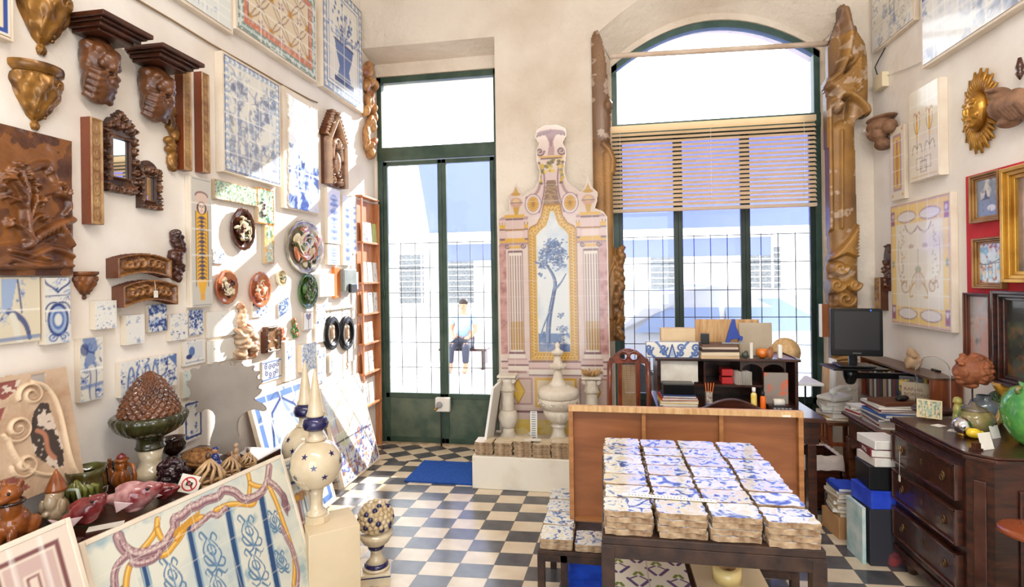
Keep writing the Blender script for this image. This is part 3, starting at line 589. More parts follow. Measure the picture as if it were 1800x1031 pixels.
def d_green(c, k=0):
    c.C[:] = L3((196, 214, 190)); n = c.noise(12, 3, seed=k); c.tint((n - .4) * 3, (74, 128, 92)); c.tint((c.noise(16, 2, seed=k + 1) - .6) * 5, (226, 220, 190)); c.H += n * .012; c.frame(0, .04, (176, 120, 50))
gc = T('relief_tile_corner', 'green relief tiles forming an L beside the yellow strip', 'relief tile', wall('L', 374, 312, 480, 392, .03)[0])
base = gc.matrix_world.copy()
def child_on(parent_m, w, box, name, draw, d, parent, mat=None, side=(200, 180, 150), px=.006):
    m, W_, H_ = wall(w, *box, d=d); c = Cv(W_, H_, px); draw(c); return c.mesh(name, [mat or CERAM, GLAZE], parent, d, side, loc=parent_m.inverted() @ m)
child_on(base, 'L', (376, 324, 450, 356), 'top_tiles', lambda c: d_green(c, 1), .02, gc)
child_on(base, 'L', (451, 332, 480, 394), 'corner_tile', lambda c: (d_green(c, 2), [c.ell(random.Random(i).uniform(-.25, -.05), .2 + .4 * random.Random(i * 7).random(), .04, .04, (90, 30, 60), h=.02) for i in range(9)]), .022, gc)
child_on(base, 'L', (464, 395, 480, 463), 'lower_tile', lambda c: (d_green(c, 3), c.tint((c.noise(5, 2, seed=8) - .4) * 3, (236, 190, 110))), .02, gc)
def dt(seed, dens=.5, strokes=6, sc=5, j=None, base=(232, 230, 222)):
    def f(c):
        azul(c, seed, dens, sc, strokes, base)
        if j: c.joints(*j, w=c.p)
    return f
def d_body(seed, s=1):
    def f(c):
        azul(c, seed, .45, 4, 5, (222, 218, 204)); W = c.W
        c.line(bez((-.05 * s, .98), (.1 * s, .8), (-.12 * s, .6), (0, .5)), (.10, .08), BL2, a=.8); c.line(bez((0, .5), (.05, .35), (-.04, .2), (.02, .02)), (.07, .05), (206, 204, 196)); c.line(bez((-.05, .5), (.02, .35), (-.08, .2), (-.03, .02)), .008, BL3)
        c.line(bez((.05, .55), (.12, .35), (.03, .2), (.07, .02)), .008, BL3); c.line(bez((-.15, .9), (-.02, .7), (.1, .8), (.16, .6)), .012, BL3); c.ell(-.12 * s, .82, .07, .1, BL3, a=.8); c.ell(.1 * s, .72, .05, .07, (214, 210, 200)); c.line([(-W / 2, .22), (W / 2, .25)], .03, BL2, a=.7); c.joints(1, 2, w=c.p * 1.3)
    return f
def d_mask(c):
    azul(c, 41, .42, 6, 3, (224, 222, 214)); W = c.W; c.line([(-W / 2, .72), (W / 2, .74)], .008, BL3)
    for k in range(4): c.ell(0, .36, W * (.42 - .09 * k), .26 - .055 * k, (BL3, BL1, BL2, (222, 222, 218))[k])
    for s in (-1, 1):
        c.line(spiral(s * W * .22, .1, .07, .01, 0, 1.3 * s), .012, BL2); c.line(bez((0, .78), (s * .1, .9), (s * .16, .86), (s * .2, .97)), .014, BL3); c.line(bez((s * .02, .62), (s * .16, .66), (s * .22, .5), (s * .2, .35)), .012, BL3)
    c.joints(1, 2, w=c.p * 1.2)
def d_statue(c):
    azul(c, 44, .35, 4, 3, (222, 212, 186)); W = c.W
    c.poly([(W * .02, .46), (W * .14, .98), (-W * .12, .98), (-W * .1, .46)], BL1); c.line([(W * .14, .96), (W * .2, .46)], .012, BL3); c.ell(-W * .34, .3, .17, .22, BL2, a=.85); c.line(bez((W * .0, .48), (W * .2, .4), (W * .28, .3), (W * .32, .06)), (.05, .03), BL3, a=.9)
    c.line(bez((W * .05, .42), (W * .12, .3), (W * .1, .15), (W * .16, .03)), .045, (226, 222, 206)); c.line([(-W * .18, 0), (-W * .18, 1)], c.p * .7, (246, 244, 238)); c.line([(-W / 2, .05), (W / 2, .08)], .03, BL2, a=.7); c.joints(1, 2, w=c.p)
tile('L', (-45, 487, 70, 604), 'large blue tile group with an obelisk and robed figure, under the carved panel', d_statue, .02)
tile('L', (79, 488, 124, 603), 'two stacked blue tiles showing a medallion, right of the robed figure', d_mask, .035)
tile('L', (141, 593, 181, 703), 'two stacked blue tiles of a dancing boy, left of the big pinecone', d_body(51), .03)
tile('L', (167, 528, 205, 577), 'smudged white and blue tile hung under the small gilded bracket', dt(52, .38, 2, 9), .03)
tile('L', (222, 553, 254, 604), 'blue and white tile with a diagonal wash, under the lower carved arch', dt(53, .35, 3), .035)
tile('L', (261, 535, 293, 582), 'deep blue tile with a curl, touching the lower carved arch', dt(54, .72, 5, 3), .02)
tile('L', (299, 551, 330, 597), 'pale speckled tile right of the deep blue one', dt(55, .42, 6, 8), .025)
tile('L', (332, 544, 357, 588), 'dark blue scroll tile under the foot of the yellow strip', dt(56, .62, 7, 4), .018)
tile('L', (374, 438, 394, 463), 'small blue tile under the dark oval plate', dt(57, .5, 3, 6), .012)
tile('L', (212, 628, 311, 686), 'wide blue tile row with arches directly behind the pinecone', lambda c: (azul(c, 58, .5, 5, 10), [c.line(arc(-c.W * .33 + k * .28, .1, .12, .7, 0, PI), .03, BL2) for k in range(4)], c.poly([(c.W * .3, .95), (c.W * .5, .95), (c.W * .5, .6)], BL2), c.joints(3, 1, w=c.p)), .03)
tile('L', (322, 597, 361, 640), 'blue tile with bow and stripes above the grey cut-out board', lambda c: (azul(c, 59, .3, 4, 2), [c.line([(x * .08, .25), (x * .08, .9)], .01, BL1) for x in range(-4, 6)], c.ell(-.15, .55, .16, .2, BL2), c.ell(-.3, .35, .16, .1, BL3), c.line([(-.5, .12), (.5, .12)], .015, BL2)), .015)
tile('L', (322, 650, 348, 696), 'pale green-blue tile half hidden by the grey cut-out board', dt(60, .2, 2, 5, base=(214, 226, 216)), .02)
tile('L', (364, 546, 418, 590), 'white tile below the left relief plate', dt(61, .22, 2, 5), .015)  # near-white glaze with few blue marks, as on the next tile
tile('L', (364, 596, 416, 634), 'pale tile right above the cut-out board top', dt(62, .15, 2, 5), .015)
tile('L', (444, 528, 478, 556), 'faded blue three-cornered tile under the round relief plate', lambda c: (azul(c, 63, .55, 4, 2), c.K.__iand__(c.X < (c.W / 2) * (2 * c.Y - .0))), .012)
tile('L', (490, 523, 507, 556), 'slanted deep blue tile left of the green snake plate', lambda c: (azul(c, 64, .7, 4, 4, (200, 212, 230)), c.K.__iand__(np.abs(c.Y - .5 - .35 * c.X / c.W) < .4)), .012)
tile('L', (533, 547, 551, 580), 'framed small tile of a purple flower', lambda c: (c.frame(0, .06, (170, 140, 120)), c.line([(0, .1), (0, .6)], .03, (120, 90, 90)), c.ell(0, .7, .2, .15, (120, 84, 110)), c.ell(-.15, .8, .1, .1, (100, 70, 100)), c.ell(.15, .8, .1, .1, (100, 70, 100))), .02)
tile('L', (556, 534, 572, 568), 'pale blue tile with curved edge under the white panel box', dt(66, .5, 3, 5), .012)
tile('L', (554, 568, 571, 601), 'faint blue tile just left of the first black oval frame', dt(67, .3, 2, 5), .014)
tile('L', (501, 599, 519, 668), 'tall pale blue tile pair right of the small framed relief', dt(68, .42, 4, 5, (1, 2)), .03)
tile('L', (531, 603, 556, 650), 'grey scribbled relief tile above the blue-tipped finial', dt(69, .55, 14, 12, base=(216, 216, 210)), .04)
tile('L', (558, 611, 573, 672), 'narrow blue tile pair under the left black oval frame', dt(70, .45, 4, 5, (1, 2)), .015)
tile('L', (579, 622, 592, 653), 'small boxed tile with blue flourish beneath the black oval frames', dt(71, .35, 4, 7), .03)
tile('L', (461, 631, 494, 668), 'blue and white tile with symmetric scroll pattern and lined edges', lambda c: (azul(c, 72, .25, 8, 0), c.rect(-1, .86, 1, .93, BL2), c.rect(-1, .06, 1, .13, BL2), [c.line(spiral(sx * x, y, .14, .02, a, 1.4), .03, BL3) for sx in (-1, 1) for x, y, a in ((.15, .65, 0), (.4, .4, 2), (.15, .3, 4), (.45, .7, 1))]), .008)
def d_column(seed, k):
    def f(c):
        azul(c, seed, .15, 5, 0, (236, 234, 230))
        for i in range(7): y = .1 + .12 * i; c.ell(0, y, c.W * .32, .05, BL2, a=.8); c.line(spiral(0, y, .04, .005, i, 1.2), .006, BL3); c.ell(0, y + .05, c.W * .15, .03, BL1)
        c.joints(1, 6, w=c.p)
    return f
for i, (bx, lb) in enumerate((((576, 430, 597, 465), 'short foot of a tall blue ornament strip above the intercom'), ((603, 345, 618, 466), 'tall narrow strip of blue ornament left of the shelf unit'), ((619, 345, 627, 446), 'thinnest blue ornament strip, touching the shelf unit'))):
    tile('L', bx, lb, d_column(80 + i, i), .03, name='tile_strip', cat='tile panel')
tile('L', (576, 332, 598, 428), 'upper part of a tall ornament strip under the carved niche', d_column(84, 0), .03, name='tile_strip', cat='tile panel')  # same pale ornament as the other strips
tile('L', (612, 560, 623, 634), 'pale tile column beside the shelf unit, behind the ovals', dt(85, .35, 5, 5, (1, 4)), .008, name='tile_strip', cat='tile panel')
def relief(name, w, box, label, cat, draw, d=.02, h=.03, mat=None, px=None, side=(96, 50, 26), group=None, tilt=0, plane=None):
    m, W_, H_ = wall(w, *box, d=d + h * .5, plane=plane); c = Cv(W_, H_, px or max(.0035, max(W_, H_) / 120)); draw(c)
    if tilt: m = m @ Matrix.Rotation(tilt, 4, 'Z')
    o = c.mesh(name, [mat or CARVE, mat or CARVE], None, d, side, loc=m); return tag(o, label, cat, group), c
def d_tree_relief(c):
    W = c.W; m0, w0, h0 = wall('L', -70, 226, 131, 484, d=.045); r = random.Random(4); u = 1 / 262
    def q(x, y): p = m0.inverted() @ onX(x, y, XL + .05); return (p.x / h0, p.y / h0 + .5)
    def L(r_, h, *P): c.line([q(*p) for p in P], tuple(k * u for k in r_) if isinstance(r_, tuple) else r_ * u, h=h)
    c.H += .006 * c.noise(5, 3, seed=9)
    c.poly([q(*p) for p in ((-60, 440), (0, 430), (50, 424), (90, 425), (131, 400), (131, 470), (-60, 470))], h=.014)
    L(9, .022, (55, 297), (72, 290), (89, 289), (97, 310), (108, 338)); L(3, .03, (76, 309), (92, 318), (107, 340), (124, 350), (126, 366), (116, 378)); c.poly([q(*p) for p in ((60, 305), (80, 300), (104, 338), (80, 345))], h=.012)
    L(8, .034, (50, 432), (70, 414), (90, 402), (110, 392), (129, 386)); L(6, .034, (110, 400), (120, 415), (129, 430)); L(7, .03, (60, 450), (90, 436), (110, 440), (129, 450)); L(8, .028, (-10, 470), (20, 455), (45, 462), (80, 470), (110, 462)); L(5, .026, (20, 440), (50, 446), (90, 455))
    for k in range(8): L(2, .04, (58 + 8 * k, 418 - 4 * k), (61 + 8 * k, 428 - 4 * k))
    for P, r0 in ((((56, 430), (55, 418), (48, 387), (46, 361), (50, 335), (43, 316), (40, 300)), (6, 3)), (((47, 368), (34, 353), (24, 348), (14, 346)), (4, 2)), (((50, 385), (56, 372), (63, 353), (66, 335)), (4, 2)), (((48, 345), (39, 330), (29, 314), (14, 312)), (3, 2)), (((52, 392), (62, 382), (73, 377), (86, 382)), (4, 2)), (((53, 420), (45, 408), (39, 400), (21, 392)), (4, 2)), (((62, 356), (70, 352), (78, 354)), (2, 2))): L(r0, .038, *P)
    for cx, cy, R in ((39, 292, 11), (28, 303, 9), (13, 311, 10), (12, 340, 9), (27, 350, 8), (66, 327, 11), (54, 310, 8), (78, 353, 9), (20, 390, 8), (76, 383, 8), (5, 325, 7), (90, 300, 6), (112, 322, 7), (120, 338, 6), (118, 410, 7)):
        for k in range(16): a_ = r.random() * 6.3; g = r.random() * R; x, y = q(cx + g * math.cos(a_), cy + g * math.sin(a_)); c.ell(x, y, 2.8 * u, 2.6 * u, h=.024 + .02 * r.random())
    c.poly([q(*p) for p in ((-60, 474), (131, 470), (131, 486), (-60, 492))], h=.004); c.poly([q(*p) for p in ((-60, 466), (131, 464), (131, 470), (-60, 474))], h=.03)
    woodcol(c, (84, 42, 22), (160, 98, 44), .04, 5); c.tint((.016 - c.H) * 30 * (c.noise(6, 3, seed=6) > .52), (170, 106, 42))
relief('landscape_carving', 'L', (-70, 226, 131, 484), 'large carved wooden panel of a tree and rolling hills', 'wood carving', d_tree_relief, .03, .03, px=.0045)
def half_corbel(name, box, label, leaf, group=None):
    m, w, h = wall('L', *box, d=.02); r = T(name, label, 'wall bracket', m, group=group); dp = w * .42
    prof = [(.10, -.5), (.16, -.46), (.17, -.42), (.10, -.36), (.30, -.30), (.5, -.18), (.74, .02), (.86, .18), (.84, .30), (.80, .34)]
    prof2 = []; 
    for i in range(len(prof) - 1):
        for k in range(6): t = k / 6; prof2.append((prof[i][0] * (1 - t) + prof[i + 1][0] * t, prof[i][1] * (1 - t) + prof[i + 1][1] * t))
    def fn(th, t): return 1 + .10 * abs(math.sin(th * 4.5 + 3 * math.sin(t * 5))) + .06 * math.sin(th * 9 + t * 14) * (t > .2)
    mx = Matrix.Rotation(-PI / 2, 4, 'X') @ Matrix.Identity(4)
    mxx = Matrix(((1, 0, 0, 0), (0, 0, 1, 0), (0, 1, 0, 0), (0, 0, 0, 1)))   # z up of profile -> y of wall, y -> out of the wall
    b = MB(); b.lathe([(p[0] * w / 2, p[1] * h) for p in prof2], 48, fn=fn, mx=mxx, a0=0, a1=PI); b.build('carved_body', leaf, r)
    b = MB(); b.lathe([(.80 * w / 2, .34 * h), (.98 * w / 2, .40 * h), (1.0 * w / 2, .46 * h), (.98 * w / 2, .5 * h)], 40, mx=mxx, a0=0, a1=PI); b.lathe([(.001, .5 * h), (.98 * w / 2, .5 * h)], 40, mx=mxx, a0=0, a1=PI, cap=False); b.build('shelf_top', leaf, r)
    b = MB()
    for k in range(9): t = k / 8; a = PI * (.36 + .05 * math.sin(3 * t)); R = (.34 + .5 * t) * w / 2 * 1.08; b.ell((R * math.cos(a), (-.30 + .55 * t) * h, R * math.sin(a)), (w * .035, h * .03, w * .035), n=8)
    b.tube([(w / 2 * (.3 + .5 * t) * math.cos(PI * .75 - t * .7), (-.28 + .5 * t) * h, w / 2 * (.34 + .55 * t) * math.sin(PI * .75 - t * .7) + .004) for t in [i / 10 for i in range(11)]], [w * (.02 + .04 * math.sin(PI * i / 10)) for i in range(11)], 8)
    b.tube([(w / 2 * (.3 + .45 * t) * math.cos(PI * .2 + t * .5), (-.25 + .5 * t) * h, w / 2 * (.34 + .55 * t) * math.sin(PI * .2 + t * .5) + .004) for t in [i / 10 for i in range(11)]], [w * (.02 + .035 * math.sin(PI * i / 10)) for i in range(11)], 8)
    b.build('acanthus_leaf', leaf, r); return r
GOLDW = M('old_gilding', (158, 110, 44), (76, 46, 18), 12, .32, .35, .004, 24, coat=.2); BRW = M('brown_carving', (140, 84, 40), (74, 38, 20), 9, .35, 0, .004, 22, coat=.25); DKC = M('dark_carving', (84, 42, 24), (46, 22, 14), 9, .3, 0, .003, 26, coat=.3)
half_corbel('wall_bracket', (26, -34, 124, 97), 'larger gilded acanthus bracket cut by the photo top', GOLDW)
half_corbel('wall_bracket', (20, 117, 109, 228), 'gilded acanthus bracket hanging below the larger one', GOLDW)
half_corbel('wall_bracket', (132, 477, 174, 526), 'small brown pinecone-shaped bracket beside the carved panel', BRW)
def lion_corbel(box, label):
    m, w, h = wall('L', *box, d=.03); r = T('carved_corbel', label, 'wall bracket', m); dp = w * .8
    b = MB(); poly = [(-.5, .5), (.5, .5), (.47, .44), (.44, .43), (.40, .36), (.34, .33), (-.34, .33), (-.40, .36), (-.44, .43), (-.47, .44)]
    for k, (s0, y0, y1) in enumerate(((1, .44, .5), (.9, .41, .44), (.8, .36, .41), (.68, .32, .36))): b.box((0, (y0 + y1) / 2 * h, dp * s0 / 2), (w * s0, (y1 - y0) * h, dp * s0))
    b.build('moulded_shelf', DKC, r, bev=.004)
    E = [((0, .10 * h, dp * .2), (w * .30, h * .26, dp * .34)), ((0, -.2 * h, dp * .18), (w * .26, h * .26, dp * .28)), ((0, .06 * h, dp * .48), (w * .16, h * .12, dp * .2)), ((0, -.02 * h, dp * .56), (w * .08, h * .06, dp * .12))]
    for s in (-1, 1): E += [((s * w * .13, .16 * h, dp * .42), (w * .12, h * .07, dp * .12)), ((s * w * .12, .0, dp * .5), (w * .09, h * .06, dp * .08)), ((s * w * .22, .2 * h, dp * .2), (w * .1, h * .08, dp * .16)), ((s * w * .24, -.02 * h, dp * .2), (w * .07, h * .1, dp * .14))]
    tb = []; R = random.Random(len(label))
    for s in (-1, 1):
        for k in range(5):
            y = (-.10 - .07 * k) * h; tb.append(([(s * w * .05, y, dp * .5 - k * dp * .05), (s * w * .16, y - .03 * h, dp * .46 - k * dp * .05), (s * w * .25, y + .01 * h, dp * .3 - k * dp * .04), (s * w * .22, y + .06 * h, dp * .2)], [w * .05, w * .06, w * .045, w * .02]))
    blob('lion_mask', E, M('walnut_lion', (112, 68, 38), (58, 32, 18), 10, .32, 0, .004, 30, coat=.3), r, vox=.005, tubes=tb, smooth=2)
lion_corbel((120, 47, 214, 190), 'dark shelf corbel carved with a lion mask, the larger and left one')
lion_corbel((228, 100, 306, 220), 'smaller dark corbel with a lion mask, right of the larger one')
def d_strip(c):
    c.H[:] = .004; c.frame(0, c.W * .14, h=.012); n = int(1 / (c.W * .9))
    for i in range(n):
        y = .04 + .92 * (i + .5) / n
        for s in (-1, 1): c.line(bez((0, y - .4 / n), (s * c.W * .22, y - .2 / n), (s * c.W * .24, y), (s * c.W * .06, y + .3 / n)), (c.W * .05, c.W * .02), h=.012)
        c.ell(0, y, c.W * .06, .3 / n, h=.013)
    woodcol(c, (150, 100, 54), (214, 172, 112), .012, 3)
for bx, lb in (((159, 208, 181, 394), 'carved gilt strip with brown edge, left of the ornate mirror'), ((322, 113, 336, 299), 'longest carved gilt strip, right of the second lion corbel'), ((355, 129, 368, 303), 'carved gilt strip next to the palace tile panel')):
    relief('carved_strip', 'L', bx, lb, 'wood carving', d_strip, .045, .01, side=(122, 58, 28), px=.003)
def garland(name, w, box, label, cat, mat, dp=.05, n=14, seed=1, taper=True):
    m, W_, H_ = wall(w, *box, d=dp * .6); R = random.Random(seed); E = []
    for k in range(n):
        t = k / (n - 1); ww = (W_ * .5) * (.45 + .5 * math.sin(PI * min(1, t * 1.1)) if taper else .9)
        for q in range(2): E.append(((R.uniform(-.6, .6) * ww, (.48 - .96 * t) * H_, dp * .4), (ww * .45, H_ / n * .9, dp * .5), (R.random(), R.random(), R.random())))
    o = blob(name, E, mat, vox=min(.006, W_ / 14), smooth=1, loc=m); return tag(o, label, cat)
garland('carved_garland', 'L', (293, 190, 316, 297), 'carved gilt drop of fruit and leaves beside the longest strip', 'wood carving', GOLDW)
garland('carved_torch', 'L', (300, 407, 329, 490), 'dark red-brown carved pinecone torch right of the upper carved arch', 'wood carving', DKC, .06, 12, 4)
def mirror(box, label, glass, seed, crest):
    m, w, h = wall('L', *box, d=.03); r = T('carved_mirror', label, 'mirror', m); c = Cv(w, h, .0035); W = c.W; gx0, gy0, gx1, gy1 = glass
    c.K[:] = False; crest(c); c.rect(gx0, gy0, gx1, gy1, m=False)
    q = np.minimum(np.minimum(c.X - gx0, gx1 - c.X), np.minimum(c.Y - gy0, gy1 - c.Y)); k = (q < 0) & (q > -.025); c.H[k] = np.maximum(c.H[k], .018)
    R = random.Random(seed)
    for i in range(26):
        a = i / 26 * 2 * PI; x = max(-1, min(1, 1.4 * math.cos(a))) * W * .42; y = .42 + max(-1, min(1, 1.4 * math.sin(a))) * .37
        c.line(spiral(x, y, W * .09, .01, R.random() * 6, R.choice((-1, 1)) * .9, 12), (W * .045, W * .02), h=.03)
    woodcol(c, (64, 36, 26), (142, 92, 56), .03, seed); c.mesh('carved_frame', [CARVE, CARVE], r, .015, (60, 34, 22))
    b = MB(); b.box(((gx0 + gx1) / 2 * h, ((gy0 + gy1) / 2 - .5) * h, .012), ((gx1 - gx0) * h, (gy1 - gy0) * h, .004)); b.build('mirror_glass', MIRROR, r)
def crest1(c):
    W = c.W; c.rect(-W * .48, .03, W * .48, .78, m=True); R = random.Random(3)
    for i in range(40): a = i / 40 * 2 * PI; c.ell(max(-1, min(1, 1.35 * math.cos(a))) * W * .43, .41 + max(-1, min(1, 1.35 * math.sin(a))) * .37, .032, .03, m=True)
    c.poly([(-W * .45, .76), (-W * .3, .86), (-W * .12, .88), (0, 1), (W * .14, .9), (W * .3, .84), (W * .45, .76)], m=True)
    for s in (-1, 1): c.line(spiral(s * W * .26, .84, .06, .01, 0, s * 1.2), .02, h=.035)
    for k in range(5): c.ell((k - 2) * W * .06, .93 - abs(k - 2) * .025, .02, .045, h=.03, m=True, rot=-(k - 2) * .3)
mirror((183, 190, 244, 342), 'ornate dark mirror with scrolled crest, larger of two', (-.105, .2, .105, .64), 5, crest1)
def crest2(c):
    W = c.W; c.rect(-W * .47, .02, W * .47, .7, m=True); c.ell(0, .7, W * .47, .29, m=True); c.line(arc(0, .7, W * .28, .17, 0, PI), .02, h=.02)
mirror((245, 281, 286, 370), 'small gilded mirror with round arched top, right of the larger', (-.1, .2, .1, .66), 8, crest2)
def d_arch(seed):
    def f(c):
        W = c.W; c.K[:] = False
        cv = lambda y: y
        c.Yo = c.Y; bow = .22 * (1 - (2 * c.X / W) ** 2); yy = c.Y - bow; c.K = (yy > .02) & (yy < .76); c.H[:] = .006
        e = np.minimum(yy - .02, .76 - yy); e = np.minimum(e, W / 2 - np.abs(c.X)); c.H = np.where(e < .09, .026, c.H)
        for s in (-1, 1):
            for x, r in ((.22, .19), (.5, .17), (.72, .15)): b = .22 * (1 - (2 * x * s / W) ** 2); c.line(spiral(s * x, .38 + b, r, .03, seed, s * 1.3, 16), (.07, .03), h=.034)
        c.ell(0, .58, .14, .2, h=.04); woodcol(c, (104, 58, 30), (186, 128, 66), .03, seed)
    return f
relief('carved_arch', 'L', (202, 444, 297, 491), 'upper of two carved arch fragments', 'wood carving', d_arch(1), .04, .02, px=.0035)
a_, _ = relief('carved_arch', 'L', (212, 490, 308, 540), 'lower of two carved arch fragments, price tag hanging on it', 'wood carving', d_arch(2), .04, .02, px=.0035)
b = MB(); b.box((.0, -.005, .085), (.024, .034, .002)); b.tube([(.0, .01, .085), (.004, .06, .075)], .001, 5); b.build('price_tag', PAPER, a_)
def d_niche(c):
    W = c.W; c.K[:] = False; c.rect(-W * .42, .0, W * .42, .62, m=True); c.poly([(-W * .5, .6), (-W * .3, .74), (-W * .3, .8), (0, 1), (W * .22, .82), (W * .3, .7), (W * .5, .58)], m=True)
    for k in range(9): y = .62 + .04 * k; x = W * (.46 - .045 * k); c.ell(x, y, .035, .025, m=True, h=.05); c.ell(-x, y, .035, .025, m=True, h=.05)
    c.line([(-W * .36, 0), (-W * .36, .55), (0, .86), (W * .36, .55), (W * .36, 0)], .025, h=.06); c.line(arc(0, .35, W * .2, .25, 0, PI), .02, h=.05)
    carve(c, 3, 9, (.03, .06), .05, True, (112, 60, 34), (190, 140, 96)); c.ell(0, .3, W * .12, .16, h=.06); c.ell(0, .5, .03, .035, h=.07); c.tint((c.H > .035) * .4, (222, 196, 168))
relief('carved_niche', 'L', (571, 190, 610, 328), 'pointed gothic carved wooden niche with traces of white paint', 'wood carving', d_niche, .03, .05, px=.0045)
garland('carved_ornament', 'L', (636, 118, 668, 272), 'gilt carved scrollwork hanging beside the door frame', 'wood carving', M('worn_gilt', (206, 160, 104), (150, 92, 50), 8, .4, .1, .004, 20), .07, 14, 7, False)
def plate(box, label, rim, cols, seed, n=12, square=False):
    m, w, h = wall('L', *box, d=.04); r = T('relief_plate', label, 'plate', m)
    S = Matrix.Diagonal((1, h / w, 1, 1)); mm = S
    b = MB(); R0 = w / 2; b.lathe([(R0 * .5, 0), (R0 * .9, .012), (R0, .03), (R0 * .97, .036), (R0 * .8, .022), (R0 * .6, .014), (.001, .012)], 40, fn=lambda th, t: 1 + .02 * math.sin(th * 16), mx=mm, cap=False); b.build('dish', rim, r)
    R = random.Random(seed)
    for k in range(len(cols)):
        E = []; tb = []
        for i in range(n):
            a = R.random() * 6.28; q = R.uniform(0, .62) * R0; p = (q * math.cos(a), q * math.sin(a) * h / w, .03 + .012 * R.random()); s = R0 * R.uniform(.1, .24); E.append((p, (s, s * R.uniform(.4, .8), .014), (0, 0, R.random() * 3)))
        for i in range(3):
            a = R.random() * 6; P = [(R0 * .55 * math.cos(a + t * .5) * (1 - .1 * t), R0 * .55 * math.sin(a + t * .5) * (1 - .1 * t) * h / w, .04 + .01 * math.sin(t)) for t in range(6)]; tb.append((P, [R0 * .05] * 6))
        blob(('sculpted_leaf', 'sculpted_creature', 'sculpted_shell')[k], E, cols[k], r, vox=.005, tubes=tb, smooth=1)
    return r
def G(key, c, c2=None): return M(key, c, c2, 14, .12, coat=.6)
g1, g2, g3, g4, g5 = G('olive_glaze', (92, 98, 40), (48, 42, 20)), G('brown_glaze', (88, 42, 24), (44, 22, 14)), G('cream_glaze', (232, 220, 188), (200, 176, 130)), G('rust_glaze', (164, 78, 46), (196, 130, 92)), G('leaf_glaze', (84, 126, 58), (40, 70, 34))
plate((409, 365, 450, 440), 'dark oval plate with olive and brown relief', g2, (g1, g2, g3), 1)
plate((382, 473, 420, 535), 'oval brown and cream relief plate below the yellow strip', g4, (g3, g2), 2)
plate((442, 477, 478, 540), 'oval rust-coloured relief plate, sunlit', g4, (g4, g3), 3)
plate((504, 387, 571, 482), 'largest plate, piled with lobsters and shells', G('grey_glaze', (178, 170, 150), (120, 104, 84)), (g3, g1, g4), 4, 20)
plate((528, 480, 560, 543), 'green oval plate with coiled snake', g5, (g1, g5), 5)
plate((490, 474, 505, 503), 'smallest oval plate, left of the green one', g3, (g3, g1), 6, 5)
garland('ceramic_cherub', 'L', (416, 537, 438, 574), 'small sunlit ceramic fish figure between two oval plates', 'ceramic ornament', G('pale_glaze', (226, 196, 160), (190, 130, 90)), .05, 5, 9)
garland('shell_cluster', 'L', (412, 576, 460, 626), 'brown and cream shell cluster above the cut-out board', 'ceramic ornament', G('shell_glaze', (206, 178, 146), (120, 76, 50)), .09, 9, 11, False)
garland('ceramic_leaf', 'L', (491, 577, 503, 596), 'tiny red-brown ceramic nut cluster beside the framed relief', 'ceramic ornament', g4, .03, 4, 12, False)
garland('ceramic_frog', 'L', (512, 563, 527, 590), 'green ceramic leaf holding two acorns', 'ceramic ornament', M('leaf_and_acorn', (60, 120, 60), (170, 96, 50), 30, .15, coat=.5, thr=(.45, .55)), .03, 4, 13, False)
r_, c_ = relief('framed_relief', 'L', (467, 573, 492, 618), 'small dark framed relief with rounded top and golden scrolls', 'wood carving', lambda c: (c.frame(0, .08, h=.02), carve(c, 8, 5, (.06, .14), .02, True, (120, 80, 46), (206, 160, 104)), c.frame(0, .07, (60, 36, 26)), c.K.__iand__((c.Y < .85) | (np.abs(c.X) < c.W * .38))), .03, .015)
for i, (x0, x1, lb) in enumerate(((573, 599, 'black oval frame holding a cameo, left of the pair'), (600, 624, 'black oval frame holding a cameo, right of the pair'))):
    m, w, h = wall('L', x0, 555, x1, 615, d=.03); r = T('oval_frame', lb, 'picture frame', m, group='black oval frames'); S = Matrix.Diagonal((1, h / w, 1, 1)); R0 = w / 2; b = MB()
    b.lathe([(R0, 0), (R0, .02), (R0 * .96, .028), (R0 * .88, .02), (R0 * .8, .034), (R0 * .7, .03), (R0 * .66, .02), (R0 * .58, .022), (R0 * .55, .008)], 40, mx=S, cap=False); b.build('moulding', BLACKP, r)
    b = MB(); b.lathe([(R0 * .62, .006), (.001, .008)], 32, mx=S, cap=False); b.build('oval_mount', PAPER, r); blob('cameo', [((0, 0, .02), (R0 * .22, h * .18, .014)), ((0, h * .17, .024), (R0 * .14, h * .07, .014)), ((R0 * .1, -h * .12, .02), (R0 * .2, h * .08, .01))], G('cameo', (186, 130, 96), (226, 206, 180)), r, vox=.004)
m, w, h = wall('L', 562, 481, 588, 521, d=.05); o = MB().box((0, 0, .025), (w, h, .05)).build('junction_box', WHITE, bev=.004, loc=m); tag(o, 'flat white electrical box right of the green snake plate', 'electrical box')
m, w, h = wall('L', 588, 470, 626, 522, d=.03); r = T('door_intercom', 'grey and black door entry phone on an orange board', 'intercom', m)
MB().box((-w * .36, 0, .015), (w * .25, h, .03)).build('orange_board', M('orange_wood', (222, 126, 48), (200, 104, 36), 6, .5), r, bev=.002); MB().box((w * .06, h * .08, .04), (w * .6, h * .74, .05)).build('housing', M('intercom_grey', (120, 128, 124), (150, 156, 150), 5, .25), r, bev=.008); MB().box((w * .1, -h * .2, .075), (w * .3, h * .3, .03)).build('handset', BLACKP, r, bev=.006); MB().box((w * .42, h * .05, .03), (w * .12, h * .6, .05)).build('white_cover', WHITE, r, bev=.003)
m, w, h = wall('L', 574, 535, 624, 545, d=.02); r = T('hook_rail', 'white hook rail under the entry phone', 'hook rail', m); MB().box((0, 0, .008), (w, h * .5, .016)).build('rail', WHITE, r, bev=.002)
for k in range(3): MB().tube([((k - 1) * w * .4, 0, .01), ((k - 1) * w * .4, -.01, .03), ((k - 1) * w * .4, -.03, .03), ((k - 1) * w * .4, -.035, .015)], .003, 6).build('hook', BRASS, r)
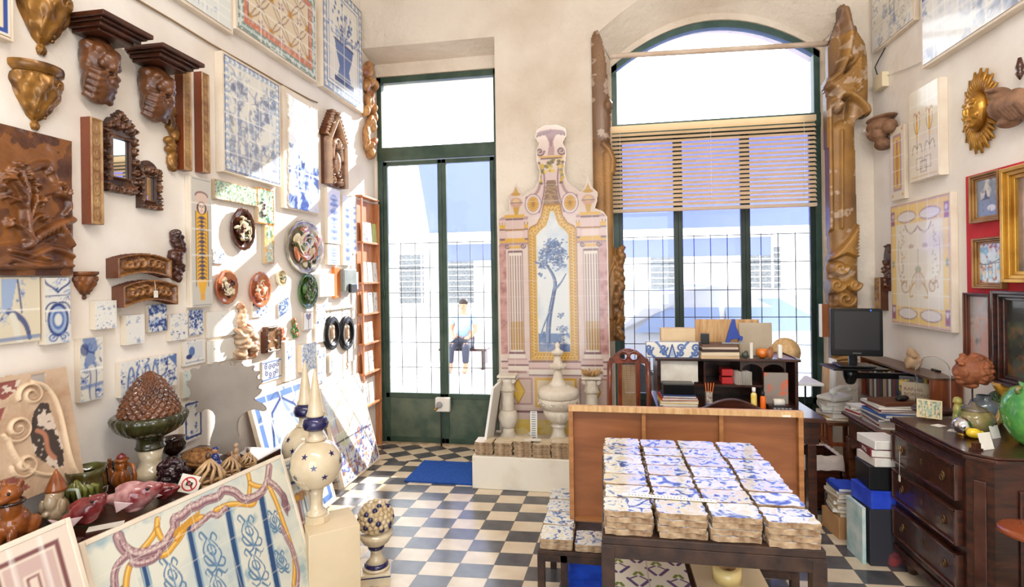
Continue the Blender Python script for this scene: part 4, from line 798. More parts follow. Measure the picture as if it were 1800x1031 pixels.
m, w, h = wall('L', 606, 634, 616, 652, d=.004); o = text('number_five', '5', .085, BRASS, None, Matrix(), .003); o.matrix_local = m; tag(o, 'metal house number 5 on the white wall', 'number')
pts = [onX(x, y, XL + .012) for x, y in ((150, -54), (242, 0), (300, 34), (372, 78), (440, 116), (500, 151), (545, 175), (558, 180))]
b = MB(); b.tube(pts, .0055, 6); tag(b.build('cable', M('dusty_cable', (150, 124, 92), None, rough=.8)), 'thin cable running along the left wall under the upper panels', 'cable')
y0, y1 = 4.645, 5.03; dpt = .062; r = T('shelf_unit', 'narrow orange wooden shelf unit of leaning tiles beside the door', 'shelf', loc=(XL + .001, y0, 0))
SHW = M('orange_shelf_wood', (198, 134, 90), (172, 108, 68), 5, .45, stretch=(8, 8, 1), wood=True)
MB().box((dpt / 2, y1 - y0, 1.2), (dpt, .02, 2.4)).build('far_side', SHW, r, bev=.002); MB().box((.004, (y1 - y0) / 2, 1.55), (.006, y1 - y0, 1.7)).build('back_panel', SHW, r)
zs = [onX(650, y, XL + dpt).z for y in (348, 427, 497, 551, 603, 655, 712)]
for z in zs: MB().box((dpt / 2, (y1 - y0) / 2, z), (dpt + .01, y1 - y0, .018)).build('shelf_board', SHW, r, bev=.002)
MB().box((dpt - .006, .004, 1.55), (.014, .02, 1.72)).build('front_edge', SHW, r)
R = random.Random(2)
for si, z in enumerate(zs[1:]):
    nn = 3 if si < 3 else 2
    for k in range(nn):
        w, h = .15, min(.19, (zs[si] - z) * .82); y = y0 + .055 + k * .12 + R.uniform(0, .01); c = Cv(.10, h, .006); azul(c, 300 + si * 5 + k, R.uniform(.2, .5), 6, 4)
        if si == 0 and k == 2: c.tint(np.ones_like(c.X) * .9, (176, 196, 96))
        m = Matrix.Translation((XL + .022, y + .03, z + .0095 + h / 2)) @ Matrix(((0, 0, 1, 0), (1, 0, 0, 0), (0, 1, 0, 0), (0, 0, 0, 1))) @ Matrix.Rotation(.0, 4, 'Z') @ Matrix.Rotation(-.06, 4, 'X')
        m.translation.x = XL + .026
        o = c.mesh('leaning_tile', TILEMAT, None, .012, (200, 182, 160), back=True, loc=m)
        lv = ('top', 'second', 'third', 'fourth', 'fifth', 'bottom')[si]; pos = (('left', 'middle', 'right') if nn == 3 else ('left', 'right'))[k]
        tag(o, ('yellow-green tile' if si == 0 and k == 2 else 'blue and white tile') + ', ' + pos + ' one on the ' + lv + ' shelf beside the door', 'tile', 'tiles on the shelf unit')
def lean(name, label, cat, TL, TR, BR, draw, d=.03, px=None, border=.016, mat=None, back=True, side=(232, 222, 204), group=None):
    TL, TR, BR = Vector(TL), Vector(TR), Vector(BR); x = TR - TL; w = x.length; x.normalize(); y = TR - BR; y -= x * y.dot(x); h = y.length; y.normalize(); z = x.cross(y)
    m = Matrix((x, y, z)).transposed().to_4x4(); m.translation = TL + x * w / 2 - y * h / 2 - z * d
    bl = m @ Vector((0, -h / 2, 0)); r = T(name, label, cat, m, group=group); c = Cv(w - 2 * border, h - 2 * border, px or max(w, h) / 130)
    def q(px_, py_): o_ = cam.matrix_world.translation; dd = ray(px_, py_); f_ = m @ Vector((0, 0, d)); p_ = m.inverted() @ (o_ + dd * ((f_ - o_).dot(z) / dd.dot(z))); return (p_.x / c.h, p_.y / c.h + .5)
    c.q = q; draw(c); c.mesh('painted_tiles', [mat or GLAZE, GLAZE], r, d - .003, side, z0=d * .3)
    b = MB(); e = border
    for s in (-1, 1): b.box((s * (w / 2 - e / 2), 0, d / 2), (e, h, d)); b.box((0, s * (h / 2 - e / 2), d / 2), (w - 2 * e, e, d))
    b.build('wooden_tray', CREAM, r, bev=.003); MB().box((0, 0, d * .15), (w - 2 * e, h - 2 * e, d * .3)).build('backing_board', ORWOOD, r); return r
PUR, YEL, BLG = (128, 92, 104), (226, 166, 62), (84, 120, 152)
def d_rococo(c):
    W = c.W; q = c.q; u = 1 / 250; c.C[:] = L3((222, 221, 206)); c.tint((c.noise(5, 4, seed=1) - .48) * 3, (192, 203, 200)); c.tint((c.noise(8, 4, seed=2) - .6) * 5, (160, 182, 188))
    def S(P, r, col, n=4, a=1):
        P = [q(*p) for p in P]; Q = []
        for i in range(len(P) - 1):
            p0, p1, p2, p3 = P[max(i - 1, 0)], P[i], P[i + 1], P[min(i + 2, len(P) - 1)]
            for k in range(n): t = k / n; Q.append(tuple(.5 * (2 * p1[j] + (p2[j] - p0[j]) * t + (2 * p0[j] - 5 * p1[j] + 4 * p2[j] - p3[j]) * t * t + (3 * p1[j] - p0[j] - 3 * p2[j] + p3[j]) * t ** 3) for j in (0, 1)))
        Q.append(P[-1]); c.line(Q, tuple(k * u for k in r) if isinstance(r, tuple) else r * u, col, a=a); return Q
    for x0, y0, x1 in ((253, 992, 262), (333, 928, 354), (400, 890, 426), (460, 872, 489)):
        for dx, r_, col in ((0, 4.6, (54, 82, 124)), (5.5, 1.2, (140, 170, 186)), (-5.5, .8, (170, 190, 196))): S(((x0 + dx, y0), (x1 + dx, 1031), (x1 + dx + (x1 - x0) * .5, 1080)), r_, col)
    BG = (96, 130, 160)
    for x, y, s in ((305, 1012, 1.1), (374, 968, 1.1), (384, 1030, 1), (440, 935, 1.0), (452, 995, 1.0), (484, 915, .6), (496, 985, .6), (215, 1060, 1)):
        for k in (-1, 1):
            for P in (((0, 24), (8, 14), (14, 2), (10, -10), (4, -18)), ((2, 22), (12, 22), (17, 12), (12, 8), (9, 13)), ((3, -20), (9, -30), (14, -24), (11, -18)), ((1, 6), (6, 0), (5, -8), (0, -12)), ((2, 28), (10, 34), (16, 28))): S([(x + k * s * a_ + s * b_ * .3, y + s * b_) for a_, b_ in P], (1.5, .7), BG)
        S(((x + s * 7, y + 22 * s), (x, y), (x - s * 6, y - 20 * s)), (1.6, .8), (120, 150, 176))
    def rib(P, r, wig=0):
        S(P, r * 1.22, (112, 78, 92)); Q = S(P, r, (176, 142, 142)); c.line([(x - .1 * r * u, y + .4 * r * u) for x, y in Q], r * .34 * u, (216, 192, 186)); c.line([(x, y - .55 * r * u) for x, y in Q], r * .2 * u, (128, 92, 104))
        for i in range(0, len(Q) - 1, 2): x, y = Q[i]; c.line([(x, y - r * u * .8), (x + .4 * r * u, y + r * u * .8)], .35 * u, (128, 92, 104), a=.8)
        if wig:
            for i in range(0, len(Q), 3): x, y = Q[i]; c.ell(x, y + r * u, r * .5 * u, r * .45 * u, (170, 134, 136)); c.ell(x, y + r * u * 1.05, r * .3 * u, r * .25 * u, (206, 180, 176))
    def yel(P, r=3): S(P, r * 1.25, (150, 100, 46)); Q = S(P, r, (224, 164, 62)); c.line([(x, y + .35 * r * u) for x, y in Q], r * .3 * u, (240, 204, 120))
    yel(((278, 912), (275, 932), (262, 952), (244, 972))); yel(((278, 930), (283, 942), (290, 950))); yel(((270, 976), (293, 973), (307, 957), (318, 943), (332, 918), (345, 910), (360, 909))); yel(((230, 992), (226, 1003), (223, 1020), (222, 1040)))
    yel(((312, 945), (326, 925), (339, 915), (356, 908))); yel(((380, 896), (403, 886), (426, 885), (445, 886), (452, 873))); yel(((437, 832), (440, 848), (439, 868))); yel(((440, 848), (450, 853), (462, 855)))
    rib(((209, 942), (215, 957), (226, 968), (242, 974), (258, 971), (275, 965), (291, 955), (302, 939), (309, 925), (308, 912), (322, 905), (336, 892), (350, 887), (362, 879), (384, 872), (394, 861), (413, 864), (426, 875), (440, 876), (458, 867), (470, 848), (474, 820)), 5, 1)
    rib(((233, 988), (246, 990), (264, 986), (276, 979), (282, 970)), 3.2, 1); rib(((340, 929), (358, 915), (371, 903), (384, 905), (398, 892)), 3.2, 1); rib(((224, 976), (214, 985), (206, 996), (202, 1011), (203, 1030), (206, 1050)), 3.4, 1)
    yel(((474, 854), (487, 883), (500, 921), (512, 956), (519, 989), (517, 1027)), 3.2); rib(((474, 846), (487, 856), (499, 873), (507, 892)), 4.2, 1); rib(((497, 928), (507, 950), (515, 965), (521, 985), (525, 1008), (523, 1035)), 3.2, 1)
    for k in range(9): S(((496, 862 + 3 * k), (503, 868 + 4 * k), (507, 882 + 3 * k)), .8, (128, 92, 104)); S(((308 + 5 * k, 940 - 4 * k), (311 + 5 * k, 930 - 4 * k)), 1.6, (206, 150, 60))
    c.joints(7, 7, (234, 230, 216), w=c.p * .5)
def d_frameC(c):
    W = c.W; c.C[:] = L3((232, 216, 200)); c.tint((c.noise(4, 3, seed=5) - .4) * 1.2, (224, 204, 190))
    for d, w, col in ((.035, .018, (128, 84, 84)), (.06, .05, (206, 178, 170)), (.115, .008, (150, 104, 104)), (.14, .006, PUR), (.16, .018, (214, 190, 180)), (.185, .005, PUR)): c.frame(d, w, col)
    P = bez((-W * .3, .66), (W * .1, .72), (W * .34, .74), (W * .32, .56)); c.line(P, .014, (180, 130, 60)); c.line(P, .011, (232, 186, 92)); c.line(bez((W * .3, .56), (W * .26, .5), (W * .22, .5), (W * .2, .42)), .01, (220, 160, 60)); c.line(spiral(W * .05, .5, .06, .01, 0, 1.2), .006, PUR); c.line(bez((-.1, .6), (0, .4), (.1, .45), (.12, .5)), (.014, .004), (170, 120, 120)); c.joints(3, 3)
def d_staff(c):
    W = c.W; c.C[:] = L3((216, 218, 208)); c.tint((c.noise(5, 3, seed=6) - .45) * 2, (190, 200, 202)); c.frame(.02, .012, (70, 96, 140)); c.frame(.045, .006, (110, 134, 170)); c.line([(W * .1, .86), (W * .34, .86)], .01, (60, 84, 130)); c.line([(W * .1, .86), (W * .1, .8)], .01, (60, 84, 130))
    for s in (-1, 1): c.line(spiral(W * .25 + s * .03, .76, .03, .006, 0, s * 1.3), .009, (190, 140, 90))
    c.line([(W * .25, .78), (W * .27, .3)], (.012, .009), (132, 92, 96)); c.line([(W * .27, .3), (W * .28, .02)], .008, (120, 84, 70)); c.ell(W * .25, .76, .016, .02, YEL); c.joints(1, 5)
TLa, TRa = onZ(140, 955, .8), onZ(497, 797, .8)
va = Vector((.20, -.03, -.6)) * (.77 / .6); lean('leaning_tile_picture', 'large leaning tile panel of blue balusters with purple and yellow scrolls', 'tile picture', TLa, TRa, TRa + va, d_rococo, .04, px=.003)
TRb = onZ(530, 797, .76); lean('leaning_tile_picture', 'narrow tile panel with a staff, leaning behind the baluster panel', 'tile picture', TRb + Vector((-.10, -.22, 0)), TRb, TRb + Vector((.2, -.085, -.61)) * 1.22, d_staff, .035)
TRc, TLc = onZ(124, 907, .9), onZ(-60, 985, .9)
lean('leaning_tile_picture', 'cream tile panel with mauve line border, cut by the lower left corner', 'tile picture', TLc, TRc, TRc + Vector((.30, -.03, -.86)), d_frameC, .035)
r = T('display_table', 'long dark wooden table along the left wall, crowded with ceramics', 'table', loc=(-1.99, 1.8, 0)); TZ = .74
MB().box((0, -.1, TZ - .02), (.5, 1.9, .04)).build('tabletop', DKWOOD, r, bev=.006); MB().box((0, -.1, TZ - .09), (.42, 1.8, .10)).build('apron', DKWOOD, r)
for sx in (-1, 1):
    for y in (-.98, .8): MB().box((sx * .2, y, (TZ - .04) / 2), (.06, .06, TZ - .04)).build('leg', DKWOOD, r, bev=.004)
def on_table(x, y): p = onZ(x, y, TZ + .001); return p
def pinecone(b, R, H, rows, per, z0=0, sc=.16, mi=0, prof=None, amp=1.0):
    n = per * 8; k = rows * 7; pts = []
    prof = prof or (lambda t: math.sin(PI * (.52 + .48 * t)) ** .8 if t < 1 else 0)
    vs = []
    for j in range(k + 1):
        t = j / k; rr = R * prof(t)
        for i in range(n):
            u = i / n * per; v = t * rows; row = math.floor(v); best = 0
            for rw in (row, row - 1):
                off = .5 * (rw % 2); du = abs((u + off) % 1 - .5) * 2; dv = v - rw
                if 0 <= dv < 2: q = 1 - math.hypot(du * 1.0, (dv - .55) / .95); best = max(best, q * (1.3 - .5 * dv))
            th = 2 * PI * i / n; ra = rr + R * sc * max(0, best) * amp * (1 if t > .02 else 0) * min(1, (1 - t) * 6 + .15); vs.append((ra * math.cos(th), ra * math.sin(th), z0 + H * t))
    fs = [(j * n + i, j * n + (i + 1) % n, (j + 1) * n + (i + 1) % n, (j + 1) * n + i) for j in range(k) for i in range(n)]; fs.append(tuple(k * n + i for i in range(n)))
    b.add(vs, fs, mi, True)
p = on_table(265, 840); p.x = max(p.x, XL + .165); u = T('pinecone_urn', 'big brown glazed pinecone finial in a dark green fluted cup', 'urn', loc=p)
b = MB(); b.lathe([(.068, 0), (.068, .045), (.05, .055), (.042, .09), (.055, .14)], 32); b.build('white_foot', G('cream_foot', (214, 200, 172), (190, 172, 140)), u)
b = MB(); b.lathe([(.058, .14), (.062, .15), (.056, .155), (.054, .19), (.064, .195), (.07, .2)], 32); b.lathe([(.07, .2), (.10, .215), (.132, .24), (.148, .27), (.152, .29), (.142, .302), (.11, .30)], 96, fn=lambda th, t: 1 + .045 * abs(math.sin(th * 12))); b.build('fluted_cup', G('dark_green_glaze', (62, 62, 30), (36, 34, 18)), u)
b = MB(); pinecone(b, .122, .215, 11, 22, .285, .10, prof=lambda t: (1 - t ** 1.55) ** .75 if t < 1 else .01); b.build('pinecone', G('amber_glaze', (112, 62, 28), (72, 38, 18)), u)
def d_inlay(c):
    W = c.W; c.C[:] = L3((202, 174, 146)); c.tint((c.noise(8, 4, seed=3) - .4) * 2, (176, 142, 112)); red = (142, 78, 70); n = c.noise(9, 4, seed=4)
    def st(pts, col):
        before = c.C.copy(); c.poly(pts, col); k = np.abs(c.C - before).sum(2) > 0; c.C[k & (n > .56)] = L3((214, 196, 178)); c.H[k] = -.003
    c.H[:] = 0
    X0 = -W * .12
    st([(X0 - .2, .92), (X0 + .04, .93), (X0 + .02, .82), (X0 - .1, .76), (X0 - .2, .80)], (62, 56, 54)); st([(X0 + .10, .94), (X0 + .34, .94), (X0 + .30, .86), (X0 + .2, .80), (X0 + .09, .86)], red); st([(X0 + .08, .78), (X0 + .2, .74), (X0 + .16, .66), (X0 + .06, .6), (X0 - .04, .68)], red); st([(X0 - .3, .74), (X0 - .12, .72), (X0 - .1, .58), (X0 - .2, .5), (X0 - .3, .56)], red)
    st([(X0 - .14, .48), (X0 - .04, .52), (X0 + .08, .46), (X0 + .06, .34), (X0 - .02, .26), (X0 - .14, .34)], (60, 58, 58)); st([(X0 + .0, .2), (X0 + .2, .2), (X0 + .28, .08), (X0 + .1, .02), (X0, .06)], red); st([(X0 - .3, .16), (X0 - .06, .16), (X0 - .1, .02), (X0 - .3, .02)], red); st([(X0 + .42, .96), (X0 + .54, .96), (X0 + .5, .82), (X0 + .44, .86)], (170, 160, 150))
    st([(X0 + .40, .66), (X0 + .46, .72), (X0 + .52, .7), (X0 + .58, .3), (X0 + .56, .14), (X0 + .48, .16), (X0 + .36, .3), (X0 + .34, .5)], (66, 54, 48))
    for cx, cy, R, a, t in ((X0 + .40, .80, .10, 3.3, -1.5), (X0 + .26, .56, .11, 3.4, 1.5), (X0 + .27, .26, .10, 3, 1.4)): c.line(spiral(cx, cy, R, .02, a, t, 30), .016, (226, 198, 164), h=.012); c.line(spiral(cx, cy, R * .86, .01, a, t, 30), .007, (150, 116, 88))
    for P in (bez((X0 + .42, .9), (X0 + .7, .84), (X0 + .56, .3), (X0 + .66, .05)), bez((X0 + .18, .5), (X0 + .2, .3), (X0 + .3, .14), (X0 + .5, .1))): c.line(P, .016, (226, 198, 164), h=.012)
    for k in range(10): c.ell(X0 + .40 + .016 * (k % 3) + .02 * (k // 4), .3 + .04 * k, .006, .006, (226, 214, 196))
    c.line(bez((X0 + .4, .5), (X0 + .52, .44), (X0 + .4, .36), (X0 + .5, .24)), .018, (180, 120, 92))
TRs = onX(117, 640, XL + .055); BRs = onX(141, 840, XL + .14); BRs.y = TRs.y; BRs.z = max(BRs.z, TZ + .004); TLs = Vector((TRs.x, TRs.y - .55, TRs.z))
x = Vector((0, 1, 0)); y = (TRs - BRs).normalized(); z = x.cross(y); m = Matrix((x, y, z)).transposed().to_4x4(); h = (TRs - BRs).length; m.translation = TLs + x * .275 - y * h / 2 - z * .03
c = Cv(.55, h, .0042); d_inlay(c); e = c.noise(16, 2, seed=3) * .03; c.K &= (c.Y < .995 - e * .6) & (c.W / 2 - c.X > e * .3); o = c.mesh('inlaid_slab', [STONE, STONE], None, .03, (206, 176, 142), loc=m, back=True); tag(o, 'stone slab inlaid with red and dark marble and scrolls, leaning on the wall', 'stone slab')
pts = [(-.10, 0), (.15, 0), (.14, .12), (.09, .2), (.09, .34), (.13, .40), (.24, .47), (.38, .42), (.36, .50), (.24, .56), (.30, .60), (.34, .66), (.28, .68), (.36, .76), (.27, .78), (.33, .86), (.24, .86), (.27, .93), (.17, .90), (.12, .97), (.05, .91), (.01, 1.0), (-.05, .92), (-.12, .99), (-.16, .92), (-.24, .96), (-.27, .90), (-.36, .92), (-.33, .82), (-.40, .76), (-.34, .68), (-.38, .58), (-.26, .58), (-.31, .5), (-.28, .44), (-.20, .5), (-.12, .44), (-.12, .32), (-.16, .2), (-.18, .1)]
def smooth_poly(P, it=2):
    for _ in range(it): P = [q for i in range(len(P)) for q in ((P[i][0] * .75 + P[(i + 1) % len(P)][0] * .25, P[i][1] * .75 + P[(i + 1) % len(P)][1] * .25), (P[i][0] * .25 + P[(i + 1) % len(P)][0] * .75, P[i][1] * .25 + P[(i + 1) % len(P)][1] * .75))]
    return P
pc = on_table(402, 797); hh = .50; b = MB(); b.prism([(x * hh * 1.02, y * hh) for x, y in smooth_poly(pts, 1)], -.012, .012, mx=Matrix(((1, 0, 0, 0), (0, 0, -1, 0), (0, 1, 0, 0), (0, 0, 0, 1))))
o = b.build('cut_out_board', M('grey_backed_board', (160, 150, 140), (148, 138, 128), 7, .8), bev=.002, loc=at(pc, YAW + .15)); tag(o, 'grey back of a jagged cut-out board standing on the left table', 'board')
def pot(name, label, px, prof, mat, n=32, fn=None, cat='pot'):
    o = MB().lathe(prof, n, fn=fn, cap=False).build(name, mat, loc=on_table(*px)); return tag(o, label, cat)
def thing_at(name, label, cat, px, rz=0): return T(name, label, cat, loc=on_table(*px), rz=rz)
BRG = G('caramel_glaze', (158, 88, 34), (110, 54, 22)); REDG = G('oxblood_glaze', (150, 66, 66), (92, 16, 22)); SILV = G('silvery_glaze', (216, 190, 190), (176, 140, 142)); DKG = G('dark_brown_glaze', (54, 30, 22), (30, 18, 14))
t = thing_at('dog_figurine', 'orange-brown glazed seated dog figurine at the left edge', 'figurine', (27, 948), .4)
blob('body', [((0, 0, .06), (.045, .05, .06)), ((0, -.02, .12), (.032, .034, .05)), ((0, -.02, .175), (.034, .04, .032)), ((0, -.06, .165), (.018, .03, .016)), ((-.025, -.01, .205), (.010, .012, .018)), ((.025, -.01, .205), (.010, .012, .018)), ((-.02, -.05, .03), (.014, .02, .035)), ((.02, -.05, .03), (.014, .02, .035)), ((-.02, -.075, .01), (.014, .022, .01)), ((.02, -.075, .01), (.014, .022, .01)), ((.04, .03, .04), (.02, .035, .035)), ((-.04, .03, .04), (.02, .035, .035))], BRG, t, .004)
b = MB(); b.tube([(.036 * math.cos(a), -.02 + .038 * math.sin(a), .142) for a in [i * 2 * PI / 16 for i in range(16)]], .006, closed=True); b.build('collar', DKG, t)
for s in (-1, 1): MB().ell((s * .014, -.056, .182), (.005, .004, .006)).build('eye', BLACKP, t)
t = thing_at('gnome_jug', 'gnome-shaped jug with a pointed orange hat', 'jug', (100, 919), .3)
blob('body', [((0, 0, .05), (.042, .04, .055)), ((0, -.01, .11), (.03, .03, .03)), ((0, -.035, .09), (.022, .016, .035)), ((.035, -.02, .07), (.012, .014, .03)), ((-.035, -.02, .07), (.012, .014, .03)), ((-.01, -.045, .05), (.014, .012, .012)), ((0, -.038, .115), (.006, .009, .006))], G('gnome_glaze', (178, 160, 130), (120, 84, 50)), t, .0035)
b = MB(); b.lathe([(.036, .125), (.034, .135), (.022, .165), (.010, .19), (.003, .205)], 20); b.build('pointed_hat', BRG, t); b = MB(); b.tube([(.03, .01, .12), (.065, .01, .12), (.075, .01, .08), (.06, .01, .04), (.035, .01, .03)], .007); b.build('handle', G('grey_green_glaze', (150, 160, 140), (120, 128, 108)), t)
t = thing_at('leaf_jug', 'wide brown and green leaf-shaped pot beside the stone slab', 'pot', (152, 888))
b = MB(); b.lathe([(.05, 0), (.062, .02), (.07, .06), (.066, .11), (.062, .13), (.074, .155), (.068, .155), (.055, .13)], 40, fn=lambda th, tt: 1 + .05 * math.sin(th * 7) * (tt > .3), cap=False); b.build('vessel', G('mottled_leaf', (60, 40, 20), (80, 84, 34)), t)
b = MB()
for k in range(7): a = k * .28 - 1.9; b.tube([(.02 * math.cos(-.8), .02 * math.sin(-.8) - .04, .13), (.07 * math.cos(a), .07 * math.sin(a), .09), (.072 * math.cos(a), .072 * math.sin(a), .04)], [.004, .012, .004], 6)
b.build('leaf_ribs', G('olive_leaf', (116, 118, 48), (80, 84, 30)), t)
def fish(name, label, px, L, rz, tiltz, mat, fin):
    t = thing_at(name, label, 'fish jug', px, rz); s = L / .2; k = Matrix.Translation((0, 0, .068 * s)) @ Matrix.Rotation(tiltz, 4, 'Y')
    b = blob('body', [((0, 0, 0), (.075 * s, .042 * s, .052 * s)), ((.05 * s, 0, .012 * s), (.045 * s, .032 * s, .036 * s)), ((.088 * s, 0, .02 * s), (.018 * s, .016 * s, .014 * s)), ((-.07 * s, 0, .012 * s), (.035 * s, .018 * s, .022 * s)), ((0, 0, -.045 * s), (.035 * s, .03 * s, .012 * s)), ((-.01 * s, 0, .045 * s), (.05 * s, .01 * s, .02 * s))], mat, t, .004, loc=k)
    c = MB(); c.prism([(-.09 * s, 0), (-.14 * s, .05 * s), (-.125 * s, 0), (-.145 * s, -.045 * s)], -.006 * s, .006 * s, mx=k @ Matrix.Rotation(PI / 2, 4, 'X')); c.build('tail_fin', fin, t, bev=.002)
    c = MB(); c.prism([(.01 * s, -.01 * s), (-.05 * s, .015 * s), (-.05 * s, -.03 * s)], .0, .006, mx=k @ Matrix.Translation((0, -.043 * s, 0)) @ Matrix.Rotation(PI / 2, 4, 'X')); c.build('side_fin', fin, t, bev=.002)
    for sy in (-1, 1): MB().ell((.058 * s, sy * .03 * s, .026 * s), (.007 * s, .004 * s, .007 * s), mx=k).build('eye', BLACKP, t)
fish('fish_jug', 'small red and silver fish jug nearest the cream leaning panel', (152, 925), .17, .35, -.5, REDG, SILV)
t = fish('fish_jug', 'big red and pale lustre fish jug in the middle of the table', (236, 903), .20, .5, -.15, G('red_lustre', (206, 160, 158), (120, 26, 34)), SILV)
fish('fish_jug', 'small red lobster-like dish half hidden by the baluster panel', (288, 880), .12, .4, 0, REDG, SILV)
pot('brown_mortar', 'plain dark brown pot left of the brown figure jug', (190, 848), [(.03, 0), (.045, .01), (.05, .05), (.044, .075), (.055, .085), (.05, .085), (.038, .07)], DKG)
t = thing_at('figure_jug', 'brown seated-figure jug with a looped handle, in front of the pinecone urn', 'jug', (214, 862), -.1)
blob('body', [((0, 0, .05), (.04, .035, .05)), ((0, 0, .11), (.026, .026, .03)), ((0, 0, .135), (.03, .03, .012)), ((-.04, -.01, .06), (.014, .014, .035)), ((.03, -.02, .07), (.014, .014, .03))], BRG, t, .004, tubes=[([(-.04, -.01, .05), (-.055, -.01, .09), (-.055, -.01, .14)], [.010, .009, .008])])
b = MB(); b.tube([(.03, 0, .12), (.065, 0, .12), (.078, 0, .07), (.06, 0, .02)], .008); b.build('handle', BRG, t); b = MB(); b.lathe([(.02, .14), (.016, .155), (.004, .165)], 16); b.build('cap', REDG, t)
garl = []
R = random.Random(5); E = []
for k in range(60): a, q = R.uniform(0, 2 * PI), R.uniform(-.8, 1); rr = math.sqrt(1 - q * q) * .055; E.append(((rr * math.cos(a), rr * math.sin(a), .055 + q * .05), (.012, .012, .012)))
E.append(((0, 0, .05), (.05, .05, .045))); o = blob('berry_cluster', E, G('aubergine_glaze', (52, 28, 34), (34, 18, 22)), vox=.0035, smooth=0, loc=on_table(302, 848)); tag(o, 'dark purple ceramic berry ball right of the pinecone urn', 'ceramic ornament')
pot('footed_bowl', 'dark bronze footed bowl behind the berry ball', (305, 806), [(.03, 0), (.034, .01), (.02, .02), (.03, .03), (.055, .05), (.06, .08), (.05, .10), (.058, .112), (.05, .11), (.04, .09)], DKG, cat='bowl')
c = MB(); R = random.Random(3)
for k in range(26): rr = .03 + .055 * abs(math.sin(k / 25 * PI)) ** .5; c.tube([((rr + .004 * math.sin(7 * a + k)) * math.cos(a), (rr + .004 * math.sin(5 * a + k)) * .8 * math.sin(a), .008 + k * .0032) for a in [i * 2 * PI / 20 for i in range(20)]], .005, 5, closed=True)
c.ell((0, 0, .05), (.07, .055, .04)); tag(c.build('straw_basket', M('straw', (176, 126, 74), (110, 70, 38), 60, .8, bump=.003), loc=on_table(352, 822)), 'straw nest basket in front of the grey cut-out board', 'basket')
def openwork(px, s, label):
    t = T('openwork_cone', label, 'ceramic ornament', loc=on_table(*px)); b = MB()
    for k in range(9):
        a = k * 2 * PI / 9; b.tube([(.045 * s * math.cos(a), .045 * s * math.sin(a), .004), (.05 * s * math.cos(a), .05 * s * math.sin(a), .03 * s), (.03 * s * math.cos(a + .5), .03 * s * math.sin(a + .5), .06 * s), (.006 * s, 0, .09 * s)], [.007 * s, .008 * s, .006 * s, .005 * s], 6); b.tube([(.045 * s * math.cos(a), .045 * s * math.sin(a), .02 * s), (.045 * s * math.cos(a + .7), .045 * s * math.sin(a + .7), .025 * s)], .006 * s, 6)
    b.tube([(.046 * s * math.cos(i * .393), .046 * s * math.sin(i * .393), .006) for i in range(16)], .007 * s, closed=True); b.build('pierced_shell', G('tan_glaze', (206, 172, 126), (150, 110, 70)), t); MB().ell((0, 0, .10 * s), (.010 * s, .010 * s, .014 * s)).build('knob', G('dark_knob', (90, 56, 36), (60, 36, 24)), t)
openwork((367, 850), 1.25, 'largest pierced tan ceramic cone, beside the no-photo sign'); openwork((403, 832), .9, 'smaller pierced tan ceramic cone right of the blue figure'); openwork((436, 818), .75, 'smallest pierced tan ceramic cone at the table end')
t = thing_at('blue_figurine', 'small kneeling figurine in a blue robe behind the pierced cone', 'figurine', (379, 828)); blob('robe', [((0, 0, .03), (.04, .03, .03)), ((0, 0, .06), (.022, .02, .03)), ((.03, -.01, .03), (.02, .02, .02))], G('cobalt_glaze', (34, 56, 128), (20, 36, 92)), t, .0035); MB().ell((0, -.002, .10), (.013, .013, .015)).build('head', G('skin_glaze', (190, 140, 110)), t); MB().ell((0, .002, .109), (.014, .014, .009)).build('cap', G('cobalt_glaze', (34, 56, 128)), t)
t = thing_at('mother_figurine', 'pale brown clay figurine just left of the smallest pierced cone', 'figurine', (415, 818)); blob('body', [((0, 0, .03), (.022, .02, .035)), ((0, 0, .07), (.014, .013, .02)), ((0, 0, .10), (.011, .011, .013)), ((-.018, -.008, .055), (.008, .01, .02))], G('clay_glaze', (190, 156, 122), (150, 112, 80)), t, .003)
t = T('no_photo_sign', 'tilted white card with a red no-photography symbol', 'sign', mat=at(on_table(333, 864) + Vector((0, 0, .034)), YAW + .35, -.5, .35)); MB().box((0, 0, 0), (.082, .004, .074)).build('card', PAPER, t)
RD = M('sign_red', (200, 30, 40), None, rough=.5)
b = MB(); b.tube([(.027 * math.cos(a), -.003, .027 * math.sin(a)) for a in [i * 2 * PI / 24 for i in range(24)]], .0028, 6, closed=True); b.tube([(-.019, -.003, .019), (.019, -.003, -.019)], .0028, 6); b.build('red_ring', RD, t); b = MB(); b.box((0, -.0025, 0), (.026, .001, .016)); b.box((-.004, -.0025, .010), (.010, .001, .005)); b.build('camera_symbol', BLACKP, t); 
b = MB(); b.lathe([(.005, 0), (.005, .0015)], 16, mx=Matrix.Translation((0, -.003, 0)) @ Matrix.Rotation(PI / 2, 4, 'X')); b.build('lens_symbol', PAPER, t)
o = MB().box((0, 0, .001), (.11, .05, .0015)).build('price_card', PAPER, loc=at(on_table(186, 925), YAW + .5)); tag(o, 'white handwritten card lying at the table edge above the cream panel', 'card')
b = MB(); b.tube([(0, 0, .003), (.03, 0, .04), (.05, .0, .075), (.065, 0, .08), (.062, 0, .06), (.02, 0, .004)], .0016, 6); tag(b.build('bent_wire', GREYP, loc=at(on_table(158, 890), .4)), 'bent silver wire stand between the two red fish', 'wire')
o = MB().box((0, 0, .012), (.16, .20, .024)).build('wooden_tray', DKC, bev=.004, loc=at(on_table(62, 975) + Vector((.03, -.02, 0)), .2)); tag(o, 'brown wooden tray at the bottom left, below the orange dog', 'tray')
PED = M('cream_pedestal', (226, 206, 172), (212, 190, 152), 3, .6)
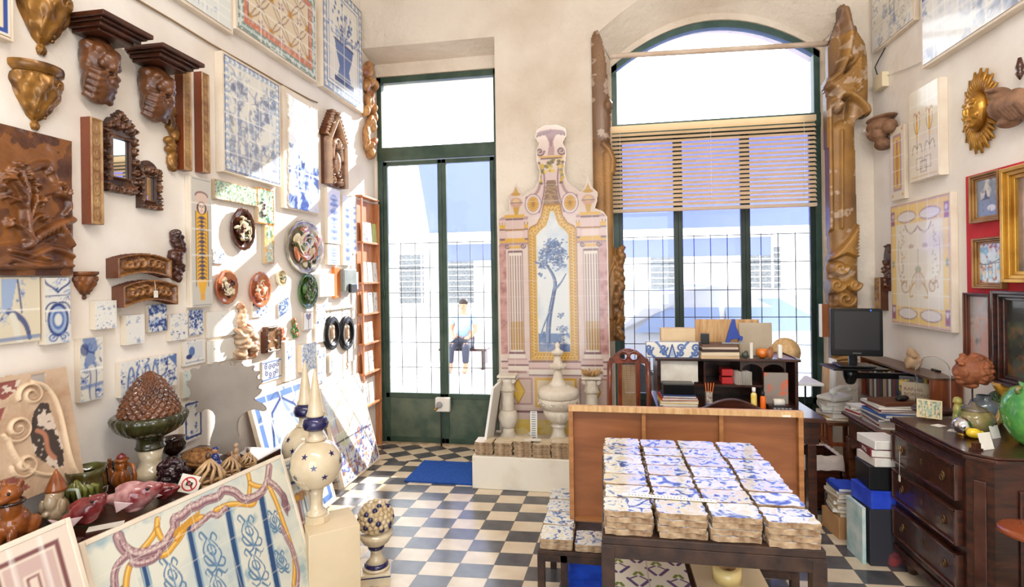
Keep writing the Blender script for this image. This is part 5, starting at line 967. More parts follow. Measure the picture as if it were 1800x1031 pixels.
pa, pb_ = onZ(557, 939, .45), onZ(633, 921, .45); ang = math.atan2(pb_.y - pa.y, pb_.x - pa.x); ex = Vector((math.cos(ang), math.sin(ang), 0)); pc_ = pb_ - ex * .12 + Vector((-math.sin(ang), math.cos(ang), 0)) * .12
o = MB().box((0, 0, .225), (.24, .24, .45)).build('pedestal', PED, bev=.003, loc=at((pc_.x, pc_.y, 0), ang)); tag(o, 'square cream pedestal under the larger star-painted finial', 'pedestal')
CR = G('cream_crackle', (226, 210, 180), (214, 194, 160)); CB = G('cobalt_band', (40, 38, 92), (28, 28, 70))
def star_urn(loc, label, rz=0):
    t = T('star_finial', label, 'finial', loc=loc, rz=rz)
    MB().lathe([(.062, 0), (.062, .028), (.05, .034)], 8, smooth=False).build('octagonal_base', CR, t)
    MB().lathe([(.05, .034), (.052, .042), (.044, .05), (.032, .062), (.028, .09), (.03, .13), (.036, .165)], 32, fn=lambda th, q: 1 + .03 * math.sin(th * 10) * (q > .4)).build('stem', CR, t)
    pr = [(.124 * math.sin(a) if .18 < a < 2.88 else .03, .285 - .124 * math.cos(a)) for a in [.25 + i * (2.60 / 20) for i in range(21)]]
    MB().lathe(pr, 48).build('globe', CR, t)
    b = MB()
    for k in range(7): a = -PI / 2 + (k - 3) * .16; b.tube([(.03 * math.cos(-PI / 2), .03 * math.sin(-PI / 2) - .01, .155), (.075 * math.cos(a), .075 * math.sin(a), .19), (.107 * math.cos(a * 1.0), .107 * math.sin(a), .235)], [.006, .009, .008], 6)
    b.build('shell_ornament', CR, t)
    MB().lathe([(.04, .40), (.052, .407), (.04, .415), (.034, .43), (.036, .452)], 32).build('neck', CR, t)
    MB().lathe([(.04, .452), (.057, .462), (.063, .485), (.057, .51), (.036, .522)], 32).build('blue_knop', CB, t)
    MB().lathe([(.042, .522), (.045, .528), (.036, .55), (.024, .64), (.010, .73), (.003, .757)], 32).build('spire', CR, t)
    st = [(math.cos(PI / 2 + i * PI / 5) * (.017 if i % 2 == 0 else .007), math.sin(PI / 2 + i * PI / 5) * (.017 if i % 2 == 0 else .007)) for i in range(10)]
    for k in range(15):
        el = (.55, .12, -.30)[k % 3]; az = k * 2 * PI / 15 * 1.0 + .2; n = Vector((math.cos(el) * math.cos(az), math.cos(el) * math.sin(az), math.sin(el))); q = n.to_track_quat('Z', 'Y').to_matrix().to_4x4(); q.translation = Vector((0, 0, .285)) + n * .1225
        MB().prism(st, 0, .0025, mx=q).build('painted_star', CB, t)
    return t
u1 = onZ(557, 914, .451); star_urn(u1, 'cream finial globe painted with blue stars, on the square pedestal', -.5)
p2 = onZ(539, 876, .451); o = MB().box((0, 0, .225), (.13, .13, .45)).build('pedestal', PED, bev=.003, loc=at((p2.x, p2.y, 0), .6)); tag(o, 'cream block under the farther star finial, behind the square pedestal', 'pedestal')
star_urn(p2, 'farther star-painted finial, its spire showing left of the nearer one', .3)
pf = onZ(662, 1016, 0); t = T('scale_finial', 'low finial with a ball of blue and cream scales, on the floor', 'finial', loc=(pf.x, pf.y, 0))
MB().box((0, 0, .03), (.155, .155, .06), rz=.35).build('square_base', CR, t, bev=.003); MB().box((0, 0, .045), (.158, .158, .006), rz=.35).build('blue_line', CB, t)
MB().lathe([(.07, .06), (.075, .068), (.07, .078)], 32).build('foot_ring', CR, t); MB().lathe([(.068, .078), (.066, .088), (.056, .098)], 32, fn=lambda th, q: 1 + .03 * math.sin(th * 30)).build('blue_gadroon', CB, t)
MB().lathe([(.056, .098), (.034, .12), (.03, .15), (.04, .17)], 32).build('stem', CR, t); MB().lathe([(.042, .17), (.045, .178), (.04, .186)], 32).build('blue_ring', CB, t)
MB().lathe([(.04, .186), (.07, .21), (.088, .24), (.09, .26)], 64, fn=lambda th, q: 1 + .03 * abs(math.sin(th * 9))).build('cup', CR, t)
SC2 = G('ochre_cream_scale', (216, 196, 160), (190, 164, 122)); 
for rr in range(7):
    el = -.5 + rr * .26; n = max(6, int(20 * math.cos(el))); 
    for k in range(n):
        az = (k + .5 * (rr % 2)) * 2 * PI / n; nn = Vector((math.cos(el) * math.cos(az), math.cos(el) * math.sin(az), math.sin(el))); q = nn.to_track_quat('Z', 'Y').to_matrix().to_4x4(); q.translation = Vector((0, 0, .335)) + nn * .088
        MB().ell((0, 0, 0), (.0155, .0165, .013), mx=q, n=10).build('scale', CB if (k + rr * 2) % 5 == 0 else SC2, t)
MB().ell((0, 0, .335), (.090, .090, .092), n=24).build('ball', SC2, t); MB().ell((0, 0, .432), (.018, .018, .010)).build('top_knob', SC2, t)
def d_archp(c):
    azul(c, 90, .2, 4, 3); c.frame(.02, .05, BL2); W = c.W; c.line([(-W * .4, .3), (-W * .2, .78), (0, .86), (W * .2, .78), (W * .4, .3)], .05, BL1); c.line([(-W * .45, .3), (-W * .22, .84), (0, .93), (W * .22, .84), (W * .45, .3)], .012, BL3); c.poly([(-.15, .2), (0, .45), (.15, .2)], BL1); c.joints(4, 5)
lean('leaning_tile_picture', 'blue arch tile panel leaning at the wall, left of the star finials', 'tile picture', (XL + .05, 3.02, .93), (XL + .05, 3.66, .93), (XL + .30, 3.66, .03), d_archp, .03)
def d_land(c):
    W = c.W; c.C[:] = L3((232, 230, 216)); c.tint((c.noise(4, 4, seed=8) - .5) * 3, (206, 216, 194)); c.tint((c.noise(6, 4, seed=9) - .56) * 6, (226, 190, 196)); c.tint((c.noise(5, 3, seed=10) - .6) * 4, (206, 214, 150)); c.tint((c.noise(7, 3, seed=18) - .55) * 4, (176, 192, 210))
    for k in range(3): c.rect(-W * .35 + k * .25, .5, -W * .25 + k * .25, .85, (226, 206, 180)); c.line([(-W * .35 + k * .25, .5), (-W * .35 + k * .25, .86)], .006, (150, 120, 130))
    edge = .40 + .06 * np.sin(c.X * 9); low = c.Y < edge; n1 = c.noise(22, 2, seed=11); n2 = c.noise(30, 2, seed=12); c.C[low] = L3((214, 216, 220)); c.tint(low * (n1 > .48) * .85, (54, 80, 160)); c.tint(low * (n2 > .62) * .8, (190, 130, 80)); c.tint(low * (n2 < .36) * .7, (240, 240, 240)); c.line([(-W / 2, .42), (W / 2, .40)], .008, (90, 80, 100)); c.joints(4, 6)
lean('leaning_tile_picture', 'pale landscape tile panel with a blue mosaic band, near the shelf unit', 'tile picture', (XL + .05, 3.88, .80), (XL + .05, 4.56, .80), (XL + .25, 4.56, .03), d_land, .03)
tile('L', (322, 702, 357, 772), 'blue framed tile between the pinecone urn and the cut-out board', lambda c: (azul(c, 93, .5, 5, 4), c.frame(0, .05, (230, 226, 216)), c.frame(.06, .05, BL3)), .03)
PL = M('worn_white_plinth', (232, 224, 208), (206, 188, 160), 4, .8, bump=.003, thr=(.5, .8))
o = MB().bb(-1.035, .14, 4.07, 4.795, 0, .256).build('low_plinth', PL, bev=.008); tag(o, 'low white plinth in front of the pier, carrying urns and tile stacks', 'plinth')
AY = 4.67; tA = AY / ray(977, 500).y; AS = tA / 938; a0 = onY(976, 772, AY)
AH = 2.80; AWd = 1.02
c = Cv(AWd, AH, .0052, (226, 204, 192))
def a(x, y): return ((x - 976) * AS / AH, (772 - y) * AS / AH)
def P(*p): return [a(*q) for q in p]
k1 = AS / AH
GOLD, GD, PK, PKD, MV_, CRM = (222, 172, 62), (168, 116, 36), (222, 192, 184), (176, 136, 130), (128, 92, 96), (236, 222, 208)
outline = P((878, 772), (878, 382), (888, 374), (900, 368), (900, 350), (896, 342), (906, 332), (913, 318), (920, 332), (926, 342), (928, 340), (944, 330), (954, 316), (956, 300), (950, 280), (950, 262), (956, 252), (949, 240), (952, 226), (966, 219), (990, 219), (1004, 226), (1005, 240), (998, 252), (1004, 262), (1003, 280), (1000, 300), (1004, 318), (1016, 330), (1027, 338), (1034, 330), (1040, 312), (1047, 330), (1057, 340), (1056, 356), (1052, 368), (1066, 374), (1073, 384), (1073, 772))
c.K[:] = False; c.poly(outline, m=True)
c.tint((c.noise(30, 3, seed=2) - .4) * 1.5, (214, 184, 172))
for x0, x1 in ((879, 893), (1056, 1072)):
    c.rect(*a(x0, 622), *a(x1, 428), (206, 158, 150)); c.tint(((c.X > a(x0, 0)[0]) & (c.X < a(x1, 0)[0]) & (c.Y > a(0, 622)[1]) & (c.Y < a(0, 428)[1])) * (c.noise(60, 2, seed=4) - .4) * 2.5, (170, 116, 112))
def band(x0, x1, y0, y1, col): c.rect(*a(x0, y1), *a(x1, y0), col)
for s, x0, x1 in ((0, 880, 936), (1, 1016, 1072)):
    for y0, y1, col in ((378, 383, PKD), (383, 388, PK), (388, 392, GD), (392, 399, GOLD), (399, 402, MV_), (402, 416, PK), (416, 420, MV_), (420, 424, GOLD), (424, 428, PKD)): band(x0 + 2, x1 - 2, y0, y1, col)
    for k in range(10): c.ell(*a(x0 + 5 + k * 5, 390), 1.6 * k1, 1.8 * k1, CRM)
for xc in (909.5, 1042.5):
    band(xc - 18, xc + 18, 374, 380, GOLD); band(xc - 16, xc + 16, 380, 384, MV_); band(xc - 17, xc + 17, 384, 400, PK); band(xc - 17, xc + 17, 400, 403, GD); band(xc - 14, xc + 14, 403, 416, (232, 206, 196)); band(xc - 18, xc + 18, 416, 421, GOLD)
    for s in (-1, 1): c.line(P(*[(xc + s * 14 + 5 * math.cos(t * .6) * (1 - t / 14), 430 + 5 * math.sin(t * .6) * (1 - t / 14)) for t in range(13)]), 1.2 * k1, MV_)
    for k in range(5): c.ell(*a(xc - 8 + 4 * k, 432), 2 * k1, 3 * k1, GOLD)
    band(xc - 13, xc + 13, 438, 442, MV_); band(xc - 12.5, xc + 12.5, 442, 618, CRM); band(xc - 13.5, xc - 12, 440, 618, PKD); band(xc + 12, xc + 13.5, 440, 618, MV_)
    for k in range(5):
        x = xc - 9 + 4.6 * k; c.line(P((x, 448), (x, 612)), 1.1 * k1, (158, 122, 116)); c.line(P((x + .9, 565), (x + .9, 614)), 1.2 * k1, (206, 156, 60)); c.line(P((x - .8, 565), (x - .8, 614)), .6 * k1, (110, 78, 50))
    for y0, y1, w, col in ((618, 622, 15, MV_), (622, 630, 14, CRM), (630, 633, 18, PKD), (633, 640, 19, PK), (640, 643, 21, MV_), (643, 652, 20, CRM), (652, 656, 17, PKD)): band(xc - w, xc + w, y0, y1, col)
for y0, y1, col in ((634, 637, MV_), (637, 646, PK), (646, 649, PKD), (649, 658, CRM), (658, 661, MV_), (661, 664, PK)): band(880, 893, y0, y1, col); band(930, 1022, y0, y1, col); band(1060, 1072, y0, y1, col)
for x0, x1 in ((884, 936), (1018, 1068)):
    band(x0, x1, 664, 712, PKD); band(x0 + 3, x1 - 3, 667, 709, (214, 186, 170)); xm = (x0 + x1) / 2; c.poly(P((xm, 666), (xm + 12, 688), (xm, 710), (xm - 12, 688)), (226, 186, 70)); c.line(P((xm, 666), (xm + 12, 688), (xm, 710), (xm - 12, 688), (xm, 666)), .8 * k1, GD)
band(940, 1014, 664, 716, GOLD); band(944, 1010, 668, 712, (232, 212, 176)); band(880, 1072, 722, 726, MV_); band(880, 1072, 738, 764, (228, 196, 96)); c.tint(((c.Y > a(0, 764)[1]) & (c.Y < a(0, 738)[1])) * (c.noise(40, 2, seed=6) > .5) * .5, (240, 224, 170))
c.poly(P((962, 300), (990, 300), (992, 330), (1004, 352), (1020, 380), (934, 380), (950, 352), (960, 330)), (222, 196, 190)); c.poly(P((968, 316), (984, 316), (988, 345), (995, 372), (958, 372), (964, 345)), (140, 110, 84))
for k in range(26): r = random.Random(k); c.line(P(*[(970 + r.uniform(-8, 18), 325 + k * 1.8 + q * 3) for q in (0, 1)]), .8 * k1, (186, 150, 110))
for s in (-1, 1):
    c.line(bez(a(976 + s * 20, 290), a(976 + s * 14, 330), a(976 + s * 26, 345), a(976 + s * 44, 345)), 2.6 * k1, (176, 140, 142)); c.line(bez(a(976 + s * 14, 290), a(976 + s * 8, 330), a(976 + s * 14, 345), a(976 + s * 22, 372)), 1.4 * k1, (150, 112, 116))
    for rr, col in ((15, (150, 108, 120)), (13.4, CRM), (11, (196, 160, 158)), (9.2, GOLD)): c.ell(*a(976 + s * 32.5, 357), rr * k1, (rr + 3.5) * k1, col)
    for q in range(12): t = q * PI / 6; c.line(P((976 + s * 32.5 + 2 * math.cos(t), 357 + 3 * math.sin(t)), (976 + s * 32.5 + 8 * math.cos(t), 357 + 11 * math.sin(t))), .6 * k1, GD)
    c.ell(*a(976 + s * 32.5, 357), 2.5 * k1, 3 * k1, GD)
    c.line(P(*[(976 + s * 19 + 8 * math.cos(t * .6) * (1 - t / 16), 265 + 8 * math.sin(t * .6) * (1 - t / 16)) for t in range(15)]), 1.8 * k1, MV_)
    for q in range(9): r = random.Random(q); c.ell(*a(976 + s * (19 + r.uniform(-3, 3)), 285 + q * 4.5), 3 * k1, 2.6 * k1, r.choice(((206, 170, 60), (120, 96, 70), (150, 140, 80))))
band(956, 998, 273, 276, GOLD); band(958, 996, 276, 279, MV_)
for q in range(26): r = random.Random(q + 40); c.ell(*a(976 + r.uniform(-17, 17), 284 + r.uniform(-4, 18)), 3.4 * k1, 2.8 * k1, r.choice(((206, 170, 60), (120, 100, 60), (140, 128, 70), (226, 196, 90))))
c.poly(P((971, 272), (983, 272), (982, 250), (974, 250)), (180, 140, 140))
for q in range(9): t = (q - 4) / 4; c.line(bez(a(977, 256), a(977 + t * 4, 236), a(977 + t * 14, 224), a(977 + t * 25, 230 + abs(t) * 6)), (1.4 * k1, 2.8 * k1), (148, 108, 116)); c.ell(*a(977 + t * 25, 231 + abs(t) * 6), 3.2 * k1, 2.6 * k1, (120, 82, 92))
for xc in (913, 1040):
    c.poly(P((xc, 324), (xc + 5, 336), (xc - 5, 336)), (206, 166, 90)); c.ell(*a(xc, 338), 9 * k1, 3 * k1, (196, 150, 64)); c.ell(*a(xc, 353), 11 * k1, 9 * k1, (206, 160, 140)); c.ell(*a(xc, 351), 6 * k1, 5 * k1, (222, 186, 130)); c.line(P((xc - 11, 353), (xc + 11, 353)), 1 * k1, MV_); c.poly(P((xc - 6, 361), (xc + 6, 361), (xc + 3, 374), (xc - 3, 374)), (200, 156, 60))
outer = P((934, 633), (934, 404), (938, 398), (950, 392), (958, 378), (962, 359), (991, 359), (994, 378), (1003, 392), (1014, 398), (1018, 404), (1018, 633)); inner = P((948, 618), (948, 413), (956, 404), (966, 396), (971, 384), (974, 371), (979, 371), (983, 384), (988, 396), (997, 404), (1004, 413), (1004, 618))
c.poly(outer, GOLD); c.line(outer, 1.4 * k1, GD, closed=True)
mid = [((p[0] * .55 + q[0] * .45), (p[1] * .55 + q[1] * .45)) for p, q in zip(outer, inner)]
for i in range(len(mid)):
    p, q = mid[i], mid[(i + 1) % len(mid)]; L = math.hypot(q[0] - p[0], q[1] - p[1]); n = max(1, int(L / (5.4 * k1)))
    for j in range(n): t = (j + .5) / n; x, y = p[0] + (q[0] - p[0]) * t, p[1] + (q[1] - p[1]) * t; dx, dy = (q[0] - p[0]) / L, (q[1] - p[1]) / L; c.line([(x - dx * 2 * k1 - dy * 3 * k1, y - dy * 2 * k1 + dx * 3 * k1), (x + dx * 2 * k1 + dy * 3 * k1, y + dy * 2 * k1 - dx * 3 * k1)], 1 * k1, GD); c.ell(x, y, 1.2 * k1, 1.2 * k1, (246, 214, 120))
c.line(inner, 2.6 * k1, (110, 76, 40), closed=True); c.line(inner, 1.8 * k1, (232, 190, 90), closed=True)
c.poly(inner, (226, 228, 226)); ins = np.zeros_like(c.K); kk = c.K.copy(); c.K[:] = False; c.poly(inner, m=True); ins = c.K.copy(); c.K = kk
c.tint(ins * (c.noise(14, 4, seed=7) - .5) * 4, (196, 208, 222)); c.tint(ins * ((c.Y < a(0, 585)[1]) * 1.) * (c.noise(26, 3, seed=8) - .42) * 7, (96, 122, 168)); c.tint(ins * ((c.Y < a(0, 604)[1]) * 1.) * .75, (66, 92, 146))
TB, TD = (70, 98, 150), (40, 58, 108)
for pts, r0, r1 in ((((965, 600), (966, 560), (972, 540), (978, 510)), 4.5, 3.4), (((978, 510), (984, 492), (974, 478), (966, 466)), 3.4, 2), (((966, 466), (962, 452), (970, 440), (972, 425)), 2, 1), (((979, 508), (990, 498), (994, 490), (999, 481)), 2, .8), (((972, 540), (964, 560), (958, 570), (954, 585)), 2, .8)):
    c.line(bez(*[a(*p) for p in pts]), (r0 * k1, r1 * k1), TD); c.line([(x - .9 * k1, y) for x, y in bez(*[a(*p) for p in pts])], (r0 * .5 * k1, .4 * k1), (120, 144, 184))
r = random.Random(12)
for cx, cy, R_, n in ((978, 428, 13, 90), (966, 446, 14, 90), (990, 444, 12, 70), (958, 462, 10, 46), (985, 460, 14, 70), (955, 482, 5, 10), (975, 436, 14, 40), (957, 590, 7, 14), (992, 580, 10, 26), (985, 600, 8, 20), (990, 555, 6, 10)):
    for k in range(n): c.ell(*a(cx + r.gauss(0, R_ * .5), cy + r.gauss(0, R_ * .42)), r.uniform(1.2, 2.6) * k1, r.uniform(1, 2) * k1, r.choice((TB, TB, TD, (110, 136, 180))), a=.9)
for i in range(1, 7): c.line([a(878 + i * 28, 772), a(878 + i * 28, 380)], .25 * k1, (240, 228, 220), a=.5)
for j in range(1, 19): c.line([a(878, 772 - j * 28), a(1073, 772 - j * 28)], .25 * k1, (240, 228, 220), a=.5)
ed = ~(np.roll(c.K, 2, 0) & np.roll(c.K, -2, 0) & np.roll(c.K, 2, 1) & np.roll(c.K, -2, 1)) & c.K; c.C[ed] = L3((240, 228, 214))
c.C *= .84
mA = basis('B', (a0.x, AY + .028, a0.z + AH / 2)) @ Matrix.Rotation(.006, 4, 'Z'); o = c.mesh('altar_tile_picture', [GLAZE, CREAM], None, .028, (228, 212, 190), loc=mA, back=True)
tag(o, 'tall cut-out tile picture of a baroque niche with a blue tree in a gold frame', 'tile picture')
PT = .2575
def on_pl(x, y, Y): p = onY(x, y, Y); p.z = PT; return p
def lobes(n, a): return lambda th, t: 1 + a * abs(math.sin(th * n / 2))
for px, Y, s, lb in (((893, 700), 4.50, 1.0, 'small white stone column with a capital, left on the plinth'), ((1040, 700), 4.50, 1.02, 'small white stone column with leafy capital, right of the lidded urn')):
    t = T('stone_column', lb, 'column', loc=on_pl(px[0], px[1], Y)); z = 0
    MB().lathe([(.085, 0), (.088, .02), (.07, .04), (.052, .07), (.05, .11)], 32).build('column_foot', MARBLE, t)
    MB().lathe([(.05, .11), (.062, .13), (.078, .17), (.082, .21), (.072, .245), (.058, .26)], 48, fn=lobes(18, .03)).build('fluted_bulb', MARBLE, t)
    MB().lathe([(.05, .26), (.054, .27), (.05, .28), (.047, .40), (.05, .42)], 60, fn=lobes(20, .05)).build('shaft', MARBLE, t)
    b = MB(); b.lathe([(.05, .42), (.062, .43), (.055, .445), (.05, .50), (.062, .54)], 32, fn=lobes(10, .08)); b.build('capital', MARBLE, t); b = MB(); b.box((0, 0, .555), (.16, .16, .02)); b.build('abacus', MARBLE, t, bev=.004)
    for sx in (-1, 1):
        for sy in (-1, 1): MB().tube([(sx * .06 + .016 * math.cos(q * .7) * (1 - q / 14) * sx, sy * .065, .515 + .018 * math.sin(q * .7) * (1 - q / 14)) for q in range(12)], .006, 6).build('volute', MARBLE, t)
    if px[0] > 1000:
        b = MB(); R = random.Random(1)
        for k in range(14): an = k * .45; b.tube([(.03 * math.cos(an), .03 * math.sin(an), .565), (.07 * math.cos(an), .07 * math.sin(an), .59), (.085 * math.cos(an), .085 * math.sin(an), .60 + R.uniform(0, .02))], [.006, .012, .003], 6)
        tag(b.build('driftwood_leaves', M('dried_leaves', (206, 166, 110), (150, 110, 66), 30, .8), loc=t.location + Vector((0, 0, .002))), 'bundle of dried leaves on top of the right stone column', 'dried leaves')
t = T('lidded_urn', 'large carved white urn with a tall finial lid, centre of the plinth', 'urn', loc=on_pl(981, 700, 4.36))
MB().lathe([(.10, 0), (.105, .02), (.09, .04)], 40).build('base', MARBLE, t); MB().lathe([(.088, .04), (.07, .07), (.05, .11), (.042, .16), (.05, .17)], 60, fn=lobes(16, .08)).build('fluted_foot', MARBLE, t)
MB().lathe([(.05, .17), (.066, .18), (.05, .195), (.056, .205)], 40).build('collar', MARBLE, t); MB().lathe([(.056, .205), (.08, .225), (.108, .265), (.115, .30), (.10, .315)], 72, fn=lobes(16, .07)).build('gadrooned_bowl', MARBLE, t)
MB().lathe([(.10, .315), (.125, .33), (.155, .355), (.165, .39), (.16, .41)], 80, fn=lambda th, q: 1 + .03 * math.sin(th * 14) * math.sin(q * 5)).build('carved_body', MARBLE, t)
b = MB()
for k in range(14):
    an = k * 2 * PI / 14; b.tube([(.163 * math.cos(an + .12 * math.cos(q * .6) * (1 - q / 13)), .163 * math.sin(an + .12 * math.cos(q * .6) * (1 - q / 13)), .375 + .018 * math.sin(q * .6) * (1 - q / 13)) for q in range(11)], .006, 6)
b.build('scroll_frieze', MARBLE, t)
lid = MB().lathe([(.16, .412), (.166, .42), (.166, .47), (.15, .482), (.11, .495), (.08, .51)], 72, fn=lambda th, q: 1 + .012 * math.sin(th * 28)).build('lid', MARBLE, t); MB().lathe([(.085, .50), (.06, .53), (.04, .57), (.032, .62), (.03, .64)], 40).build('lid_neck', MARBLE, lid)
b = MB(); b.lathe([(.03, .64), (.06, .655), (.065, .675), (.035, .69), (.025, .73), (.022, .75)], 40, fn=lobes(10, .12))
for k in range(10): an = k * PI / 5; b.ell((.058 * math.cos(an), .058 * math.sin(an), .665), (.015, .015, .02), n=8)
b.lathe([(.022, .75), (.045, .765), (.048, .785), (.02, .80), (.014, .82), (.02, .835), (.012, .855), (.001, .862)], 32, fn=lobes(8, .1)); b.build('finial', MARBLE, lid)
b = MB(); b.box((0, 0, .15), (.055, .006, .30)); 
for k in range(16): b.box((0, -.004, .02 + k * .018), (.036, .002, .009), 1)
tag(b.build('price_ladder', [WHITE, GREYP], loc=at(on_pl(938, 760, 4.30), 0, -.06)), 'tall white ladder-like label strip standing beside the lidded urn', 'label strip')
b = MB(); b.box((0, 0, .035), (.13, .05, .07)); b.box((0, -.03, .015), (.15, .03, .03)); b.lathe([(.03, 0), (.03, .02), (.02, .03)], 16, c=(0, -.0, .07)); tag(b.build('plaster_mould', MARBLE, bev=.006, loc=on_pl(936, 765, 4.36) + Vector((-.02, .06, 0))), 'small carved stone block behind the middle tile stack', 'stone block')
for (x0, x1, y, h, Y, lb, mt) in ((846, 852, 780, .52, 4.2, 'white-edged board leaning at the plinth end beside the door', WHITE), (852, 860, 780, .42, 4.45, 'wooden frame leaning behind the white-edged board', MIDWOOD)):
    p = on_pl(x0 + 6, y, Y); o = MB().box((0, 0, h / 2), (.02, .34, h)).build('leaning_board', [mt], bev=.002, loc=at(p + Vector((-.0, .12, .002)), 0, 0, .16)); tag(o, lb, 'board')
def rough_tile(name, w, d, h, seed, mats):
    R = random.Random(seed); n = 7; P_ = []
    for s in range(4):
        for k in range(n):
            t = k / n; j = R.uniform(-.0035, .0035); x, y = ((-1 + 2 * t, -1), (1, -1 + 2 * t), (1 - 2 * t, 1), (-1, 1 - 2 * t))[s]; q = .96 if k == 0 else 1; P_.append((x * q * w / 2 + j, y * q * d / 2 + j))
    m = len(P_); vs = [(x * .985, y * .985, R.uniform(0, .0015)) for x, y in P_] + [(x + R.uniform(-.001, .001), y, h * .75) for x, y in P_] + [(x * .985, y * .985, h) for x, y in P_]
    fs = [tuple(range(m - 1, -1, -1))] + [(i, (i + 1) % m, m + (i + 1) % m, m + i) for i in range(m)] + [(m + i, m + (i + 1) % m, 2 * m + (i + 1) % m, 2 * m + i) for i in range(m)]
    b = MB(); b.add(vs, fs, 0, False); b.add([v for v in vs[2 * m:]], [tuple(range(m))], 1, False); return b.build(name, mats)
def blue_paint(key, seed, c0=(228, 224, 212), sc=16):
    m = bpy.data.materials.new(key); m.use_nodes = True; n = m.node_tree.nodes; l = m.node_tree.links; b = n['Principled BSDF']; b.inputs['Roughness'].default_value = .18; b.inputs['Coat Weight'].default_value = .3
    tc = n.new('ShaderNodeTexCoord'); mp = n.new('ShaderNodeMapping'); mp.inputs['Location'].default_value = (seed * 3.7, seed * 1.3, seed); l.new(tc.outputs['Object'], mp.inputs[0])
    t = n.new('ShaderNodeTexNoise'); t.inputs['Scale'].default_value = sc; t.inputs['Detail'].default_value = 5; t.inputs['Distortion'].default_value = 1.5; l.new(mp.outputs[0], t.inputs[0])
    oi = n.new('ShaderNodeObjectInfo'); ml = n.new('ShaderNodeMath'); ml.operation = 'MULTIPLY'; ml.inputs[1].default_value = 40; l.new(oi.outputs['Random'], ml.inputs[0]); l.new(ml.outputs[0], mp.inputs['Location'])
    r = n.new('ShaderNodeValToRGB'); e = r.color_ramp.elements; e[0].position = .36; e[0].color = (*lin((62, 78, 124)), 1); e[1].position = .53; e[1].color = (*lin(c0), 1); q = e.new(.42); q.color = (*lin((136, 156, 192)), 1); q = e.new(.46); q.color = (*lin((206, 212, 216)), 1); q = e.new(.66); q.color = (*lin((206, 196, 168)), 1)
    l.new(t.outputs['Fac'], r.inputs[0]); l.new(r.outputs[0], b.inputs['Base Color']); return m
BP = [blue_paint('painted_glaze_blue', 1, sc=26), blue_paint('painted_glaze_ochre', 2, (218, 206, 176), 22), blue_paint('painted_glaze_pale', 3, (230, 228, 218), 17)]
CREAMG = M('plain_cream_glaze', (226, 212, 186), (206, 186, 150), 20, .4)
protos = [rough_tile('salvaged_tile', .145, .145, .0165, k, [BISCUIT, CREAMG]) for k in range(3)]
first = [True] * 3; R = random.Random(8)
ordn = ('bottom', 'second', 'third', 'fourth', 'fifth', 'sixth', 'top'); stn = ('first', 'second', 'third', 'fourth', 'fifth')
for s in range(5):
    X = onY(854 + s * 33.2, 790, 4.16).x; nt_ = (6, 6, 7, 6, 7)[s]
    for k in range(nt_):
        i = (s + k) % 3; m = at((X + R.uniform(-.004, .004), 4.16 + R.uniform(-.006, .006), PT + k * .0175), R.uniform(-.05, .05))
        lb = 'salvaged tile, ' + ('topmost' if k == nt_ - 1 else ordn[k]) + ' in the ' + stn[s] + ' stack from the door, on the low plinth'
        if first[i]: o = protos[i]; o.matrix_world = m; first[i] = False; tag(o, lb, 'tile', 'old tiles stacked on the plinth')
        else: dup(protos[i], m, lb, 'old tiles stacked on the plinth')['category'] = 'tile'
p = onY(937, 766, 4.16); o = MB().box((0, 0, .001), (.13, .06, .002)).build('price_card', PAPER, loc=at((p.x, 4.13, PT + .0175 * 7 + .001), .1)); tag(o, 'white card lying on the middle tile stack of the plinth', 'card')
pm = [onZ(x, y, .004) for x, y in ((735, 850), (800, 823), (825, 823), (825, 850))]
b = MB(); b.bb(-1.62, -1.05, 4.13, 4.62, .001, .012); tag(b.build('doormat', M('blue_mat', (26, 84, 170), (16, 62, 140), 60, .95, bump=.003, bscale=200)), 'bright blue doormat between the door and the plinth', 'doormat')
SLM = bpy.data.materials.new('translucent_slat'); SLM.use_nodes = True; n = SLM.node_tree.nodes; l = SLM.node_tree.links
n.remove(n['Principled BSDF']); d = n.new('ShaderNodeBsdfDiffuse'); t = n.new('ShaderNodeBsdfTranslucent'); x = n.new('ShaderNodeMixShader')
d.inputs[0].default_value = (*lin((244, 230, 204)), 1); t.inputs[0].default_value = (*lin((244, 226, 196)), 1); x.inputs[0].default_value = .6; l.new(d.outputs[0], x.inputs[1]); l.new(t.outputs[0], x.inputs[2]); l.new(x.outputs[0], n['Material Output'].inputs[0]); bl = T('venetian_blind', 'half-lowered cream venetian blind across the arched window', 'blind', loc=(.94, 4.92, 2.24))
x0, x1 = .085 - .94, 1.80 - .94; hr = onY(1250, 217, 4.92).z - 2.24; br_ = onY(1250, 366, 4.92).z - 2.24
MB().bb(x0, x1, -.025, .025, hr - .03, hr + .02).build('headrail', SLM, bl, bev=.003); MB().bb(x0, x1, -.02, .02, br_ - .012, br_ + .018).build('bottom_rail', SLM, bl, bev=.004)
n = 18
for k in range(n):
    z = br_ + .03 + (hr - br_ - .07) * (k + .5) / n; mb = MB(); mb.box((0, 0, 0), (x1 - x0, .046, .0015), mx=Matrix.Translation(((x0 + x1) / 2, 0, z)) @ Matrix.Rotation(.72, 4, 'X')); mb.build('slat', SLM, bl)
for x in (x0 + .08, x0 + .5 * (x1 - x0), x1 - .10): MB().tube([(x, -.028, hr), (x, -.028, br_)], .0015, 5).build('ladder_cord', WHITE, bl)
MB().tube([(x0 + .0, -.05, hr), (x0 + .002, -.055, hr - .6), (x0 + .012, -.05, hr - 1.45), (x0 + .02, -.05, hr - 1.5)], .003, 5).build('pull_cord', CREAM, bl)
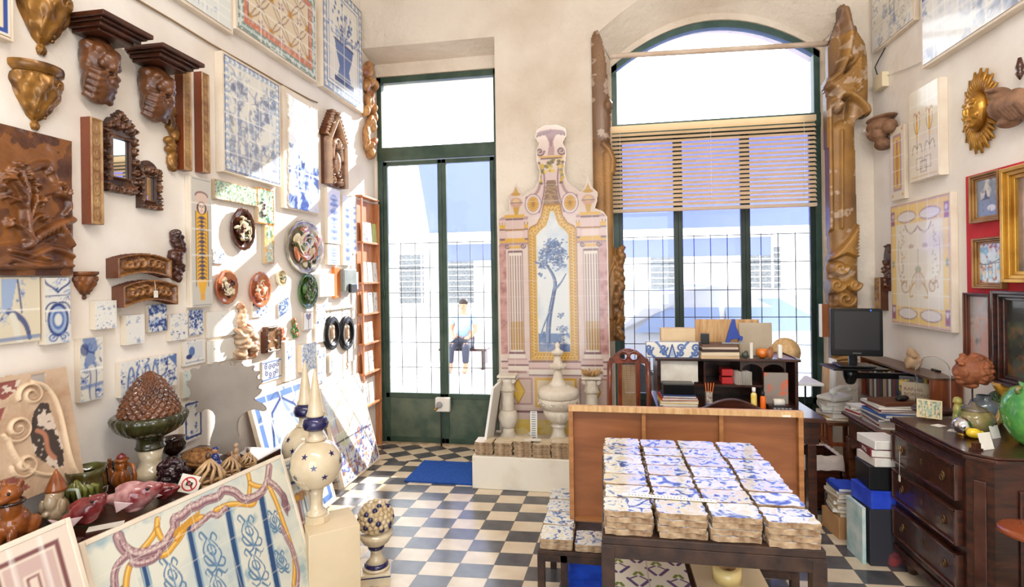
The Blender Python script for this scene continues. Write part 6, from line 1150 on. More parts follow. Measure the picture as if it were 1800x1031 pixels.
pr0, pr1 = onY(1074, 99, 4.76), onY(1466, 76, 4.76); b = MB(); b.tube([pr0, pr1], .022, 14); tag(b.build('curtain_rod', M('dusty_white_pole', (226, 206, 186), (206, 180, 156), 6, .7)), 'long pale pole spanning the arched window above the blind', 'rod')
GF = M('gilt_frame_fragment', (184, 122, 44), (112, 68, 30), 6, .36, .25, .004, 30); 
def gcol(px0, y0, px1, y1, label, draw, plane, h=.09):
    m, W_, H_ = wall('B', px0, y0, px1, y1, d=.08, plane=plane); c = Cv(W_, H_, .0075); draw(c, lambda x, y: ((x - (px0 + px1) / 2) / (y1 - y0), (y1 - y) / (y1 - y0))); c.H *= h / .09; o = c.mesh('gilded_fragment', [GILT, GILT], None, .05 if h > .07 else .01, (92, 60, 38), loc=m); tag(o, label, 'wood carving'); return o
def g_left(c, q):
    c.K[:] = False; u = 1 / 560; c.poly([q(*p) for p in ((1078, 430), (1090, 446), (1095, 470), (1088, 500), (1096, 530), (1092, 570), (1086, 600), (1070, 600), (1070, 430))], m=True)
    rr_ = random.Random(2)
    for k_ in range(34): c.ell(*q(1086 + rr_.uniform(-7, 6), 436 + k_ * 4.8), rr_.uniform(4, 8) * u, rr_.uniform(6, 12) * u, h=rr_.uniform(.04, .09), m=True, rot=rr_.uniform(-.6, .6))
    c.poly([q(*p) for p in ((1042, 60), (1048, 46), (1056, 46), (1064, 70), (1070, 110), (1072, 150), (1076, 180), (1078, 200), (1074, 230), (1078, 280), (1079, 600), (1044, 600))], m=True)
    c.line([q(1056, 600), q(1058, 250), q(1056, 60)], 16 * u, h=.05); c.line([q(1066, 600), q(1069, 330), q(1068, 270)], 11 * u, h=.07)
    c.ell(*q(1071, 182), 9 * u, 13 * u, h=.09, m=True); c.line([q(*p) for p in ((1062, 250), (1072, 262), (1078, 280), (1076, 300))], 7 * u, h=.08, m=True)
    for k in range(4): c.line([q(1060 + k * 4, 560), q(1070, 540 - k * 16), q(1077, 500 - k * 10)], 5 * u, h=.08)
    woodcol(c, (112, 76, 48), (190, 136, 66), .08, 2); c.tint(((c.Y > q(0, 240)[1]) * 1.) * .75, (118, 88, 66)); c.tint(((c.Y > q(0, 240)[1]) * 1.) * (c.noise(40, 3, seed=3) > .68) * .5, (206, 186, 166))
gcol(1041, 45, 1099, 600, 'tall dark and gilt frame fragment at the left of the arched window', g_left, 4.80, .06)
def g_right(c, q):
    c.K[:] = False; u = 1 / 660; r = random.Random(3)
    c.poly([q(*p) for p in ((1482, 6), (1492, 2), (1502, 14), (1506, 40), (1508, 60), (1522, 80), (1526, 140), (1524, 200), (1502, 214), (1506, 400), (1508, 420), (1506, 520), (1500, 640), (1462, 640), (1458, 520), (1456, 480), (1454, 470), (1462, 440), (1459, 400), (1458, 160), (1452, 146), (1462, 130), (1462, 80), (1474, 46), (1480, 30))], m=True)
    c.line([q(1484, 640), q(1486, 420), q(1486, 230)], 21 * u, h=.05); c.line([q(1463, 400), q(1463, 170)], 5 * u, h=.05); c.line([q(1478, 400), q(1480, 230)], 3 * u, h=.075)
    c.line([q(*p) for p in ((1488, 20), (1496, 60), (1490, 100), (1478, 130), (1460, 144))], (9 * u, 6 * u), h=.10); c.line([q(1506, 210), q(1512, 150), q(1508, 90), (q(1500, 60))], 18 * u, h=.06)
    for k in range(9): c.line(bez(q(1462 + k * 3, 150 + k * 2), q(1480 + k * 3, 140 + k), q(1496, 130 + 6 * k), q(1512, 100 + k * 7)), (4.5 * u, 2 * u), h=.10)
    c.line([q(*p) for p in ((1470, 176), (1480, 166), (1494, 168), (1506, 178), (1518, 192), (1520, 200))], 8 * u, h=.11, m=True); c.ell(*q(1476, 186), 9 * u, 11 * u, h=.11, m=True); c.ell(*q(1495, 104), 6 * u, 7 * u, h=.11)
    for k in range(10): c.line(bez(q(1462 + k * 2, 452 - k), q(1476, 440), q(1490, 420 + k * 3), q(1504, 396 + k * 6)), (5 * u, 2 * u), h=.10, m=True)
    for x, y, R_ in ((1466, 500, 13), (1480, 524, 15), (1472, 470, 12), (1494, 500, 10), (1484, 560, 14)): c.line([q(x + R_ * math.cos(t * .5) * (1 - t / 18), y + R_ * math.sin(t * .5) * (1 - t / 18)) for t in range(16)], 6 * u, h=.11, m=True)
    for k in range(14): c.line(bez(q(1466, 640 - k * 8), q(1478, 634 - k * 8), q(1490, 640 - k * 8), q(1500, 630 - k * 8)), 3 * u, h=.07)
    woodcol(c, (128, 92, 60), (212, 156, 74), .10, 6); c.tint((c.noise(36, 3, seed=9) > .66) * .4, (226, 206, 186)); c.tint(((c.Y > q(0, 60)[1]) * 1.) * .7, (120, 88, 66))
gcol(1452, 0, 1526, 642, 'massive gilded scrolled frame fragment at the right of the arched window', g_right, 4.74)
WAL = M('chair_walnut', (132, 62, 34), (84, 36, 20), 7, .3, stretch=(3, 3, 1), coat=.3, wood=True)
CY = 3.72; pcx = onY(1106, 700, CY); t = T('cane_chair', 'high-backed wooden chair with a cane back panel and pierced crest', 'chair', loc=(pcx.x, CY, 0), rz=.0)
sc_ = CY / ray(1106, 650).y / 938; ztop = onY(1106, 612, CY).z; HW = 37 * sc_
def xz(x, y): return ((x - 1106) * sc_, CAMZ - (y - 486) * sc_)
cr = [(-36, 640), (-34, 632), (-28, 628), (-22, 622), (-14, 616), (-6, 614), (0, 611), (6, 614), (14, 616), (22, 622), (28, 628), (34, 632), (36, 640)]
c = Cv(HW * 2, ztop - xz(0, 642)[1], .003); yb = xz(0, 642)[1]; hh = ztop - yb
c.K[:] = False; c.poly([(x * sc_ / hh, (xz(0, y)[1] - yb) / hh) for x, y in cr], m=True); c.H[:] = .0
for s in (-1, 1): c.ell(s * 9 * sc_ / hh, (xz(0, 628)[1] - yb) / hh, 5.5 * sc_ / hh, 4.5 * sc_ / hh, m=False); c.line(spiral(s * 9 * sc_ / hh, (xz(0, 627)[1] - yb) / hh, 8 * sc_ / hh, 6 * sc_ / hh, 0, 1, 16), .05, h=.006)
for k in range(5): c.line([(0, .45), ((k - 2) * 3 * sc_ / hh, .93)], .04, h=.006)
cr_ = c.mesh('crest_rail', [WAL, WAL], t, .03, loc=basis('B', (0, .03, yb + hh / 2)) , back=True)
for s in (-1, 1):
    b = MB(); b.tube([(s * HW * .90, 0.015, 0), (s * HW * .90, 0.01, .45), (s * HW * .92, .01, yb - .2), (s * HW * .88, .012, yb + .02)], [.018, .02, .017, .019], 8); b.build('rear_leg', WAL, t)
    b = MB(); b.box((s * HW * .42, .015, (.52 + yb) / 2), (.03, .022, yb - .5)); b.build('back_stile', WAL, t, bev=.003)
    b = MB(); b.tube([(s * HW * .9, -.42, 0), (s * HW * .92, -.42, .2), (s * HW * .9, -.42, .42)], [.017, .022, .026], 8); b.build('front_leg', WAL, t)
b = MB(); b.box((0, .015, .52), (HW * 1.8, .024, .05)); b.build('lower_rail', WAL, t, bev=.004)
b = MB(); wv = HW * .74; z0_, z1_ = .55, yb; n = 12; m_ = int(n * (z1_ - z0_) / wv)
for i in range(n + 1): x = -wv / 2 + wv * i / n; b.box((x, .015, (z0_ + z1_) / 2), (.0022, .002, z1_ - z0_))
for j in range(m_): z = z0_ + (z1_ - z0_) * j / m_; b.box((0, .015, z), (wv, .002, .0022))
b.build('cane_back', PINE, t); b = MB(); b.box((0, -.2, .44), (HW * 2.1, .46, .045)); b.build('seat', WAL, t, bev=.01)
dx0, dx1 = onY(1155, 640, 3.86).x, onY(1402, 640, 3.86).x; t = T('writing_desk', 'dark wooden writing desk with a pigeonhole hutch in front of the window', 'desk', loc=((dx0 + dx1) / 2, 3.8, 0)); w = dx1 - dx0; DZ = .77; HZ = onY(1270, 629, 3.86).z
MB().box((.01, .06, DZ - .015), (w + .06, .72, .03)).build('desktop', DKWOOD, t, bev=.005); MB().box((.01, .06, DZ - .10), (w, .64, .14)).build('drawer_case', DKWOOD, t)
for s in (-1, 1):
    for y in (-.24, .36): MB().box((s * (w / 2 - .03), y, (DZ - .17) / 2), (.05, .05, DZ - .17)).build('leg', DKWOOD, t, bev=.004)
h_ = MB(); h_.box((0, .36, (DZ + HZ) / 2), (w, .015, HZ - DZ)); h_.build('hutch_back', DKWOOD, t)
for s in (-1, 1): MB().box((s * (w / 2 - .01), .21, (DZ + HZ) / 2), (.02, .32, HZ - DZ)).build('hutch_side', DKWOOD, t)
MB().box((0, .21, HZ - .01), (w + .03, .35, .02)).build('hutch_top', DKWOOD, t, bev=.004)
zc = onY(1300, 676, 3.9).z
MB().box((.08, .2, zc), (w * .68, .28, .015)).build('pigeonhole_shelf', DKWOOD, t)
for x in (-.14, .10, .24, .38): MB().box((x, .2, (zc + HZ) / 2), (.012, .27, HZ - zc - .02)).build('divider', DKWOOD, t)
for x0_, x1_ in ((.10, .24), (.24, .38)):
    b = MB(); xm = (x0_ + x1_) / 2; q = [(xm + (x1_ - x0_) / 2 * math.cos(PI * k / 10), HZ - .09 + .05 * math.sin(PI * k / 10)) for k in range(11)]; b.prism([(x1_, HZ - .02)] + q + [(x0_, HZ - .02)], 0, .01, mx=Matrix(((1, 0, 0, 0), (0, 0, 1, .07), (0, 1, 0, 0), (0, 0, 0, 1)))); b.build('arched_valance', DKWOOD, t)
def stand(name, label, cat, x0, y1, x1, y0, Y, mat, th=.04, z=None, rx=0, rz=0, bev=.003):
    a_, b_ = onY(x0, y1, Y), onY(x1, y0, Y); w_ = b_.x - a_.x; zt = onY((x0 + x1) / 2, y1, Y).z; z = onY((x0 + x1) / 2, y0, Y).z if z is None else z
    o = MB().box((0, th / 2, (zt - z) / 2), (w_, th, zt - z)).build(name, mat, bev=bev, loc=at(((a_.x + b_.x) / 2, Y, z), rz, rx)); return tag(o, label, cat)
HT = HZ + .001; DT = DZ + .001
m, w_, h_ = wall('B', 1135, 598, 1229, 627, d=0, plane=3.84); c = Cv(w_, h_, .003); c.C[:] = L3((228, 224, 212))
for s in (-1, 1):
    for q in (0, 1):
        x = s * (.5 + q * .85); 
        for R_, a0_, y in ((.24, 0, .6), (.2, 3, .3)): c.line(spiral(x, y, R_, .04, a0_, s * 1.2), .06, BL2); c.line(spiral(x, y, R_ * .9, .04, a0_, s * 1.2), .02, BL3)
        c.line(bez((x - .3 * s, .05), (x, .2), (x + .2 * s, .8), (x + .45 * s, .95)), .07, BL2)
c.poly([(-.2, .1), (.2, .1), (0, .8)], BL1); c.line([(-.2, .1), (0, .8), (.2, .1)], .04, BL3); c.frame(0, .04, BL3)
m.translation = Vector((m.translation.x, 3.86, HT + h_ / 2)); o = c.mesh('long_tile', [GLAZE, GLAZE], None, .02, loc=m, back=True); tag(o, 'long blue scroll tile standing on the left end of the desk hutch', 'tile')
stand('cream_box', 'cream carton behind the long blue tile on the desk', 'box', 1162, 577, 1223, 628, 3.92, M('manila', (226, 202, 166), (212, 184, 146), 5, .7), .10, HT)
stand('stretched_canvas', 'back of a pale stretched canvas standing behind the blue hole punch', 'canvas', 1222, 561, 1335, 628, 4.06, PINE, .02, HT)
stand('grey_board', 'grey-beige board leaning on the right of the desk hutch', 'board', 1299, 567, 1358, 626, 3.98, M('greyboard', (190, 174, 150), (176, 160, 136), 6, .7), .012, HT, rx=-.02)
zb = HT
for k, (hh_, col, lb) in enumerate(((.022, (206, 176, 140), 'lowest'), (.024, (226, 206, 176), 'second'), (.018, (70, 52, 48), 'third, dark'), (.016, (200, 180, 160), 'fourth'), (.014, (110, 84, 70), 'topmost'))):
    a_ = onY(1264, 600, 3.84); o = MB().box((0, .09, hh_ / 2), (.25 - .006 * k, .17, hh_)).build('ledger_book', M('ledger_%d' % k, col, None, rough=.7), bev=.002, loc=at((a_.x, 3.80, zb), .03 * (-1) ** k)); tag(o, lb + ' book of the pile on the desk hutch under the hole punch', 'book', 'books piled on the desk hutch'); zb += hh_ + .0005
p = onY(1288, 590, 3.88); t = T('hole_punch', 'upright blue and grey long-arm stapler on the book pile', 'stapler', loc=(p.x, 3.88, zb)); b = MB(); b.prism([(-.05, 0), (-.035, .06), (-.005, .17), (.015, .17), (.02, .12), (.045, .055), (.065, .05), (.06, .02), (.04, .02), (.035, .035), (-.01, .03), (-.03, 0)], -.015, .015, mx=Matrix(((1, 0, 0, 0), (0, 0, 1, 0), (0, 1, 0, 0), (0, 0, 0, 1)))); b.build('blue_body', M('blue_plastic', (40, 70, 160), None, rough=.3), t, bev=.004); MB().box((0, 0, .005), (.15, .04, .01)).build('base', GREYP, t, bev=.002)
stand('tape_dispenser', 'white and black tape dispenser on the book pile', 'tape dispenser', 1232, 586, 1247, 598, 3.86, [BLACKP], .03, zb)
p = onY(1340, 610, 3.88); b = MB(); b.lathe([(.012, 0), (.036, .012), (.044, .035), (.036, .062), (.010, .068)], 48, fn=lambda th, q: 1 + .06 * abs(math.sin(th * 5))); o = b.build('pumpkin_ornament', G('orange_pumpkin', (222, 132, 50), (200, 96, 30)), loc=(p.x, 3.88, HT)); tag(o, 'small orange pumpkin ornament on the desk hutch', 'ornament')
for (x, col, hgt, lb) in ((1352, (160, 100, 60), .085, 'brown ornament beside the orange pumpkin'), (1309, (60, 70, 60), .05, 'dark green trinket left of the upright white card')): p = onY(x, 610, 3.86); o = blob('trinket', [((0, 0, hgt * .4), (.022, .018, hgt * .4)), ((.004, 0, hgt * .85), (.013, .012, .014)), ((-.016, 0, hgt * .5), (.010, .01, .02))], M('trinket_%d' % x, col, None, rough=.4), vox=.004, loc=Vector((p.x, 3.84, HT))); tag(o, lb, 'ornament')
stand('standing_card', 'white card leaning upright among trinkets on the desk hutch', 'card', 1318, 602, 1324, 626, 3.84, PAPER, .01, HT, rx=0); stand('white_cup', 'small white goblet at the right end of the desk hutch', 'cup', 1368, 606, 1376, 627, 3.86, WHITE, .03, HT, bev=.008)
p = onY(1388, 628, 4.12); b = MB(); b.lathe([(.10, 0), (.105, .006), (.06, .012), (.055, .05), (.03, .06)], 36, mx=Matrix.Rotation(PI / 2 - .2, 4, 'X')); tag(b.build('straw_hat', M('hat_straw', (226, 190, 140), (206, 166, 112), 60, .8), loc=(p.x + .02, 4.27, HT - .01)), 'round straw hat hanging behind the right side of the desk', 'hat')
m, w_, h_ = wall('B', 1159, 631, 1229, 678, d=0, plane=3.86); b = MB()
t = T('pinned_papers', 'white sheets of paper hanging inside the left of the hutch', 'papers', mat=m)
for k, (x, y, ww, hh_) in enumerate(((-.25, .03, .42, .86), (.12, -.02, .5, .9), (.28, .05, .4, .8))): MB().box((x * w_, y * h_, -.01 - .004 * k), (ww * w_, hh_ * h_, .002)).build('sheet', PAPER, t)
m, w_, h_ = wall('B', 1168, 658, 1216, 675, d=0, plane=3.70)
def pile(x, Y, z, w, d, items, what, where, grp, cat='book', name='book', rzs=.06, cw=None):
    R = random.Random(int(x * 100)); zz = z
    for k, (h_, col) in enumerate(items):
        nm = ('lowest', 'second', 'third', 'fourth', 'fifth', 'sixth', 'seventh', 'eighth', 'ninth', 'tenth')[k] if k < len(items) - 1 else 'topmost'
        b = MB(); ww, dd = w * R.uniform(.86, 1), d * R.uniform(.88, 1); b.box((0, 0, h_ / 2), (ww * .985, dd * .97, h_ * .78), 1); b.box((0, 0, h_ * .06), (ww, dd, h_ * .12)); b.box((0, 0, h_ * .94), (ww, dd, h_ * .12)); b.box((-ww / 2 + .0015, 0, h_ / 2), (.003, dd, h_))
        o = b.build(name, [M('cover_%d_%d_%d' % col, col, None, rough=.55), PAPER], loc=at((x + R.uniform(-.008, .008), Y + R.uniform(-.008, .008), zz), R.uniform(-rzs, rzs))); tag(o, nm + ' ' + what + ' ' + where, cat, grp); zz += h_ + .0008
    return zz
p = onY(1193, 700, 3.62); zz = pile(p.x, 3.66, DT, .24, .2, [(.012, (220, 210, 196)), (.01, (196, 180, 160)), (.014, (226, 216, 200)), (.012, (206, 196, 180)), (.02, (236, 196, 80)), (.016, (190, 60, 50)), (.012, (60, 80, 130))], 'folder of the paper pile', 'on the left of the desk', 'folders piled on the desk', 'folder', 'folder')
o = MB().box((0, 0, .035), (.2, .12, .07)).build('black_printer', BLACKP, bev=.006, loc=at((p.x, 3.66, zz))); o.name = 'cash_box'; tag(o, 'black box on top of the folder pile on the desk', 'box')
p = onY(1236, 700, 3.62); MBc = MB().lathe([(.022, 0), (.024, .055), (.02, .055), (.018, .004)], 16, cap=False).build('blue_cup', M('blue_plastic', (40, 70, 160), None, rough=.3), loc=(p.x + .03, 3.56, DT)); tag(MBc, 'small blue plastic cup right of the folder pile', 'cup')
t = T('pen_stand', 'striped pen stand with orange pencils on the desk', 'pen holder', loc=(onY(1243, 690, 3.72).x + .01, 3.72, DT)); MB().box((0, 0, .05), (.04, .04, .10)).build('holder', M('striped_card', (220, 214, 200), (120, 90, 80), 50, .6), t, bev=.002)
for k in range(4): MB().tube([(-.012 + .008 * k, 0, .03), (-.02 + .018 * k, .004, .16)], .003, 6).build('pencil', M('pencil_orange', (222, 110, 40), None, rough=.5), t)
for k in range(2): stand('red_box', ('upper' if k else 'lower') + ' small red box in the hutch pigeonhole', 'box', 1269, 663 - 14 * k, 1289, 675 - 14 * k, 3.88, M('red_card', (190, 40, 44), None, rough=.5), .10, zc + .008 + (.056 * k))
t = T('envelope_bundle', 'fan of white envelopes standing in the hutch', 'envelopes', loc=(onY(1305, 670, 3.88).x, 3.90, zc + .008))
for k in range(9): MB().box((-.045 + .011 * k, 0, .045), (.002, .10, .09), rz=.2).build('envelope', PAPER, t)
def bottle(px, Y, r, h, body, cap, label, z=DT, name='bottle'):
    p = onY(px[0], px[1], Y); t = T(name, label, 'bottle', loc=(p.x, Y, z)); MB().lathe([(r * .9, 0), (r, .004), (r, h * .72), (r * .55, h * .8)], 20).build('body', body, t); MB().lathe([(r * .6, h * .8), (r * .6, h), (r * .4, h)], 16).build('cap', cap, t)
bottle((1325, 690), 3.62, .018, .155, M('yellow_label', (236, 196, 40), (240, 220, 150), 30, .4), WHITE, 'yellow spray can with a white cap on the desk', name='spray_can'); bottle((1341, 690), 3.62, .017, .13, M('orange_label', (236, 110, 30), None, rough=.4), M('dark_cap', (30, 30, 40), None, rough=.4), 'orange glue bottle right of the yellow spray can', name='glue_bottle')
stand('grey_book', 'grey and orange book standing in the right of the hutch', 'book', 1343, 655, 1386, 690, 3.82, M('book_cover_grey', (150, 140, 130), (226, 100, 50), 8, .5, thr=(.5, .6)), .02, DT)
p = onY(1378, 700, 3.52); t = T('desk_calculator', 'black printing calculator with a paper roll at the right of the desk', 'calculator', loc=(p.x, 3.56, DT)); b = MB(); b.prism([(-.09, 0), (.09, 0), (.09, .02), (-.02, .05), (-.09, .05)], -.07, .07, mx=Matrix(((0, 0, 1, 0), (-1, 0, 0, 0), (0, 1, 0, 0), (0, 0, 0, 1)))); b.build('body', BLACKP, t, bev=.003)
for i in range(5):
    for j in range(4): MB().box((-.045 + .022 * i, -.075 + .02 * j, .026 + .0055 * j), (.015, .012, .006)).build('key', GREYP, t)
b = MB(); b.lathe([(.022, -.03), (.022, .03)], 20, mx=Matrix.Translation((0, .06, .065)) @ Matrix.Rotation(PI / 2, 4, 'Y')); b.build('paper_roll', PAPER, t)
CY2 = 3.12; p = onY(1287, 700, CY2); t = T('desk_chair', 'dark chair with a low bow-shaped back, behind the hardboard frame', 'chair', loc=(p.x, CY2, 0)); z1 = p.z
b = MB(); pts = [(-.19, z1 - .07)] + [(-.19 + .38 * k / 16, z1 - .065 + .065 * math.sin(PI * k / 16) ** 1.3) for k in range(17)] + [(.19, z1 - .07), (.17, z1 - .14), (-.17, z1 - .14)]
b.prism(pts, -.014, .014, mx=Matrix(((1, 0, 0, 0), (0, 0, 1, 0), (0, 1, 0, 0), (0, 0, 0, 1)))); b.build('back_rail', DKWOOD, t, bev=.006)
for s in (-1, 1): MB().tube([(s * .17, .0, 0), (s * .17, 0, .45), (s * .165, 0, z1 - .1)], .016, 8).build('rear_leg', DKWOOD, t); MB().tube([(s * .18, .38, 0), (s * .18, .38, .44)], .016, 8).build('front_leg', DKWOOD, t)
MB().box((0, .19, .45), (.40, .42, .04)).build('seat', DKWOOD, t, bev=.01)
for k in range(3): MB().box(((k - 1) * .09, 0, (.47 + z1 - .12) / 2), (.04, .012, z1 - .12 - .47)).build('splat', DKWOOD, t)
t = T('window_table', 'small white-topped table at the window, right of the desk', 'table', loc=(onY(1400, 672, 4.6).x, 4.62, 0)); z = onY(1420, 676, 4.45).z; MB().box((0, 0, z), (.30, .34, .02)).build('table_top', WHITE, t, bev=.003)
for sx in (-1, 1):
    for sy in (-1, 1): MB().tube([(sx * .12, sy * .14, 0), (sx * .12, sy * .14, z - .01)], .008, 6).build('leg', IRON, t)
p = onZ(1430, 898, 0); t = T('waste_box', 'dark wooden waste box lined with a plastic bag, behind the hardboard frame', 'waste bin', loc=(p.x + .05, p.y + .14, 0)); HB = .36
b = MB()
for s in (-1, 1): b.box((s * .13, 0, HB / 2 + .02), (.02, .28, HB)); b.box((0, s * .13, HB / 2 + .02), (.28, .02, HB))
b.build('box_sides', DKWOOD, t, bev=.003); MB().box((0, 0, .03), (.26, .26, .02)).build('bottom', DKWOOD, t)
for sx in (-1, 1):
    for sy in (-1, 1): MB().box((sx * .12, sy * .12, .01), (.03, .03, .02)).build('foot', DKWOOD, t)
b = MB(); n = 40
def sq(th, r): k = 1 / max(abs(math.cos(th)), abs(math.sin(th))); return r * k * math.cos(th), r * k * math.sin(th)
vs = []; prof = [(.125, HB - .12), (.122, HB + .02), (.143, HB + .032), (.148, HB - .02), (.150, HB - .07)]; R = random.Random(4)
for r_, z in prof:
    for i in range(n): x, y = sq(2 * PI * i / n, r_ + R.uniform(-.002, .004)); vs.append((x, y, z + R.uniform(-.004, .004)))
b.add(vs, [(j * n + i, j * n + (i + 1) % n, (j + 1) * n + (i + 1) % n, (j + 1) * n + i) for j in range(4) for i in range(n)], 0, True); b.build('liner_bag', M('cream_liner', (214, 200, 188), (190, 172, 160), 12, .6), t)
MZ = .86; mx0, mx1, my0, my1 = -.015, .615, 1.645, 2.40
t = T('tile_table', 'dark iron-framed table covered with stacks of old painted tiles', 'table', loc=((mx0 + mx1) / 2, (my0 + my1) / 2, 0)); w, d = mx1 - mx0, my1 - my0
MB().box((0, 0, MZ - .012), (w, d, .024)).build('tabletop', RUST, t, bev=.003)
b = MB()
for s in (-1, 1): b.box((0, s * (d / 2 - .015), MZ - .045), (w, .03, .042)); b.box((s * (w / 2 - .015), 0, MZ - .045), (.03, d - .06, .042))
b.build('frame_rail', RUST, t, bev=.002)
for sx in (-1, 1):
    for sy in (-1, 1): MB().box((sx * (w / 2 - .018), sy * (d / 2 - .018), (MZ - .03) / 2), (.040, .040, MZ - .03)).build('leg', RUST, t, bev=.002)
LSZ = .46; MB().box((0, 0, LSZ - .01), (w - .07, d - .03, .02)).build('lower_shelf', RUST, t)
R = random.Random(21); protos = [rough_tile('painted_old_tile', .146, .1025, .0178, 40 + k, [BISCUIT, BP[k]]) for k in range(3)]; first = [True] * 3
rown = ('front', 'second', 'third', 'fourth', 'fifth', 'sixth', 'back'); coln = ('first', 'second', 'third', 'fourth'); lay = ('bottom', 'second', 'third', 'top')
for c_ in range(4):
    for r_ in range(7):
        nl = 4
        for k in range(nl):
            i = (c_ + r_ * 2 + k) % 3; x = mx0 + .082 + c_ * .1555 + R.uniform(-.004, .004); y = my0 + .062 + r_ * .1065 + R.uniform(-.0015, .0015) - (.012 if c_ == 3 and r_ == 0 else 0)
            m = at((x, y, MZ + .001 + k * .0188), R.uniform(-.02, .02), R.uniform(-.02, .02) if k == 3 and r_ else 0) @ (Matrix.Rotation(PI * (k % 2), 4, 'Z'))
            lb = 'old painted tile, ' + lay[k] + ' of the stack in the ' + rown[r_] + ' row, ' + coln[c_] + ' column'
            lb = lb.replace('old painted tile', ('blue-washed tile', 'ochre-tinted tile', 'pale blue tile')[i])
            if first[i]: o = protos[i]; o.matrix_world = m; first[i] = False; tag(o, lb, 'tile', 'old painted tiles stacked on the iron table')
            else: dup(protos[i], m, lb, 'old painted tiles stacked on the iron table')['category'] = 'tile'
p = onZ(1175, 874, MZ + .078); c = Cv(.29, .024, .0012, (238, 234, 226))
for k in range(26): c.rect(-5.2 + k * .42, .25, -5.2 + k * .42 + .16, .8, (150, 150, 156))
c.mesh('price_strip', [PRINT, PRINT], None, .001, loc=at((p.x, p.y, MZ + .0775), -.05)); tag(bpy.data.objects['price_strip'], 'long white printed strip lying across the front tiles', 'label strip')
LZ = .395; lx0, lx1, ly0, ly1 = -.267, .775, 2.44, 3.22
lx0 = onZ(945, 966, LZ).x; ly0 = onZ(945, 966, LZ).y; lx1 = onZ(1397, 988, LZ).x; t_ = 0; 
t = T('low_tile_table', 'lower iron table partly behind the main table, tiles along its left side', 'table', loc=((lx0 + lx1) / 2, ly0 + .30, 0)); w, d = lx1 - lx0, .60
MB().box((0, 0, LZ - .01), (w, d, .02)).build('tabletop', RUST, t, bev=.002); b = MB()
for s in (-1, 1): b.box((0, s * (d / 2 - .012), LZ - .035), (w, .024, .03)); b.box((s * (w / 2 - .012), 0, LZ - .035), (.024, d - .05, .03))
b.build('frame_rail', RUST, t)
for sx in (-1, 1):
    for sy in (-1, 1): MB().box((sx * (w / 2 - .015), sy * (d / 2 - .015), (LZ - .02) / 2), (.034, .034, LZ - .02)).build('leg', RUST, t, bev=.002)
MB().box((-w / 2 + .12, -d / 2 + .015, (LZ - .02) / 2), (.03, .03, LZ - .02)).build('leg', RUST, t)
protos2 = [rough_tile('low_table_tile', .15, .145, .016, 60 + k, [BISCUIT, BP[0]]) for k in range(2)]; used = [0, 0]
def lowt(i, x, y, z, lb, rz=0):
    m = at((x, y, z), rz)
    if not used[i]: used[i] = 1; o = protos2[i]; o.matrix_world = m; tag(o, lb, 'tile', 'tiles on the low iron table')
    else: dup(protos2[i], m, lb, 'tiles on the low iron table')['category'] = 'tile'
ys = [ly0 + .08 + k * .15 for k in range(4)]
nm = ('nearest', 'second', 'third', 'farthest')
for k, y in enumerate(ys):
    nl = 2 if k == 0 else 3 if k < 4 else 2
    if k == 0: nl = 3
    for q in range(nl): lowt((k + q) % 2, lx0 + .085, y, LZ + .001 + q * .0165, ('top' if q == nl - 1 else 'middle' if q else 'bottom') + ' blue tile of the ' + nm[k] + ' pile at the low table\'s left edge', R.uniform(-.05, .05))
for k in (0,):
    for q in range(2): lowt(q, lx0 + .245, ys[k], LZ + .001 + q * .0165, ('top' if q else 'bottom') + ' blue tile of the pair under the hardboard frame\'s corner')
for q in range(2): lowt(q, lx1 - .14, ly0 + .08, LZ + .001 + q * .0165, ('top' if q else 'bottom') + ' tile of the pair at the low table\'s right end')
HY = 2.66; tl, tr_, bl_ = onY(999, 713, HY), onY(1413, 723, HY), onY(1001, 921, HY); w = tr_.x - tl.x; z0 = LZ + .002; h = tl.z - z0
h = tl.z - bl_.z; z0 = bl_.z
t = T('hardboard_picture', 'large orange-brown hardboard panel with a pine frame, standing on the low table', 'panel back', loc=((tl.x + tr_.x) / 2, HY, LZ + .036)); h = tl.z - LZ - .036
MB().box((0, .035, h / 2), (w, .006, h)).build('hardboard', ORWOOD, t); b = MB(); fw = .026
FRW = M('frame_pine', (178, 122, 72), (148, 96, 52), 5, .6, stretch=(1, 1, 8), wood=True)
MB().box((0, .016, h - fw / 2), (w, .034, fw)).build('top_rail', PINE, t, bev=.001); MB().box((0, .016, fw / 2), (w - .05, .034, fw * .5)).build('bottom_rail', FRW, t, bev=.001)
for x in (-w / 2 + .011, w / 2 - .013): MB().box((x, .016, h / 2 - fw / 2), (.022, .034, h - fw)).build('side_rail', FRW, t, bev=.001)
for px in (1132, 1269): x = onY(px, 760, HY).x - t.location.x; MB().box((x, .022, h / 2 - fw / 2), (.018, .022, h - fw)).build('brace', FRW, t)
MB().box((w / 2 - .075, -.0015, h - fw + .006), (.035, .001, .009)).build('paper_label', PAPER, t)
def d_geo(c):
    c.C[:] = L3((236, 230, 214)); W = c.W; s = W / 4
    for i in range(-3, 4):
        for j in range(0, 14):
            x, y = i * s, j * s * 1.1; k = 1 if (i + j) % 2 else -1
            if .20 < y < .33: c.ell(x, y, s * .3, s * .16, (230, 160, 50), rot=.6 * k)
            else: c.line([(x - k * s * .38, y - s * .3), (x + k * s * .05, y + s * .3)], s * .09, (78, 66, 120)); c.line([(x + k * s * .30, y - s * .42), (x + k * s * .42, y - s * .2)], s * .09, (110, 136, 60)); c.line([(x - k * s * .1, y + s * .3), (x - k * s * .42, y + s * .55)], s * .05, (78, 66, 120))
    c.line([(0, 0), (0, 1)], .003, (190, 180, 165)); c.line([(-W / 2, .2), (W / 2, .2)], .003, (190, 180, 165))
